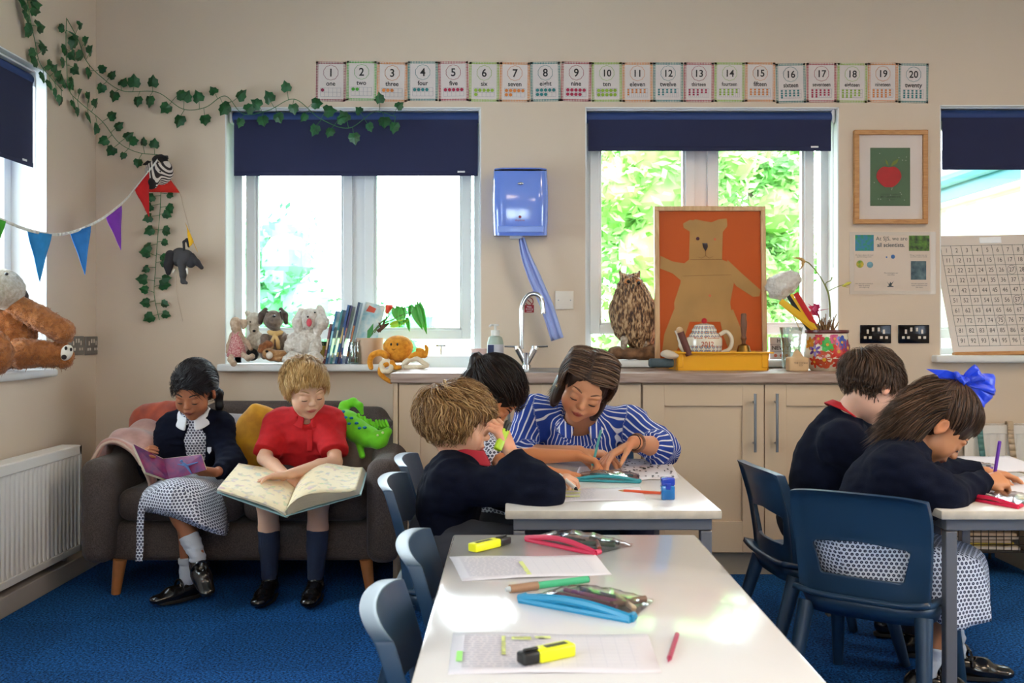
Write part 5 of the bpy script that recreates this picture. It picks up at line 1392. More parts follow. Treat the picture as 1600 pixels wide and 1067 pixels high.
def woman():
    t = thing('person', 'woman in a blue and white striped blouse pointing at the work on the table', 'person', (.28, 3.80, .33))
    J = dict(pelvis=V3((.30, 3.82, .42)), chest=P(908, 708, 3.70), neck=P(906, 657, 3.62), sh0=P(836, 645, 3.68), sh1=P(986, 664, 3.64),
             el0=P(806, 712, 3.62), wr0=P(905, 706, 3.42), el1=P(1034, 700, 3.48), wr1=P(990, 691, 3.32),
             hip0=V3((.20, 3.78, .42)), hip1=V3((.40, 3.78, .42)), kn0=V3((.16, 3.36, .44)), kn1=V3((.42, 3.36, .44)), an0=V3((.16, 3.32, .08)), an1=V3((.42, 3.32, .08)))
    H = Head(P(915, 603, 3.42), head_rot(-8, 28, 23), .240, adult=True, jaw=1.05)
    v = Vol(); limbs(v, J, 1.15, head=H, neck=.052); H.add(v)
    hand(v, J['wr1'], (-.80, -.12, -.42), (-.25, -.15, -1), .180, [(28, 22, 10), (24, 20, 10), (16, 20, 12), (6, 14, 10)], side=1, thumb=(40, 8, 8), fr=.0082, spread=12)
    hand(v, J['wr0'], (.85, -.2, -.05), (0, 0, -1), .175, [(20, 30, 20)] * 4, side=-1, thumb=(40, 12, 10), fr=.0082)
    vol_obj('body', v, .0036, skin_m, t, color=skin_color('#cf936f', H, '#a4524a', blush=.3))
    H.face_bits(t, '#6b4a36', '#2a1c18')
    v = Vol(); torso_garment(v, J, .150, .140, .72, sh=.062, k=.05)
    v.cone(J['sh0'], J['el0'], .064, .060, k=.03); m = J['el0'].lerp(J['wr0'], .36); v.cone(J['el0'], m, .060, .040, k=.02); v.cut(m, J['wr0'] - J['el0'], c=m, rad=.07)
    v.cone(J['sh1'], J['el1'], .064, .064, k=.03); m1 = J['el1'].lerp(J['wr1'], .42) ; v.cone(J['el1'], m1, .060, .043, k=.02); v.cut(m1, J['wr1'] - J['el1'], c=m1, rad=.075)
    v.cone(J['neck'] + V3((-.005, -.06, .03)), P(908, 692, 3.50), .050, .012, k=.01, sub=True)
    v.cone(J['neck'] + V3((0, -.02, .0)), J['neck'] + V3((0, -.03, .09)), .060, .075, k=.012, sub=True)
    o = vol_obj('blouse', v, .0045, stripes_mat(), t, disp=wrinkle(.008, (14, 14, 20)))
    seg_uv(o, [(J['pelvis'], J['neck'], (0, -1, 0), .15), (J['sh0'], J['el0'], (0, -1, 0), .062), (J['el0'], J['wr0'], (0, -1, 0), .055), (J['sh1'], J['el1'], (0, -1, 0), .062), (J['el1'], J['wr1'], (0, -1, 0), .055), (J['chest'], J['neck'] + V3((0, 0, .05)), (0, -1, 0), .16)], .005)
    o = collar(t, J['neck'] + V3((0, -.018, .012)), .062, (0, -.35, 1), (0, -1, 0), MATS['blue_striped_cotton'], h=.030, open_=.42, flare=1.45); box_uv(o)
    v = Vol()
    for i in (0, 1): v.cone(J['pelvis'], J['hip%d' % i], .13, .105, k=.03); v.cone(J['hip%d' % i], J['kn%d' % i], .095, .068, k=.02); v.cone(J['kn%d' % i], J['an%d' % i], .062, .050, k=.02); v.cut(J['an%d' % i], (0, 0, -1), rad=.1)
    vol_obj('trousers', v, .008, M('navy_trousers', '#1d2340', .9), t, disp=wrinkle(.004))
    for i in (0, 1): shoe(t, J['an%d' % i], J['an%d' % i] + V3((0, -.2, 0)), .245, h=.067, w=.042)
    # bob with a side parting
    hc = ('#3a2820', '#5a4133', '#7a5d48', '#2c1f1a', '#8d7058', '#4a352a')
    hair_cap(H, hair_m, t, '#35251e', t=.015, hairline=.28, ears=False, adds=[((-.31, .16, -.22), (.10, .22, .38)), ((.31, .16, -.22), (.10, .22, .38)), ((0, .34, -.22), (.30, .20, .42))], cuts=[((.0, -.50, -.20), (.36, .42, .50))], bottom=-.56)
    def fl(p):
        side = np.sign(p[:, 0:1] + .06 + 1e-4); top = ((p[:, 2:3] > .30) | (p[:, 1:2] < -.08)) & (np.abs(p[:, 0:1]) < .34)
        return np.where(top, side * np.array([1.0, 0, 0]) + np.array([0, .32, -.08]), np.array([0, .22, -1.0]) + side * np.array([.05, 0, 0]))
    reg = lambda q: (q[:, 2] > -.12) & ~((q[:, 1] < -.14) & (q[:, 2] < .26)) & ~((np.abs(q[:, 0]) > .2) & (q[:, 1] < .02) & (q[:, 2] < .2))
    strands(H, t, 1500, hc, reg, fl, lambda q: .56 + .40 * (q[:, 2] + .1), w=.0125, seed=36, lift=.15, free=-.15, jit=.10)
    for s in (-1, 1): MB().ball(H.W((s * .365, .02, -.175)), .0065, 12).build('earring', M('gold', '#c99a3c', .25, 1.0), t)
    # watch, bangle, ring
    ax = (J['wr1'] - J['el1']).normalized(); c = J['wr1'] - ax * .022; fm = frame_to(ax)
    MB().tube([c + fm @ V3((.0265 * math.cos(a), .0265 * math.sin(a), 0)) for a in [2 * PI * i / 20 for i in range(21)]], .0085, 6, flat=.28, up=ax).build('watch', M('watch_strap', '#8f6f5e', .4, .5), t)
    c = J['wr1'] - ax * .002
    MB().tube([c + fm @ V3((.0255 * math.cos(a), .0255 * math.sin(a), 0)) for a in [2 * PI * i / 20 for i in range(21)]], .0016, 6).build('bangle', blk, t)
    fixp(t)
woman()
# ---------------------------------------------------------------- dark-haired boy in a navy jumper, seen from behind
def boy_back():
    t = thing('person', 'short brown-haired boy in a navy jumper with red collar, facing away', 'person', (.98, 3.22, .33))
    J = dict(pelvis=V3((.97, 3.24, .42)), chest=P(1290, 728, 3.24), neck=P(1318, 656, 3.22), sh0=P(1316, 692, 3.09), sh1=P(1336, 684, 3.33),
             el0=P(1385, 748, 3.02), wr0=P(1436, 748, 3.12), el1=P(1400, 740, 3.42), wr1=P(1450, 742, 3.30),
             hip0=V3((1.0, 3.15, .41)), hip1=V3((1.0, 3.31, .41)), kn0=V3((1.28, 3.13, .40)), kn1=V3((1.28, 3.33, .40)), an0=V3((1.27, 3.13, .08)), an1=V3((1.27, 3.33, .08)), back=V3((-.01, 0, 0)))
    H = Head(P(1361, 604, 3.18), head_rot(114, 34, 4), .218)
    v = Vol(); limbs(v, J, .98, head=H, neck=.044); H.add(v)
    for i in (0, 1): hand(v, J['wr%d' % i], (.9, .1, -.1), (0, 0, -1), .13, (20, 30, 20), side=(1, -1)[i], fr=.007)
    vol_obj('body', v, .0036, skin_m, t, color=skin_color('#e0ae96', H, '#bd6a60', blush=.3))
    H.face_bits(t, '#4a3426', '#2b1c16')
    v = Vol(); torso_garment(v, J, .122, .118, .74, fwd=(1, 0, 0), sh=.052)
    for i in (0, 1): sleeve(v, J, i, .054, .050, .034, t=.93)
    v.cone(J['neck'] + V3((.01, 0, .0)), J['neck'] + V3((.04, 0, .08)), .046, .06, k=.01, sub=True)
    vol_obj('jumper', v, .0048, jumper_m, t, disp=wrinkle(.007, (15, 15, 22)))
    collar(t, J['neck'] + V3((.010, 0, .036)), .052, (.50, 0, 1), (1, 0, -.4), M('red_polo_collar', '#c8202a', .85), h=.020, open_=.3, flare=1.35)
    v = Vol()
    for i in (0, 1): v.cone(J['pelvis'], J['hip%d' % i], .10, .082, k=.03); v.cone(J['hip%d' % i], J['kn%d' % i], .082, .058, k=.02); v.cone(J['kn%d' % i], J['an%d' % i], .056, .045, k=.02); v.cut(J['an%d' % i], (0, 0, -1), rad=.1)
    vol_obj('trousers', v, .007, MATS['grey_trousers'], t, disp=wrinkle(.004))
    for i in (0, 1): shoe(t, J['an%d' % i], J['an%d' % i] + V3((.2, 0, 0)), .20, h=.067)
    hc = ('#2b1c15', '#3f2a1f', '#57402f', '#241812', '#6a5140')
    hair_cap(H, hair_m, t, '#2e1f17', t=.008, hairline=.26, bottom=-.14)
    crown = np.array([.05, .30, .44])
    def fl(p):
        d = p - crown; d /= np.linalg.norm(d, axis=1)[:, None] + .05
        return d + np.array([0, -.5, 0]) * (p[:, 2:3] > .2) + np.array([0, -.15, -.9]) * (p[:, 2:3] <= .2)
    reg = lambda q: (q[:, 2] > -.19) & ~((q[:, 1] < -.12) & (q[:, 2] < .24)) & ~((np.abs(q[:, 0]) > .22) & (q[:, 1] < .10) & (q[:, 2] < .06))
    strands(H, t, 2000, hc, reg, fl, lambda q: .36 - .16 * (q[:, 2] < .15) - .08 * (q[:, 2] < -.05), w=.011, seed=46, lift=.17, free=-.3, jit=.12, nape=False)
    fixp(t)
boy_back()

# ---------------------------------------------------------------- girl with the blue bow, writing
def girl_bow():
    t = thing('person', 'girl with a royal blue hair bow leaning low to write', 'person', (.96, 2.80, .33))
    J = dict(pelvis=V3((.965, 2.80, .425)), chest=P(1372, 770, 2.80), neck=P(1420, 704, 2.81), sh0=P(1405, 735, 2.70), sh1=P(1425, 722, 2.93),
             el0=P(1470, 776, 2.67), wr0=P(1540, 752, 2.80), el1=P(1480, 745, 3.05), wr1=P(1540, 738, 3.02),
             hip0=V3((1.02, 2.74, .41)), hip1=V3((1.02, 2.90, .41)), kn0=V3((1.225, 2.75, .355)), kn1=V3((1.245, 2.91, .355)), an0=V3((1.155, 2.78, .085)), an1=V3((1.31, 2.94, .085)), back=V3((-.01, 0, 0)))
    H = Head(P(1468, 664, 2.82), head_rot(82, 52, 0), .222)
    v = Vol(); limbs(v, J, .95, head=H, neck=.040); H.add(v)
    hand(v, J['wr0'], (.80, .25, .02), (-.1, .6, -.7), .125, [(50, 60, 30), (55, 60, 30), (60, 60, 30), (60, 60, 30)], side=-1, thumb=(35, 15, 15), fr=.0072)
    hand(v, J['wr1'], (.9, .1, -.1), (0, 0, -1), .125, (15, 20, 15), side=-1, fr=.0068)
    vol_obj('body', v, .0034, skin_m, t, color=skin_color('#bd8059', H, '#96524a', blush=.25))
    H.face_bits(t, '#3a281e', '#160e0c')
    v = Vol(); torso_garment(v, J, .115, .112, .74, fwd=(1, 0, -.4), sh=.050)
    for i in (0, 1): sleeve(v, J, i, .053, .048, .032, t=.96)
    v.cone(J['neck'] + V3((.01, 0, .0)), J['neck'] + V3((.06, 0, .06)), .040, .055, k=.01, sub=True)
    vol_obj('cardigan', v, .0045, jumper_m, t, disp=wrinkle(.006, (17, 17, 24)))
    def ring(cx, cy, rx, ry, z, zb=None): return [V3((cx + a * rx, cy + b * ry, (z if a > -.3 or zb is None else zb))) for a, b in ((1, 0), (.7, .75), (0, 1), (-.7, .75), (-1, 0), (-.7, -.75), (0, -1), (.7, -.75))]
    rings = [ring(.96, 2.81, .105, .12, .50), ring(.98, 2.82, .14, .15, .455), ring(1.06, 2.83, .20, .16, .43, .36), ring(1.12, 2.83, .205, .175, .395, .345), ring(1.145, 2.83, .195, .175, .30, .342), ring(1.155, 2.83, .185, .17, .235, .34)]
    o = loft(rings, 56, 22, .008, 9, 2).build('skirt', gingham, t, solid=.003); box_uv(o)
    for i in (0, 1):
        a = J['an%d' % i]; sock(t, a.lerp(J['kn%d' % i], .24), a + V3((0, 0, -.01)), .035, .029, MATS['grey_sock'], fold=.004)
        shoe(t, a, a + V3((.2, -.04, 0)), .19, h=.072, strap=True)
    hc = ('#26180f', '#3d281c', '#573c2a', '#1f130d', '#755743')
    hair_cap(H, hair_m, t, '#2e1e17', t=.015, hairline=.20, ears=True, bottom=-.40, adds=[((0, .36, -.2), (.26, .18, .34))])
    top = np.array([0, .30, .52])
    fl1 = lambda p: top - p
    reg1 = lambda q: (q[:, 1] < .30) & (q[:, 2] > .02) & ~((q[:, 1] < -.14) & (q[:, 2] < .20))
    strands(H, t, 1300, hc, reg1, fl1, lambda q: np.linalg.norm(q - top, axis=1) * .95, w=.010, seed=56, lift=.13, free=-9, jit=.07)
    dn = np.array(H.rot.transposed() @ Vector((-.80, .0, -.62)))
    def fl2(p): return np.where(p[:, 2:3] > .05, np.array([0, .35, -1.0]), np.tile(dn, (len(p), 1)))
    reg2 = lambda q: (q[:, 1] > .12) & (q[:, 2] > -.25)
    strands(H, t, 900, hc, reg2, fl2, lambda q: .62 + .5 * np.clip(q[:, 2], -.1, .5), w=.012, seed=57, lift=.16, free=.0, jit=.10, name='loose_hair')
    # bow
    bm_ = M('royal_blue_ribbon', '#1c3fd0', .35, sheen=.2); c = H.W((.0, .26, .575)); b = MB()
    up = V3((.35, 0, 1)).normalized()
    e = c + V3((-.105, -.02, .030)); s = V3((0, -1, .35)).normalized()
    b.add([c + V3((0, 0, -.010)), c + V3((0, -.01, .016)), c.lerp(e, .55) + V3((0, -.01, .016)), e + V3((-.010, 0, .006)), e + V3((.022, 0, -.012)), c.lerp(e, .6) + V3((0, 0, -.026))], [(0, 1, 2, 5), (2, 3, 4, 5)])
    b.build('bow_tail', bm_, t, smooth=False, solid=.0015)
    b = MB()
    def loop(d, n, L, w, th=.014):
        d = V3(d).normalized(); n = V3(n).normalized(); s = d.cross(n).normalized(); K = 12; vs = []
        for i in range(K + 1):
            a = 2 * PI * i / K; r = L * .5 * (1 - math.cos(a)); h = .006 + w * math.sin(a / 2) ** .8
            for j in range(6): q = j / 5 * 2 - 1; vs.append(c + d * r + n * (th * math.sin(a) + .006 * math.cos(j * 2.4 + i * .5) * math.sin(a / 2)) + s * (h * q))
        b.add(vs, [(i * 6 + j, i * 6 + j + 1, i * 6 + 7 + j, i * 6 + 6 + j) for i in range(K) for j in range(5)])
    loop((1, -.1, -.10), (-.15, -1, .3), .085, .024); loop((.75, -.2, -.75), (.1, -1, .2), .085, .026); loop((.45, -.3, .35), (-.3, -1, .3), .052, .020); loop((.8, .6, -.3), (.3, -.8, .6), .07, .026); loop((-.5, -.5, .15), (.0, -.8, .8), .040, .018)
    b.ball(c + V3((.004, -.010, 0)), (.013, .012, .016), 10); b.build('hair_bow', bm_, t, solid=.0012, auto=60)
    fixp(t)
    pen('purple pencil upright in the hand of the girl with the blue bow', P(1551, 762, 2.86), P(1562, 690, 2.80), .0052, M('purple_pencil', '#6a35a8', .3), None, cat='pencil', name='pencil', tipcol=M('pencil_wood', '#d2a878', .7), hexa=True)
girl_bow()
# ------------------------------------------------------------------ number cards
paper_m = M('card_paper', '#d6ccc8', .6); ink = M('black_ink', '#1c1a1e', .6); grid_ink = M('grid_ink', '#8e8a98', .7)
NC = {'p': '#8c1f45', 'g': '#4ea63a', 'o': '#d9813a', 't': '#2c7a7c', 'm': '#a81f45', 'y': '#8fb238'}
def zig(c):
    n = 'border_' + c
    if n in MATS: return MATS[n]
    m, nt, b = node_mat(n, .6); ck = nt.nodes.new('ShaderNodeTexChecker'); tc = nt.nodes.new('ShaderNodeTexCoord'); mp = nt.nodes.new('ShaderNodeMapping')
    mp.inputs['Rotation'].default_value = (0, R(45), 0); nt.links.new(tc.outputs['Object'], mp.inputs[0]); nt.links.new(mp.outputs[0], ck.inputs['Vector'])
    ck.inputs['Scale'].default_value = 190; ck.inputs['Color1'].default_value = srgb(NC[c]) + (1,); ck.inputs['Color2'].default_value = srgb('#c9c2b4') + (1,)
    nt.links.new(ck.outputs[0], b.inputs['Base Color']); return m
words_ = 'one two three four five six seven eight nine ten eleven twelve thirteen fourteen fifteen sixteen seventeen eighteen nineteen twenty'.split()
cols_ = 'pgotmyotmyotmyotmyot'
YW = YB - .0015
for i in range(20):
    px = 517 + i * (1427 - 517) / 19.0; jit = random.Random(i); py = 127 + 3 * i / 19 + jit.uniform(-1, 1)
    c = P(px, py, YB); t = thing('number_card', 'number %s card reading %s, in the row of cards above the windows' % (i + 1, words_[i]), 'number card', (c.x, YW, c.z), group='number cards', rot=(0, R(jit.uniform(-1.2, 1.2)), 0))
    w, h = .070, .093; MB().bx(-w, w, -.001, .001, -h, h).build('card', paper_m, t, smooth=False)
    b = MB(); q = .0105
    for a in ((-w, w, h - q, h), (-w, w, -h, -h + q), (-w, -w + q, -h, h), (w - q, w, -h, h)): b.bx(a[0], a[1], -.0016, -.0009, a[2], a[3])
    b.build('border', zig(cols_[i]), t, smooth=False)
    k = MB(); k.text(str(i + 1), .052 if i < 9 else .046, (0, -.0018, .040), bold=True, sx=.95); k.text(words_[i], .030 if len(words_[i]) < 8 else .0255, (0, -.0018, -.010), bold=True, sx=.95 if len(words_[i]) < 7 else .82); k.build('lettering', ink, t, smooth=False)
    s = MB(); pts = []
    for j in range(61):
        a = 2 * PI * j / 60; r = .033 + .0022 * abs(math.sin(a * 5)); pts.append((r * math.cos(a), -.0018, .042 + r * math.sin(a)))
    s.tube(pts, .0008, 4); cm = M('card_colour_' + cols_[i], NC[cols_[i]], .6); s.build('cloud_outline', cm, t, smooth=False)
    n = i + 1; g = MB(); rows = 2; gw, gh = .048, .040; z0 = -.030
    if n <= 10:
        for a in range(6): x = -gw + a * gw * .4; g.bx(x - .0005, x + .0005, -.0015, -.001, z0 - gh, z0)
        for a in range(3): z = z0 - a * gh / 2; g.bx(-gw, gw, -.0015, -.001, z - .0005, z + .0005)
        g.build('ten_frame', grid_ink, t, smooth=False); d = MB()
        for j in range(n): d.disc(.0082, (-gw + (j % 5 + .5) * gw * .4, -.0019, z0 - (j // 5 + .5) * gh / 2))
    else:
        for a in range(11): x = -gw + a * gw * .2; g.bx(x - .0004, x + .0004, -.0015, -.001, z0 - gh, z0)
        for a in range(3): z = z0 - a * gh / 2; g.bx(-gw, gw, -.0015, -.001, z - .0005, z + .0005)
        g.build('ten_frame', grid_ink, t, smooth=False); d = MB()
        for j in range(n):
            if j < 10: x = -gw + (j % 5) * gw * .4 + gw * .1; z = z0 - (j // 5 + .5) * gh / 2 * .7
            else: x = -gw + ((j - 10) % 5) * gw * .4 + gw * .1; z = z0 - (1.5 + (j - 10) // 5 * .7 + .1) * gh / 2 * .75
            if j < 10: z = z0 - .006 - (j // 5) * .011
            else: z = z0 - .028 + .0 - ((j - 10) // 5) * .009
            d.disc(.0048, (x, -.0019, z), seg=8)
    d.build('counting_dots', cm, t, smooth=False)

# ------------------------------------------------------------------ ivy garlands
ivy_m = M('ivy_leaf', '#1b6130', .45, noise=(30, .35), col2='#0f3f20'); stem_m = M('ivy_stem', '#2f6b3a', .6)
leaf_poly = [(0, -.36), (.30, -.44), (.50, -.12), (.40, .02), (.40, .24), (.20, .32), (0, .60), (-.20, .32), (-.40, .24), (-.40, .02), (-.50, -.12), (-.30, -.44)]
def ivy(label, pts, step=.07, seed=1, size=.050, wall='back'):
    rnd = random.Random(seed); pts = [Vector(p) for p in pts]; c = bez(pts, 10); o0 = c[0].copy(); t = thing('ivy_garland', label, 'ivy garland', o0)
    MB().tube([p - o0 for p in c], .0016, 6).build('stem', stem_m, t)
    mb = MB(); sm = mb; acc = 0; side = 1
    nrm = V3_(0, -1, 0) if wall == 'back' else V3_(1, 0, 0)
    for i in range(1, len(c)):
        acc += (c[i] - c[i - 1]).length
        if acc < step: continue
        acc = 0; tan = (c[i] - c[i - 1]).normalized(); 
        for rep in range(2):
            side = -side; nn = nrm
            if wall == 'mix': nn = V3_(1, 0, 0) if c[i].x < XL + .06 and c[i].y < YB - .08 else V3_(0, -1, 0)
            perp = tan.cross(nn).normalized() * side; a = c[i] + tan * rnd.uniform(-.01, .02) * (1 if rep else -1)
            L = rnd.uniform(.022, .042); e = a + perp * L + tan * rnd.uniform(-.012, .012) + nn * rnd.uniform(.004, .014)
            mb.m = 1; sm.tube([a - o0, e - o0], .0009, 4); mb.m = 0
            s = size * rnd.uniform(.75, 1.15); up = (perp + V3_(0, 0, rnd.uniform(-.9, .2))).normalized(); n2 = (nn + V3_(rnd.uniform(-.5, .5), rnd.uniform(-.3, .1), rnd.uniform(-.4, .4))).normalized()
            U = up.cross(n2).normalized(); V = n2.cross(U).normalized(); cc = e + V * s * .3
            vs = [cc - o0 + n2 * s * .08] + [cc - o0 + U * (x * s) + V * (y * s) - n2 * (s * .18 * (abs(x) * 1.6)) for x, y in leaf_poly]
            mb.add(vs, [(0, k + 1, (k + 1) % 12 + 1) for k in range(12)])
    mb.build('leaves', [ivy_m, stem_m], t, smooth=False, solid=.0008)
    return t
def V3_(*a): return Vector(a)
def LW(px, py, off=.02):    # a point just off the side wall
    D = (XL + off) * F / (px - HX); return P(px, py, D)
def BW(px, py, off=.02): return P(px, py, YB - off)
ivy('ivy garland climbing the side wall from the top edge above the blind to the corner', [LW(40, -40), LW(44, 12), LW(54, 62), LW(62, 98), LW(80, 122), LW(98, 142)], .05, 3, wall='left', size=.055)
ivy('ivy garland looping over the side wall and falling to the striped zebra head', [LW(104, 28), LW(103, 60), LW(104, 100), LW(108, 140), LW(125, 160), BW(160, 190), BW(185, 222), BW(215, 238), BW(250, 242)], .062, 5, wall='mix')
ivy('ivy garland running across the back wall and over the blind above the toys', [LW(105, 30), LW(122, 62), LW(135, 95), BW(158, 120), BW(192, 142), BW(245, 144), BW(285, 170), BW(320, 168), BW(352, 150), BW(380, 178, .04), BW(420, 172, .05), BW(460, 155, .05), BW(500, 185, .09), BW(545, 200, .09), BW(585, 175, .06), BW(618, 182, .06)], .075, 8, wall='mix', size=.056)
ivy('ivy strand hanging straight down the back wall below the zebra head', [BW(252, 285), BW(250, 330), BW(246, 375), BW(243, 420), BW(241, 460), BW(249, 500)], .052, 12)

# ------------------------------------------------------------------ bunting
bt = thing('bunting', 'string of coloured fabric pennants sagging across the corner to the zebra head', 'bunting', BW(252, 250, .1))
A = P(-90, 300, 3.35); 
bp = [A, P(0, 342, 3.62), P(50, 361, 3.78), P(96, 366, 3.95), P(145, 350, 4.12), P(188, 320, 4.30), P(215, 290, 4.42), P(246, 250, 4.52)]
bc = bez(bp, 8); tape = MB()
for a, b in zip(bc, bc[1:]): w = V3_(0, 0, .006); tape.quad(a - w, b - w, b + w, a + w)
tape.build('tape', M('white_tape', '#d8d4d0', .8), bt, solid=.001)
c2 = bez([P(246, 250, 4.52), P(262, 268, 4.60), P(281, 302, 4.63), P(286, 320, 4.64), P(297, 362, 4.64)], 5)
MB().tube(c2, .0022, 6).build('cord', M('cord_beige', '#c3ae98', .8), bt)
def flag(a, b, tip, col, nm='pennant'):
    a, b, tip = Vector(a), Vector(b), Vector(tip); m = M('felt_' + col[1:], col, .85, noise=(25, .2)); mb = MB(); n = (b - a).cross(tip - a).normalized(); vs = []; fs = []; K = 8; idx = {}
    for i in range(K + 1):
        l = a.lerp(tip, i / K); r = b.lerp(tip, i / K)
        for j in range(5): idx[i, j] = len(vs); vs.append(l.lerp(r, j / 4) + n * (.003 * (1 - i / K) * math.sin(i * 1.1 + j * .8)))
    for i in range(K):
        for j in range(4): fs.append((idx[i, j], idx[i, j + 1], idx[i + 1, j + 1], idx[i + 1, j]))
    mb.add(vs, fs).build(nm, m, bt, solid=.0015)
flag(P(-35, 330, 3.52), P(9, 346, 3.64), P(-8, 400, 3.56), '#3fae1f')
flag(P(43, 361, 3.76), P(81, 366, 3.88), P(62, 441, 3.82), '#1e86cc')
flag(P(110, 364, 4.00), P(142, 353, 4.10), P(133, 430, 4.05), '#2178c8')
flag(P(166, 340, 4.22), P(190, 321, 4.32), P(189, 391, 4.27), '#7a2aa8')
flag(P(211, 297, 4.40), P(233, 268, 4.48), P(233, 339, 4.44), '#c41418')
flag(P(246, 253, 4.58), P(281, 301, 4.62), P(232, 300, 4.60), '#cf2416')
flag(P(289, 348, 4.62), P(298, 372, 4.56), P(309, 394, 4.52), '#e3a90c'); flag(P(291, 352, 4.60), P(303, 378, 4.52), P(296, 386, 4.52), '#e3a90c')
fixp_later = [bt]

# ------------------------------------------------------------------ toys on the wall
zb, zw = M('zebra_stripes', '#e6dcd4', .8), None
m, nt, b = node_mat('zebra_plush', .9); wv = nt.nodes.new('ShaderNodeTexWave'); wv.inputs['Scale'].default_value = 26; wv.inputs['Distortion'].default_value = 1.0; tc = nt.nodes.new('ShaderNodeTexCoord'); mp = nt.nodes.new('ShaderNodeMapping'); mp.inputs['Rotation'].default_value = (0, R(35), R(20))
nt.links.new(tc.outputs['Object'], mp.inputs[0]); nt.links.new(mp.outputs[0], wv.inputs[0]); rp = nt.nodes.new('ShaderNodeValToRGB'); rp.color_ramp.elements[0].position = .42; rp.color_ramp.elements[1].position = .5; rp.color_ramp.elements[0].color = srgb('#2a2224') + (1,); rp.color_ramp.elements[1].color = srgb('#ddd2ca') + (1,)
nt.links.new(wv.outputs['Fac'], rp.inputs[0]); nt.links.new(rp.outputs[0], b.inputs['Base Color']); zebra_m = m
t = thing('zebra_head', 'plush zebra head mounted on the wall above the hanging ivy', 'toy', BW(250, 268, .05))
v = Vol(); c = P(252, 268, 4.60); v.ell(c, (.052, .06, .062)); v.cone(c + V3_(-.02, -.03, .0), P(238, 286, 4.50), .042, .026, k=.02); vol_obj('head', v, .004, zebra_m, t)
v = Vol(); q = P(236, 287, 4.49); v.ell(q, (.024, .028, .026)); vol_obj('muzzle', v, .004, M('dark_plush', '#1d1a1c', .95), t)
mb = MB(); mb.tube(bez([P(240, 252, 4.55), P(247, 248, 4.55), P(256, 249, 4.58), P(262, 258, 4.62)], 4), [.012, .016, .018, .02, .02, .02, .02, .018, .016, .014, .012, .01, .008], 8).build('mane', MATS['dark_plush'], t)
for a, e in (((238, 256), (224, 257)), ((258, 250), (262, 244))): MB().tube([P(*a, 4.56), P((a[0] + e[0]) / 2, (a[1] + e[1]) / 2 - 2, 4.55), P(*e, 4.56)], [.008, .012, .003], 8).build('ear', MATS['dark_plush'], t)
MB().ball(P(250, 268, 4.535), .005, 8).build('eye', ink, t)
fixp_later.append(t)

t = thing('toy_elephant', 'small grey felt elephant hanging on the wall below the bunting', 'toy', BW(285, 405, .05)); fe = M('grey_felt', '#3f3d40', .95, bump=(300, .4)); fd = M('grey_felt_dark', '#2c2a2d', .95)
v = Vol(); c = P(281, 402, 4.60); v.ell(c, (.042, .035, .045)); v.ell(P(292, 402, 4.58), (.03, .03, .035), k=.02); v.chain([P(284, 412, 4.57), P(286, 430, 4.56), P(286, 440, 4.56), P(291, 442, 4.55)], [.020, .014, .010, .008], k=.01); vol_obj('body', v, .0038, fe, t)
v = Vol(); v.chain([P(266, 398, 4.58), P(263, 415, 4.58), P(263, 426, 4.58)], [.022, .020, .012], k=.01); vol_obj('hind_leg', v, .004, fd, t)
v = Vol(); v.ell(P(298, 408, 4.57), (.026, .014, .032)); v.chain([P(300, 398, 4.57), P(308, 410, 4.56), P(315, 418, 4.56)], [.010, .013, .010], k=.01); vol_obj('ear', v, .004, fd, t)
v = Vol(); v.chain([P(288, 395, 4.57), P(287, 378, 4.57), P(292, 374, 4.57), P(295, 385, 4.57)], [.006, .006, .006, .006], k=.004); vol_obj('tail_loop', v, .003, fd, t)
v = Vol(); v.cone(P(292, 420, 4.56), P(293, 428, 4.55), .006, .003); v.cone(P(273, 422, 4.57), P(270, 426, 4.56), .006, .003); vol_obj('tusk', v, .003, M('tusk_white', '#ddd6cc', .6), t)
fixp_later.append(t)
tag(MB().tube(bez([BW(276, 430, .01), BW(277, 460, .01), BW(281, 480, .01), BW(286, 502, .01)], 4), .0018, 6).build('string', M('cord_beige', '#c3ae98', .8)), 'loose grey string hanging below the felt elephant', 'string')

# ------------------------------------------------------------------ paper towel dispenser
disp_m = M('dispenser_blue', '#6f8fe8', .12, coat=.5); disp_d = M('dispenser_blue_deep', '#5a78d4', .15, coat=.5)
t = thing('paper_towel_dispenser', 'glossy blue paper towel dispenser on the wall over the tap', 'dispenser', BW(813, 320, 0)); w, h, d = .125, .148, .15
def dsp(u, vv):
    a = PI * u; x = -w * math.copysign(abs(math.cos(a)) ** .35, math.cos(a)); bul = 1 + .04 * math.sin(PI * vv)
    y = -d * (math.sin(a) ** .35) * (.86 + .14 * math.sin(PI * (vv * .75 + .12))); z = h - 2 * h * vv; return V3_(x * bul, y, z - .01 * math.sin(a))
mb = MB(); mb.grid(dsp, 40, 16); mb.build('cover', disp_m, t, auto=None)
mb = MB(); mb.prism([(-w, .0), (w, 0), (w * .96, -d * .8), (w * .7, -d), (-w * .7, -d), (-w * .96, -d * .8)], .006, (0, 0, h), (1, 0, 0), (0, 1, 0)); mb.prism([(-w, .0), (w, 0), (w * .96, -d * .7), (w * .7, -d * .8), (-w * .7, -d * .8), (-w * .96, -d * .7)], .006, (0, 0, -h), (1, 0, 0), (0, 1, 0)); mb.build('top_and_base', disp_d, t, bevel=.002)
MB().rbox((0, -d * 1.0, -h + .018), (w * 1.7, .012, .03), .006).build('lower_lip', M('dispenser_lip', '#8aa8f4', .2), t)
MB().ball((0, -d * 1.005, h * .53), (.014, .003, .006), 12).build('keyhole', chrome, t)
k = MB(); k.disc(.007, (-.003, -d - .0035, -h * .50)); k.text('dispense', .013, (-.003, -d - .0035, -h * .60)); k.build('logo', M('logo_red', '#7a2440', .5), t, smooth=False)
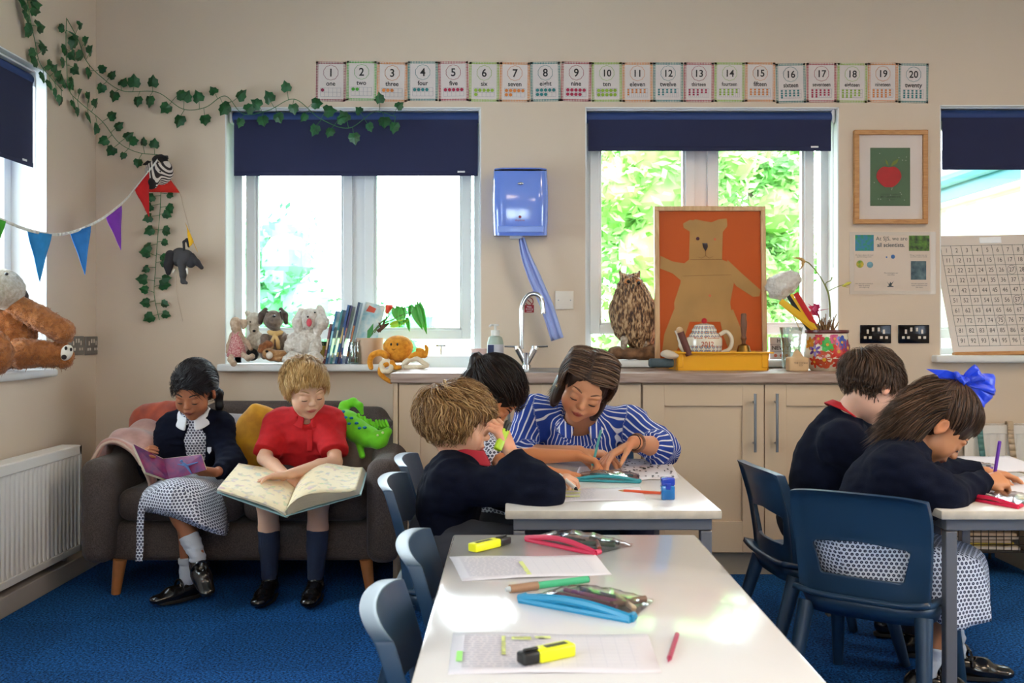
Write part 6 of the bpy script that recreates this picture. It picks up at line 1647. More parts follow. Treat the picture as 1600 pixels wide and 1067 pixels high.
MB().rbox((-.02, -.05, -h - .008), (.06, .06, .02), .008).build('outlet', M('outlet_white', '#d8dbe0', .5), t)
ps = bez([P(815, 372, 4.62), P(822, 400, 4.60), P(838, 440, 4.60), P(855, 480, 4.60), P(871, 530, 4.61)], 6); mb = MB(); vs = []; n = len(ps); K = 9
for i, p in enumerate(ps):
    f = i / (n - 1); wd = .014 + .016 * min(1, f * 2.2); sd = V3_(.95, 0, .3)
    for j in range(K): q = j / (K - 1) * 2 - 1; vs.append(p + sd * wd * q + V3_(0, .010 * math.sin(j * 1.7) * (1 - .4 * f), 0))
mb.add(vs, [(i * K + j, i * K + j + 1, (i + 1) * K + j + 1, (i + 1) * K + j) for i in range(n - 1) for j in range(K - 1)])
tw = tag(mb.build('paper_towel', M('blue_tissue', '#a4b4ea', .9, bump=(300, .3)), solid=.0015), 'length of pale blue paper towel pulled from the dispenser above the tap', 'paper towel')
tag(MB().rbox(BW(882, 469, .006), (.086, .012, .086), .003).build('blank_plate', M('socket_white', '#ddd4c8', .4)), 'white blank electrical plate beside the tap', 'electrical plate')
k = MB()
for s in (-1, 1): k.cyl(BW(882 + s * 9.5, 469, .012), BW(882 + s * 9.5, 469, .0135), .003, seg=10)
ob = k.build('screw', steel, bpy.data.objects['blank_plate'])
t = thing('tap_sign', 'small red and white sign reading not drinking water behind the tap', 'sign', BW(827, 481, .001))
MB().bx(-.022, .022, -.001, 0, -.022, .014).build('plate', M('sign_red', '#a01c28', .5), t, smooth=False)
k = MB(); k.text('Not', .013, (0, -.0016, .005)); k.text('drinking', .0105, (0, -.0016, -.005)); k.text('water', .0115, (0, -.0016, -.015)); k.build('lettering', M('sign_white', '#eceae8', .5), t, smooth=False)
k = MB(); k.tube([(.018 * math.cos(a) - .0, -.0012, .030 + .018 * math.sin(a)) for a in [2 * PI * i / 20 for i in range(21)]], .0022, 5); k.tube([(-.013, -.0012, .043), (.013, -.0012, .017)], .0022, 5); k.build('prohibition_ring', MATS['sign_red'], t)

# ------------------------------------------------------------------ sockets
def socket(label, loc, rz, mm, dbl=True):
    t = thing('wall_socket', label, 'socket', loc, rz); w = .073 if dbl else .043; MB().rbox((0, -.004, 0), (w * 2, .008, .086), .003).build('plate', mm, t)
    s = MB(); p = MB(); d = M('socket_insert', '#d8cfc4', .5)
    for sx in ((-1, 1) if dbl else (0,)):
        cx = sx * .038; s.rbox((cx * .35, -.0095, .022), (.010, .004, .018), .001); p.rbox((cx, -.0085, .012), (.010, .002, .020), .001)
        for q in (-1, 1): p.rbox((cx + q * .012, -.0085, -.016), (.013, .002, .012), .001)
    s.build('switch', d, t); p.build('pin_holes', d, t)
dk = M('black_nickel', '#26262a', .12, .8)
socket('dark mirrored double socket under the scientists poster, on its left half', BW(1367.5, 522, 0), 0, dk)
socket('dark mirrored double socket under the scientists poster, nearer the window', BW(1427, 522, 0), 0, dk)
stl = M('satin_steel', '#8a8886', .35, .8)
q = LW(142, 540, 0); socket('steel socket plate on the side wall nearest the corner', q, R(90), stl)
q = LW(118, 540, 0); socket('steel socket plate on the side wall half hidden by the teddy bear paw', q, R(90), stl)

# ------------------------------------------------------------------ apple picture, poster, hundred square
t = thing('framed_picture', 'oak framed picture of a red apple on green, over the poster', 'picture', BW(1391, 277, .012)); w, h = .172, .22; q = .022; mb = MB()
for a in ((-w, w, h - q, h), (-w, w, -h, -h + q), (-w, -w + q, -h + q, h - q), (w - q, w, -h + q, h - q)): mb.bx(a[0], a[1], -.016, .01, a[2], a[3])
mb.build('frame', oak, t, smooth=False, bevel=.002)
MB().bx(-w + q, w - q, -.002, .008, -h + q, h - q).build('mount', M('picture_mount', '#d9cdc6', .7), t, smooth=False)
MB().bx(-.095, .092, -.0035, -.002, -.135, .138).build('print', M('print_green', '#4f6a4e', .7), t, smooth=False)
mb = MB(); pts = []
for i in range(32):
    a = 2 * PI * i / 32; r = .056 * (1 - .10 * math.cos(2 * a) * 0 + .05 * math.sin(a)); x = r * math.cos(a) * 1.05; z = r * math.sin(a) * .95 - (.010 * math.exp(-(x / .018) ** 2) if math.sin(a) > 0 else -.004 * math.exp(-(x / .015) ** 2)); pts.append((x * (1 if z > 0 else 1 - .25 * (-z / .056)), z + .0))
mb.prism(pts, .0012, (-.008, -.0045, .0)); mb.build('apple', M('print_red', '#b5161c', .6, noise=(40, .25)), t, smooth=False)
mb = MB(); mb.prism([(0, 0), (.012, .022), (.038, .034), (.030, .014), (.012, .002)], .001, (.0, -.0045, .052)); mb.prism([(0, 0), (-.004, .02), (-.014, .032), (-.012, .012)], .001, (-.01, -.0045, .052)); mb.build('apple_leaf', M('print_olive', '#6f7d2c', .6), t, smooth=False)
k = MB(); k.text('you are the apple of', .011, (0, -.0045, -.080)); k.text('MY TEACHER EYE', .012, (0, -.0045, -.093), bold=True); k.text('thank you', .009, (0, -.0045, -.105))
rr_ = random.Random(4)
k.build('lettering', M('print_dark', '#2b3a2c', .7), t, smooth=False); k = MB()
for _ in range(18): k.disc(.0016, (rr_.uniform(-.088, .086), -.004, rr_.uniform(-.13, .13)), seg=6)
k.build('white_spots', M('print_white', '#e0e0d8', .6), t, smooth=False)
MB().bx(-w + q, w - q, -.0105, -.0085, -h + q, h - q).build('glazing', glass_mat('picture_glass', '#ffffff', .004, .04, .10), t, smooth=False)

t = thing('poster', 'laminated poster reading At SJS, we are all scientists', 'poster', BW(1395, 411, .001)); w, h = .203, .147
MB().bx(-w, w, -.0008, 0, -h, h).build('lamination', M('laminate_film', '#cbbfb3', .25, coat=.5), t, smooth=False)
MB().bx(-.182, .176, -.0014, -.0008, -.130, .130).build('sheet', M('poster_paper', '#d0bfb0', .5), t, smooth=False)
def tx(mb, s, z, px, py, b=False, sx=1.0): mb.text(s, z, ((px - 1395) / 332, -.0018, (411 - py) / 332), bold=b, sx=sx)
k = MB(); tx(k, 'At SJS, we are', .026, 1393, 373); tx(k, 'all scientists.', .026, 1392, 383, True); tx(k, 'We learn about the land\nand the living world', .0085, 1350, 400); tx(k, 'We go outside into our\nbeautiful natural world', .0085, 1435, 400)
tx(k, 'We find out in practical\nways by testing\nand exploring', .0085, 1350, 446); tx(k, 'We ask questions and\nmake predictions and\ntest them', .0085, 1436, 446); tx(k, 'We investigate our\nown ideas', .0085, 1392, 428); k.build('lettering', M('poster_ink', '#2c3a44', .6), t, smooth=False)
def pic(name, x0, x1, y0, y1, mm, z=-.0017): MB().bx((x0 - 1395) / 332, (x1 - 1395) / 332, z, -.0014, (411 - y1) / 332, (411 - y0) / 332).build(name, mm, t, smooth=False)
pic('photo_print', 1336, 1365, 367, 392, M('photo_blue', '#2a6fb0', .5, noise=(60, .9), col2='#1a8a4a')); pic('photo_print', 1420, 1452, 368, 392, M('photo_green', '#5a8a2a', .5, noise=(50, .9), col2='#12240e'))
pic('photo_print', 1423, 1447, 408, 437, M('photo_dark', '#1d3a4a', .5, noise=(26, .9), col2='#5f7a80'))
k = MB(); k.disc(.018, (-.155, -.0018, -.005)); k.build('fruit_picture', M('poster_yellow', '#d8b02a', .5, noise=(60, .5), col2='#4f8a2a'), t, smooth=False)
k = MB(); k.disc(.015, (-.108, -.0018, -.008)); k.build('flask_picture', M('poster_teal', '#6fa0b0', .5, noise=(50, .5)), t, smooth=False)
k = MB(); k.disc(.010, (.0, -.0018, .030)); k.disc(.004, (-.03, -.0018, .028)); k.build('planet_picture', M('poster_blue', '#2c62a0', .5), t, smooth=False)
k = MB(); k.prism([(-.016, 0), (.016, 0), (.012, .004), (.004, .006), (.016, .028), (.004, .016), (0, .024), (-.006, .012), (-.016, .026), (-.006, .006), (-.012, .004)], .0004, (-.012, -.0018, -.112)); k.build('bird_emblem', MATS['poster_ink'], t, smooth=False)

# hundred square on the window sill: leans back on the sash
t = thing('hundred_square', 'large hundred square number board with a carry slot on the sill', 'number board', P(1495, 551, 4.70)); bl = P(1490, 551, 4.70); L = .545; Hh = .565
lean = R(-7); MB_ = lambda: MB()
rot = Matrix.Rotation(R(-3.8) * 0, 4, 'Y')
t.location = bl; t.rotation_euler = (R(-8), R(-1.0), 0)
sh = -.058     # the board's left edge leans: a slight turn in its own plane
def sk(x, z): return (x + sh * z / Hh, z)
mb = MB(); mb.prism([sk(0, .0), sk(L, .0), sk(L, Hh), sk(0.0, Hh)], .010, (0, .005, 0)); mb.build('board', M('board_white', '#d8ccc2', .35, coat=.3), t, smooth=False, bevel=.002)
mb = MB(); mb.bx(.0, L, -.012, .02, -.016, .002); mb.build('wooden_foot', oak, t, smooth=False, bevel=.002)
gx0, gx1, gz0, gz1 = .030, .520, .030, Hh - .050; cw_, chh = (gx1 - gx0) / 10, (gz1 - gz0) / 10; g = MB(); k = MB()
for i in range(11):
    a = sk(gx0 + i * cw_, gz0); b = sk(gx0 + i * cw_, gz1); g.tube([(a[0], -.0006, a[1]), (b[0], -.0006, b[1])], .0009, 4)
    a = sk(gx0, gz0 + i * chh); b = sk(gx1, gz0 + i * chh); g.tube([(a[0], -.0006, a[1]), (b[0], -.0006, b[1])], .0009, 4)
for r_ in range(10):
    for c_ in range(10): a = sk(gx0 + (c_ + .5) * cw_, gz1 - (r_ + .5) * chh); k.text(str(r_ * 10 + c_ + 1), .030, (a[0], -.0008, a[1]), sx=.85)
for (r_, c_) in ((2, 6), (7, 4), (5, 6)):
    a = sk(gx0 + (c_ + .5) * cw_, gz1 - (r_ + .5) * chh); k.tube([(a[0] + .020 * math.cos(q), -.0008, a[1] + .022 * math.sin(q)) for q in [2 * PI * i / 16 for i in range(17)]], .0008, 4)
g.build('grid_lines', M('grid_green', '#28443f', .6), t, smooth=False); k.build('lettering', M('board_ink', '#3a3634', .6), t, smooth=False)
mb = MB(); mb.rbox((.272 + sh * .93, -.001, Hh - .026), (.105, .004, .030), .014, 4); mb.build('carry_slot', M('slot_light', '#f4f6f8', .4), t)
# ------------------------------------------------------------------ things on sills and worktop
def fixc(t):
    bpy.context.view_layer.update(); inv = t.matrix_world.inverted()
    for c in t.children:
        if c.matrix_parent_inverse == Matrix.Identity(4): c.matrix_parent_inverse = inv
fur = lambda n, c, c2, b=.9: M(n, c, .95, noise=(70, .4), col2=c2, bump=(230, b), sheen=.3)
def furry(a, sc=55): return lambda p: a * vnoise(p, sc, 7) + a * .6 * vnoise(p, sc * 2.3, 8)
SZ = .866     # toy window sill height
DK = M('toy_eye', '#0c0b0c', .15)

# big brown teddy on the side sill
t = thing('teddy_bear', 'large ginger-brown teddy bear lying back on the side window sill', 'teddy bear', (-2.02, 3.85, .86)); tb = fur('ginger_fur', '#b5713c', '#8f5428')
v = Vol(); q = lambda x, y, D: P(x, y, D)
v.ell(q(0, 520, 3.95), (.135, .12, .145)); v.chain([q(22, 474, 3.88), q(62, 496, 3.90), q(98, 518, 3.93)], [.042, .048, .046], k=.008)
v.chain([q(35, 552, 3.88), q(72, 553, 3.93), q(94, 554, 3.96)], [.060, .052, .046], k=.008); v.ell(q(100, 556, 3.95), (.038, .036, .050), k=.015); v.ell(q(-10, 552, 3.70), (.07, .06, .085), k=.02)
fuzz(vol_obj('body', v, .006, tb, t, disp=furry(.006)), 16000, .017, .0013)
v = Vol(); v.ell(q(104, 551, 3.920), (.024, .014, .034), Euler((0, R(25), 0))); vol_obj('paw_pad', v, .004, M('pad_cream', '#e4dccf', .9), t)
v = Vol(); v.ell(q(103, 544, 3.906), (.006, .005, .008)); v.ell(q(111, 546, 3.908), (.005, .005, .008)); v.ell(q(100, 558, 3.906), (.011, .006, .010)); vol_obj('paw_print', v, .002, M('pad_dark', '#2e2523', .9), t)
v = Vol(); v.ell(q(2, 452, 3.86), (.085, .09, .080)); v.ell(q(-20, 465, 3.78), (.06, .05, .05), k=.02); vol_obj('head', v, .005, fur('cream_fur', '#cdbfae', '#a8967f'), t, disp=furry(.004)); fuzz(bpy.data.objects['head'], 1, .01, .001) if 0 else None
v = Vol(); v.ell(q(30, 460, 3.92), (.028, .035, .045), Euler((0, R(-30), 0))); vol_obj('ear', v, .004, fur('dark_brown_fur', '#3d2a24', '#241612'), t, disp=furry(.003))
MB().ball(q(10, 428, 3.785), (.008, .006, .006), 10).build('eye', DK, t); fixc(t)

def tube_v(v, pts, r, k=.012): v.chain(pts, r, k=k)
# mouse doll in a red floral dress
t = thing('mouse_doll', 'long-eared mouse doll in a red floral dress at the end of the sill', 'soft toy', P(372, 565, 4.66)); cr = fur('oatmeal_cloth', '#c9b29c', '#a88f78', .3)
D = 4.66; v = Vol(); v.ell(P(368, 505, D), (.026, .026, .030)); v.ell(P(366, 514, D - .02), (.014, .02, .013), k=.015); v.cone(P(370, 515, D), P(371, 540, D), .02, .03, k=.01)
tube_v(v, [P(362, 523, D), P(357, 540, D - .01), P(356, 550, D - .01)], [.010, .009, .010]); tube_v(v, [P(376, 522, D), P(386, 535, D), P(392, 545, D)], [.010, .009, .010])
tube_v(v, [P(364, 553, D - .02), P(360, 562, D - .06), P(365, 568, D - .08)], [.013, .012, .015]); tube_v(v, [P(378, 553, D - .02), P(388, 560, D - .05), P(394, 557, D - .07)], [.013, .012, .014]); vol_obj('body', v, .0035, cr, t)
v = Vol(); v.ell(P(382, 507, D), (.014, .008, .024), Euler((0, R(20), 0))); v.ell(P(378, 502, D), (.022, .008, .010)); vol_obj('ear', v, .003, cr, t)
v = Vol(); v.cone(P(370, 517, D), P(370, 555, D), .020, .046, k=.004); v.cut(P(370, 558, D), (0, 0, -1), rad=.1); vol_obj('dress', v, .0035, M('floral_red', '#a8324a', .85, noise=(170, .9), col2='#dcb8b0'), t, disp=wrinkle(.003) if 'wrinkle' in globals() else None)
fixc(t)
# cream bear
t = thing('cream_bear', 'pale cream bear leaning between the mouse doll and the grey dog', 'soft toy', P(397, 566, 4.74)); D = 4.74; cf = fur('ivory_fur', '#d8cfc0', '#b5a896')
v = Vol(); v.ell(P(398, 500, D), (.040, .038, .036)); v.ell(P(397, 515, D - .03), (.022, .026, .022), k=.02); v.ell(P(387, 490, D), (.014, .008, .016), k=.01); v.ell(P(411, 492, D), (.014, .008, .016), k=.01); v.ell(P(400, 540, D), (.052, .05, .065), k=.02); tube_v(v, [P(404, 525, D - .03), P(410, 540, D - .04), P(414, 550, D - .04)], [.018, .018, .02])
fuzz(vol_obj('body', v, .0042, cf, t, disp=furry(.003)), 3000, .008, .0008); MB().ball(P(397, 517, D - .055), (.008, .006, .006), 10).ball(P(391, 503, D - .036), .004, 8).ball(P(405, 502, D - .036), .004, 8).build('face_buttons', DK, t); fixc(t)
# grey-brown dog with gold bow
t = thing('toy_dog', 'grey-brown plush puppy with floppy ears and a gold ribbon bow', 'soft toy', P(430, 566, 4.72)); D = 4.72; gf = fur('taupe_fur', '#857468', '#5f5048')
v = Vol(); v.ell(P(427, 500, D), (.046, .044, .048)); v.ell(P(428, 503, D - .035), (.034, .028, .026), k=.02); v.ell(P(434, 540, D), (.058, .05, .078), k=.02); tube_v(v, [P(414, 528, D - .03), P(412, 545, D - .04), P(413, 555, D - .04)], [.02, .018, .02]); tube_v(v, [P(448, 528, D - .03), P(450, 545, D - .03), P(450, 555, D - .03)], [.02, .018, .02]); vol_obj('body', v, .0042, gf, t, disp=furry(.0025))
for s in (-1, 1):
    v = Vol(); v.chain([P(427 + s * 12, 484, D), P(427 + s * 18, 492, D - .01), P(427 + s * 20, 504, D - .01)], [.012, .015, .011], k=.01); vol_obj('ear', v, .004, fur('ear_brown', '#5c4c46', '#40332e'), t)
MB().ball(P(428, 494, D - .066), (.009, .007, .006), 10).ball(P(418, 487, D - .045), .005, 8).ball(P(438, 487, D - .045), .005, 8).build('face_buttons', DK, t)
v = Vol(); g0 = P(430, 520, D - .05); v.ell(g0 + V3_(-.020, 0, 0), (.020, .008, .012), Euler((0, R(20), 0))); v.ell(g0 + V3_(.020, 0, 0), (.020, .008, .012), Euler((0, R(-20), 0))); v.ell(g0, (.008, .010, .008)); v.chain([g0, g0 + V3_(-.014, 0, -.04), g0 + V3_(-.018, 0, -.07)], [.006, .009, .010], k=.004); v.chain([g0, g0 + V3_(.012, 0, -.04), g0 + V3_(.015, 0, -.07)], [.006, .009, .010], k=.004); vol_obj('ribbon_bow', v, .003, M('gold_ribbon', '#c9a468', .4), t); fixc(t)
# lion
t = thing('toy_lion', 'little lion cub toy lying on the sill in front of the grey puppy', 'soft toy', P(425, 565, 4.63)); D = 4.63; lm_ = fur('lion_tan', '#b98a5c', '#93683f')
v = Vol(); v.ell(P(419, 553, D), (.028, .026, .027)); v.cone(P(428, 556, D + .01), P(442, 555, D + .01), .026, .024, k=.02); v.cone(P(424, 560, D - .01), P(440, 562, D - .02), .010, .010, k=.01); vol_obj('body', v, .0035, lm_, t, disp=furry(.002))
v = Vol(); v.ell(P(411, 545, D + .01), (.024, .022, .026)); v.ell(P(419, 538, D + .015), (.026, .02, .018), k=.01); vol_obj('mane', v, .0035, fur('mane_rust', '#9a5c30', '#6f3e1e', 1.0), t, disp=furry(.005))
v = Vol(); v.ell(P(421, 555, D - .022), (.016, .012, .018)); vol_obj('muzzle', v, .003, M('muzzle_cream', '#dccfc0', .9), t); MB().ball(P(417, 549, D - .034), (.008, .005, .006), 8).build('nose', DK, t); fixc(t)
# dark toy sliver behind the lion
v = Vol(); v.ell(P(394, 554, 4.68), (.030, .025, .030)); tag(vol_obj('black_toy', v, .004, fur('black_fur', '#1a1819', '#0c0b0c')), 'small black plush toy tucked between the mouse doll and the lion cub', 'soft toy')
# white bunny
t = thing('toy_bunny', 'big white plush bunny with drooping ears and pink nose', 'soft toy', P(480, 566, 4.70)); D = 4.69; wf = fur('white_fur', '#e4ded6', '#c4b9ac', 1.0)
v = Vol(); v.ell(P(486, 497, D), (.055, .05, .050)); v.ell(P(482, 507, D - .04), (.024, .022, .020), k=.02); v.ell(P(474, 540, D), (.070, .06, .080), k=.03); tube_v(v, [P(458, 530, D - .02), P(452, 545, D - .04)], [.030, .026]); tube_v(v, [P(492, 528, D - .03), P(494, 542, D - .05), P(490, 548, D - .06)], [.026, .024, .02])
v.ell(P(458, 562, D - .10), (.046, .05, .038), k=.01); v.ell(P(490, 561, D - .09), (.044, .05, .036), k=.01); fuzz(vol_obj('body', v, .0045, wf, t, disp=furry(.0045)), 6000, .010, .0009)
v = Vol(); v.chain([P(472, 487, D), P(466, 503, D - .02), P(466, 518, D - .02)], [.020, .028, .018], k=.01); vol_obj('ear', v, .0042, wf, t, disp=furry(.004))
v = Vol(); v.chain([P(500, 484, D), P(502, 504, D - .02), P(496, 518, D - .03)], [.022, .034, .022], k=.01); vol_obj('ear', v, .0042, wf, t, disp=furry(.004))
v = Vol(); v.ell(P(483, 504, D - .068), (.013, .008, .020)); vol_obj('nose', v, .003, M('nose_pink', '#cf4a5a', .6), t); MB().ball(P(481, 495, D - .060), .005, 8).ball(P(492, 488, D - .052), .005, 8).build('eye', DK, t); fixc(t)
# green-yellow tin behind the bunny's arm
t = thing('decorated_tin', 'small green and yellow decorated tin beside the white bunny', 'tin', P(505, 545, 4.70)); z0 = SZ
MB().lathe([(.030, 0), (.030, .10), (.026, .105)], (P(504, 0, 4.71).x, 4.71, SZ), 20).build('body', M('tin_green', '#1f4a2a', .3), t); MB().lathe([(.012, .03), (.0305, .031), (.0305, .085), (.012, .086)], (P(504, 0, 4.71).x, 4.709, SZ), 20).build('band', M('tin_yellow', '#b8a22a', .3), t); fixc(t)

# leaning books
spec = [(507, 518, 500, .012, '#7c4a58', 8, 'dull plum'), (511, 527, 480, .012, '#2f6fa0', 14, 'bright blue, with a pale stripe'), (518, 536, 478, .011, '#2a7f88', 15, 'teal'), (525, 546, 470, .013, '#1f4f88', 16, 'deep blue'), (530, 551, 472, .010, '#3a2f5c', 17, 'violet'), (534, 541, 492, .010, '#244c8c', 15, 'short royal blue'), (541, 562, 466, .012, '#22365c', 18, 'navy')]
for i, (xb, xt, yt, th, c, a, nm) in enumerate(spec):
    h = (562 - yt) / 332 * 1.02; b0 = V3_(P(xb, 0, 4.72).x, 4.72, SZ + .002); ang = math.atan2(P(xt, 0, 4.72).x - b0.x, h)
    t = thing('book', '%s paperback, %s in the leaning row on the sill' % (nm, ('first', 'second', 'third', 'fourth', 'fifth', 'sixth', 'seventh')[i]), 'book', b0, group='books leaning on the window sill', rot=(0, ang, R(3)))
    mc = M('book_cover_%d' % i, c, .35, coat=.3); mb = MB(); q = th * .9; d = .13
    mb.bx(0, .0018, -d / 2, d / 2, 0, h); mb.bx(q - .0018, q, -d / 2, d / 2, 0, h); mb.bx(0, q, -d / 2, -d / 2 + .0018, 0, h); mb.build('cover', mc, t, smooth=False)
    MB().bx(.002, q - .002, -d / 2 + .002, d / 2 - .004, .003, h - .003).build('pages', page_m_, t, smooth=False) if False else MB().bx(.002, q - .002, -d / 2 + .002, d / 2 - .004, .003, h - .003).build('pages', M('page_block', '#cfc4ae', .8), t, smooth=False)
    MB().bx(.002, q - .002, -d / 2 - .0006, -d / 2, h * .35, h * .62).bx(.002, q - .002, -d / 2 - .0006, -d / 2, h * .12, h * .2).build('spine_label', M('spine_label_%d' % i, ('#d9c9a8', '#9ad0e0', '#d0e0c0', '#c0b070', '#b07a60', '#d0d8e0', '#c07a50')[i], .5), t, smooth=False)
t = thing('book', 'book with a pale blue illustrated cover leaning last in the row, cover towards us', 'book', V3_(P(548, 0, 4.68).x, 4.68, SZ), group=None, rot=(R(-4), R(13), 0)); m1 = M('illustrated_cover', '#86b9c9', .4, noise=(30, .9), col2='#d8ddd8'); MB().bx(0, .095, -.006, .006, 0, .30).build('cover', m1, t, smooth=False, bevel=.001); MB().bx(.003, .093, -.0048, .0048, .297, .3005).build('pages', MATS['page_block'], t, smooth=False)
k = MB().prism([(0, 0), (.02, .04), (.05, .05), (.03, .02)], .0006, (.03, -.0066, .06)); k.prism([(0, 0), (-.01, .05), (.01, .09), (.02, .04)], .0006, (.05, -.0066, .12)); k.build('cover_picture', M('cover_green', '#3f8f4a', .5), t, smooth=False)
MB().prism([(0, 0), (.04, .0), (.045, .022), (.01, .03)], .0006, (.012, -.0066, .258)).build('cover_picture', M('cover_orange', '#c9503a', .5), t, smooth=False)
# glass jar
t = thing('glass_jar', 'clear glass jar holding dry stems between the books and the plant pot', 'jar', (P(555, 0, 4.66).x, 4.66, SZ)); MB().lathe([(.0, .003), (.030, .003), (.034, .01), (.034, .085), (.028, .10), (.030, .105), (.028, .104), (.030, .085), (.031, .01)], seg=24).build('jar', glass_mat('jar_glass', '#eef4f2', .10), t)
mb = MB(); rn = random.Random(3)
for _ in range(16): mb.tube([(rn.uniform(-.02, .02), rn.uniform(-.02, .02), .01), (rn.uniform(-.026, .026), rn.uniform(-.026, .026), rn.uniform(.08, .12))], .002, 5)
mb.build('dry_stems', M('dry_stem', '#8a7668', .8), t)
# plant pot with red-flowered anthurium
t = thing('potted_plant', 'anthurium with a red bloom in a beige ribbed pot on the sill', 'potted plant', (P(578, 0, 4.69).x, 4.69, SZ)); MB().lathe([(.052, 0), (.058, .008), (.064, .118), (.064, .122), (.058, .122), (.056, .10), (0, .10)], seg=36).build('pot', M('pot_beige', '#c2a58c', .6, noise=(3, .05)), t)
mb = MB(); lc = t.location; s_ = lambda x, y, D=4.66: P(x, y, D) - lc
for pts in ([(580, 522), (590, 510), (600, 500)], [(590, 512), (602, 504), (612, 500)], [(600, 503), (608, 492), (604, 488)], [(612, 500), (628, 492), (645, 487)], [(585, 520), (594, 505), (602, 500), (604, 494)]): mb.tube(bez([s_(*p) for p in pts], 4), .0025, 6)
mb.build('stem', M('plant_stem', '#4f7a3a', .6), t)
rt_ = MB()
for pts in ([(592, 518), (598, 510), (602, 498)], [(590, 518), (596, 512), (592, 504)], [(594, 515), (603, 508), (608, 505)]): rt_.tube([s_(*p) for p in pts], [.009, .007, .003], 7)
rt_.build('woody_base', M('woody_brown', '#5c3a2a', .9, noise=(80, .5)), t)
def hleaf(mb, base, tip, w, n=(0, -1, 0)):
    base, tip = Vector(base), Vector(tip); d = tip - base; s = d.cross(Vector(n)).normalized() * w; L = []; vs = []
    prof = [(-.12, .35), (.0, .75), (.15, 1.0), (.4, .95), (.65, .66), (.85, .30), (1.0, .02)]
    for u, q in prof:
        for j in (-1, -.5, 0, .5, 1): vs.append(base + d * (u if j else max(u, 0)) + s * (q * j) + Vector(n) * (.010 * (abs(j)) - .006))
    mb.add(vs, [(i * 5 + j, i * 5 + j + 1, (i + 1) * 5 + j + 1, (i + 1) * 5 + j) for i in range(6) for j in range(4)])
lm1 = M('leaf_glossy', '#5cc840', .3, noise=(9, .4), col2='#2f9a3a'); lm2 = M('leaf_lime', '#9fd04a', .35)
for a, b, w, mm in (((618, 482), (632, 508), .028, lm1), ((630, 482), (624, 512), .020, lm1), ((648, 480), (660, 515), .026, lm1), ((655, 476), (667, 522), .018, lm1), ((642, 478), (640, 495), .012, lm1), ((612, 508), (640, 500), .016, lm2), ((636, 498), (640, 518), .010, lm1)):
    mb = MB(); hleaf(mb, s_(*a), s_(*b), w); mb.build('leaf', mm, t, solid=.001, sub=1)
v = Vol(); v.cone(P(605, 487, 4.66), P(608, 479, 4.66), .010, .018, k=.005); v.cut(P(608, 476, 4.66), (0, 0, 1), rad=.05); fl_ = vol_obj('flower', v, .003, M('flower_coral', '#d8452c', .6), t)
# octopus
t = thing('toy_octopus', 'orange plush octopus with cream-lined curling arms on the sill corner', 'soft toy', P(625, 566, 4.62)); of = fur('orange_plush', '#e0982a', '#c07818', .3); ocr = M('sucker_cream', '#d9ccb4', .9, bump=(120, .8)); D = 4.60
v = Vol(); v.ell(P(622, 542, D), (.070, .060, .054)); v.ell(P(622, 555, D), (.058, .054, .035), k=.02); vol_obj('body', v, .004, of, t)
arms = [([(604, 556), (594, 551), (582, 555), (578, 565), (580, 575)], .0155, of), ([(605, 568), (597, 572), (594, 582), (600, 590), (611, 597)], .0135, of), ([(598, 580), (596, 570), (604, 564), (612, 570), (608, 580), (600, 580)], .013, ocr), ([(640, 560), (650, 553), (660, 556), (660, 548), (652, 546)], .012, of), ([(655, 552), (664, 556), (667, 546), (665, 540)], .010, of), ([(632, 568), (640, 562), (652, 560), (660, 566), (668, 570)], .013, ocr), ([(632, 572), (642, 575), (655, 574), (668, 572)], .012, ocr), ([(612, 566), (617, 574), (625, 574)], .013, of)]
for pts, r, mm in arms:
    dd = D - .06; v = Vol(); c = bez([P(x, y, dd - (.03 if y > 578 else 0)) for x, y in pts], 5); v.chain(c, [r * (1 - .35 * i / len(c)) for i in range(len(c))], k=.004); vol_obj('arm', v, .0038, mm, t)
MB().ball(P(611, 538, D - .058), (.005, .004, .007), 8).ball(P(621, 538, D - .062), (.005, .004, .007), 8).tube([P(612, 545, D - .062), P(615, 547, D - .063), P(618, 545, D - .063)], .0012, 5).build('face', DK, t); fixc(t)

# ------------------------------------------------------------------ tap, soap, cup, sink
t = thing('tap', 'chrome swan-neck mixer tap with lever handles', 'tap', (P(822, 0, 4.50).x, 4.50, CT)); mb = MB(); D = 4.50; l = t.location; w_ = lambda x, y: P(x, y, D) - l
mb.tube([(0, 0, 0), (0, 0, .02)], [.024, .022], 20); mb.tube([(0, 0, .01), (0, 0, .075)], [.016, .020], 20); mb.tube(bez([w_(815, 545), w_(815, 500), w_(816, 478), w_(824, 463), w_(835, 459), w_(845, 465), w_(848, 480), w_(849, 490)], 6), [.0105] * 42 + [.012], 14); mb.build('spout', chrome, t)
for s, (x, y) in ((-1, (806, 545)), (1, (832, 545))):
    h = MB(); a = V3_(s * .006, 0, .03); b = V3_(s * .038, -.005, .092); h.tube([a, b], [.012, .015], 14); h.tube([b, b + V3_(s * .002, 0, .014)], [.016, .014], 14); h.tube([b + V3_(0, 0, .010), b + V3_(s * .06, -.01, .012)], [.0045, .004], 8); h.build('lever', chrome, t)
t = thing('sink', 'stainless inset sink rim in the worktop under the tap', 'sink', (.17, 4.36, CT)); mb = MB()
for a in ((-.28, .28, -.19, -.165), (-.28, .28, .20, .225), (-.28, -.255, -.165, .2), (.255, .28, -.165, .2)): mb.bx(a[0], a[1], a[2], a[3], .0, .003)
mb.build('rim', steel, t, smooth=False, bevel=.001); MB().bx(-.255, .255, -.165, .2, .0002, .0012).build('basin', M('basin_steel', '#77797c', .3, 1.0), t, smooth=False)
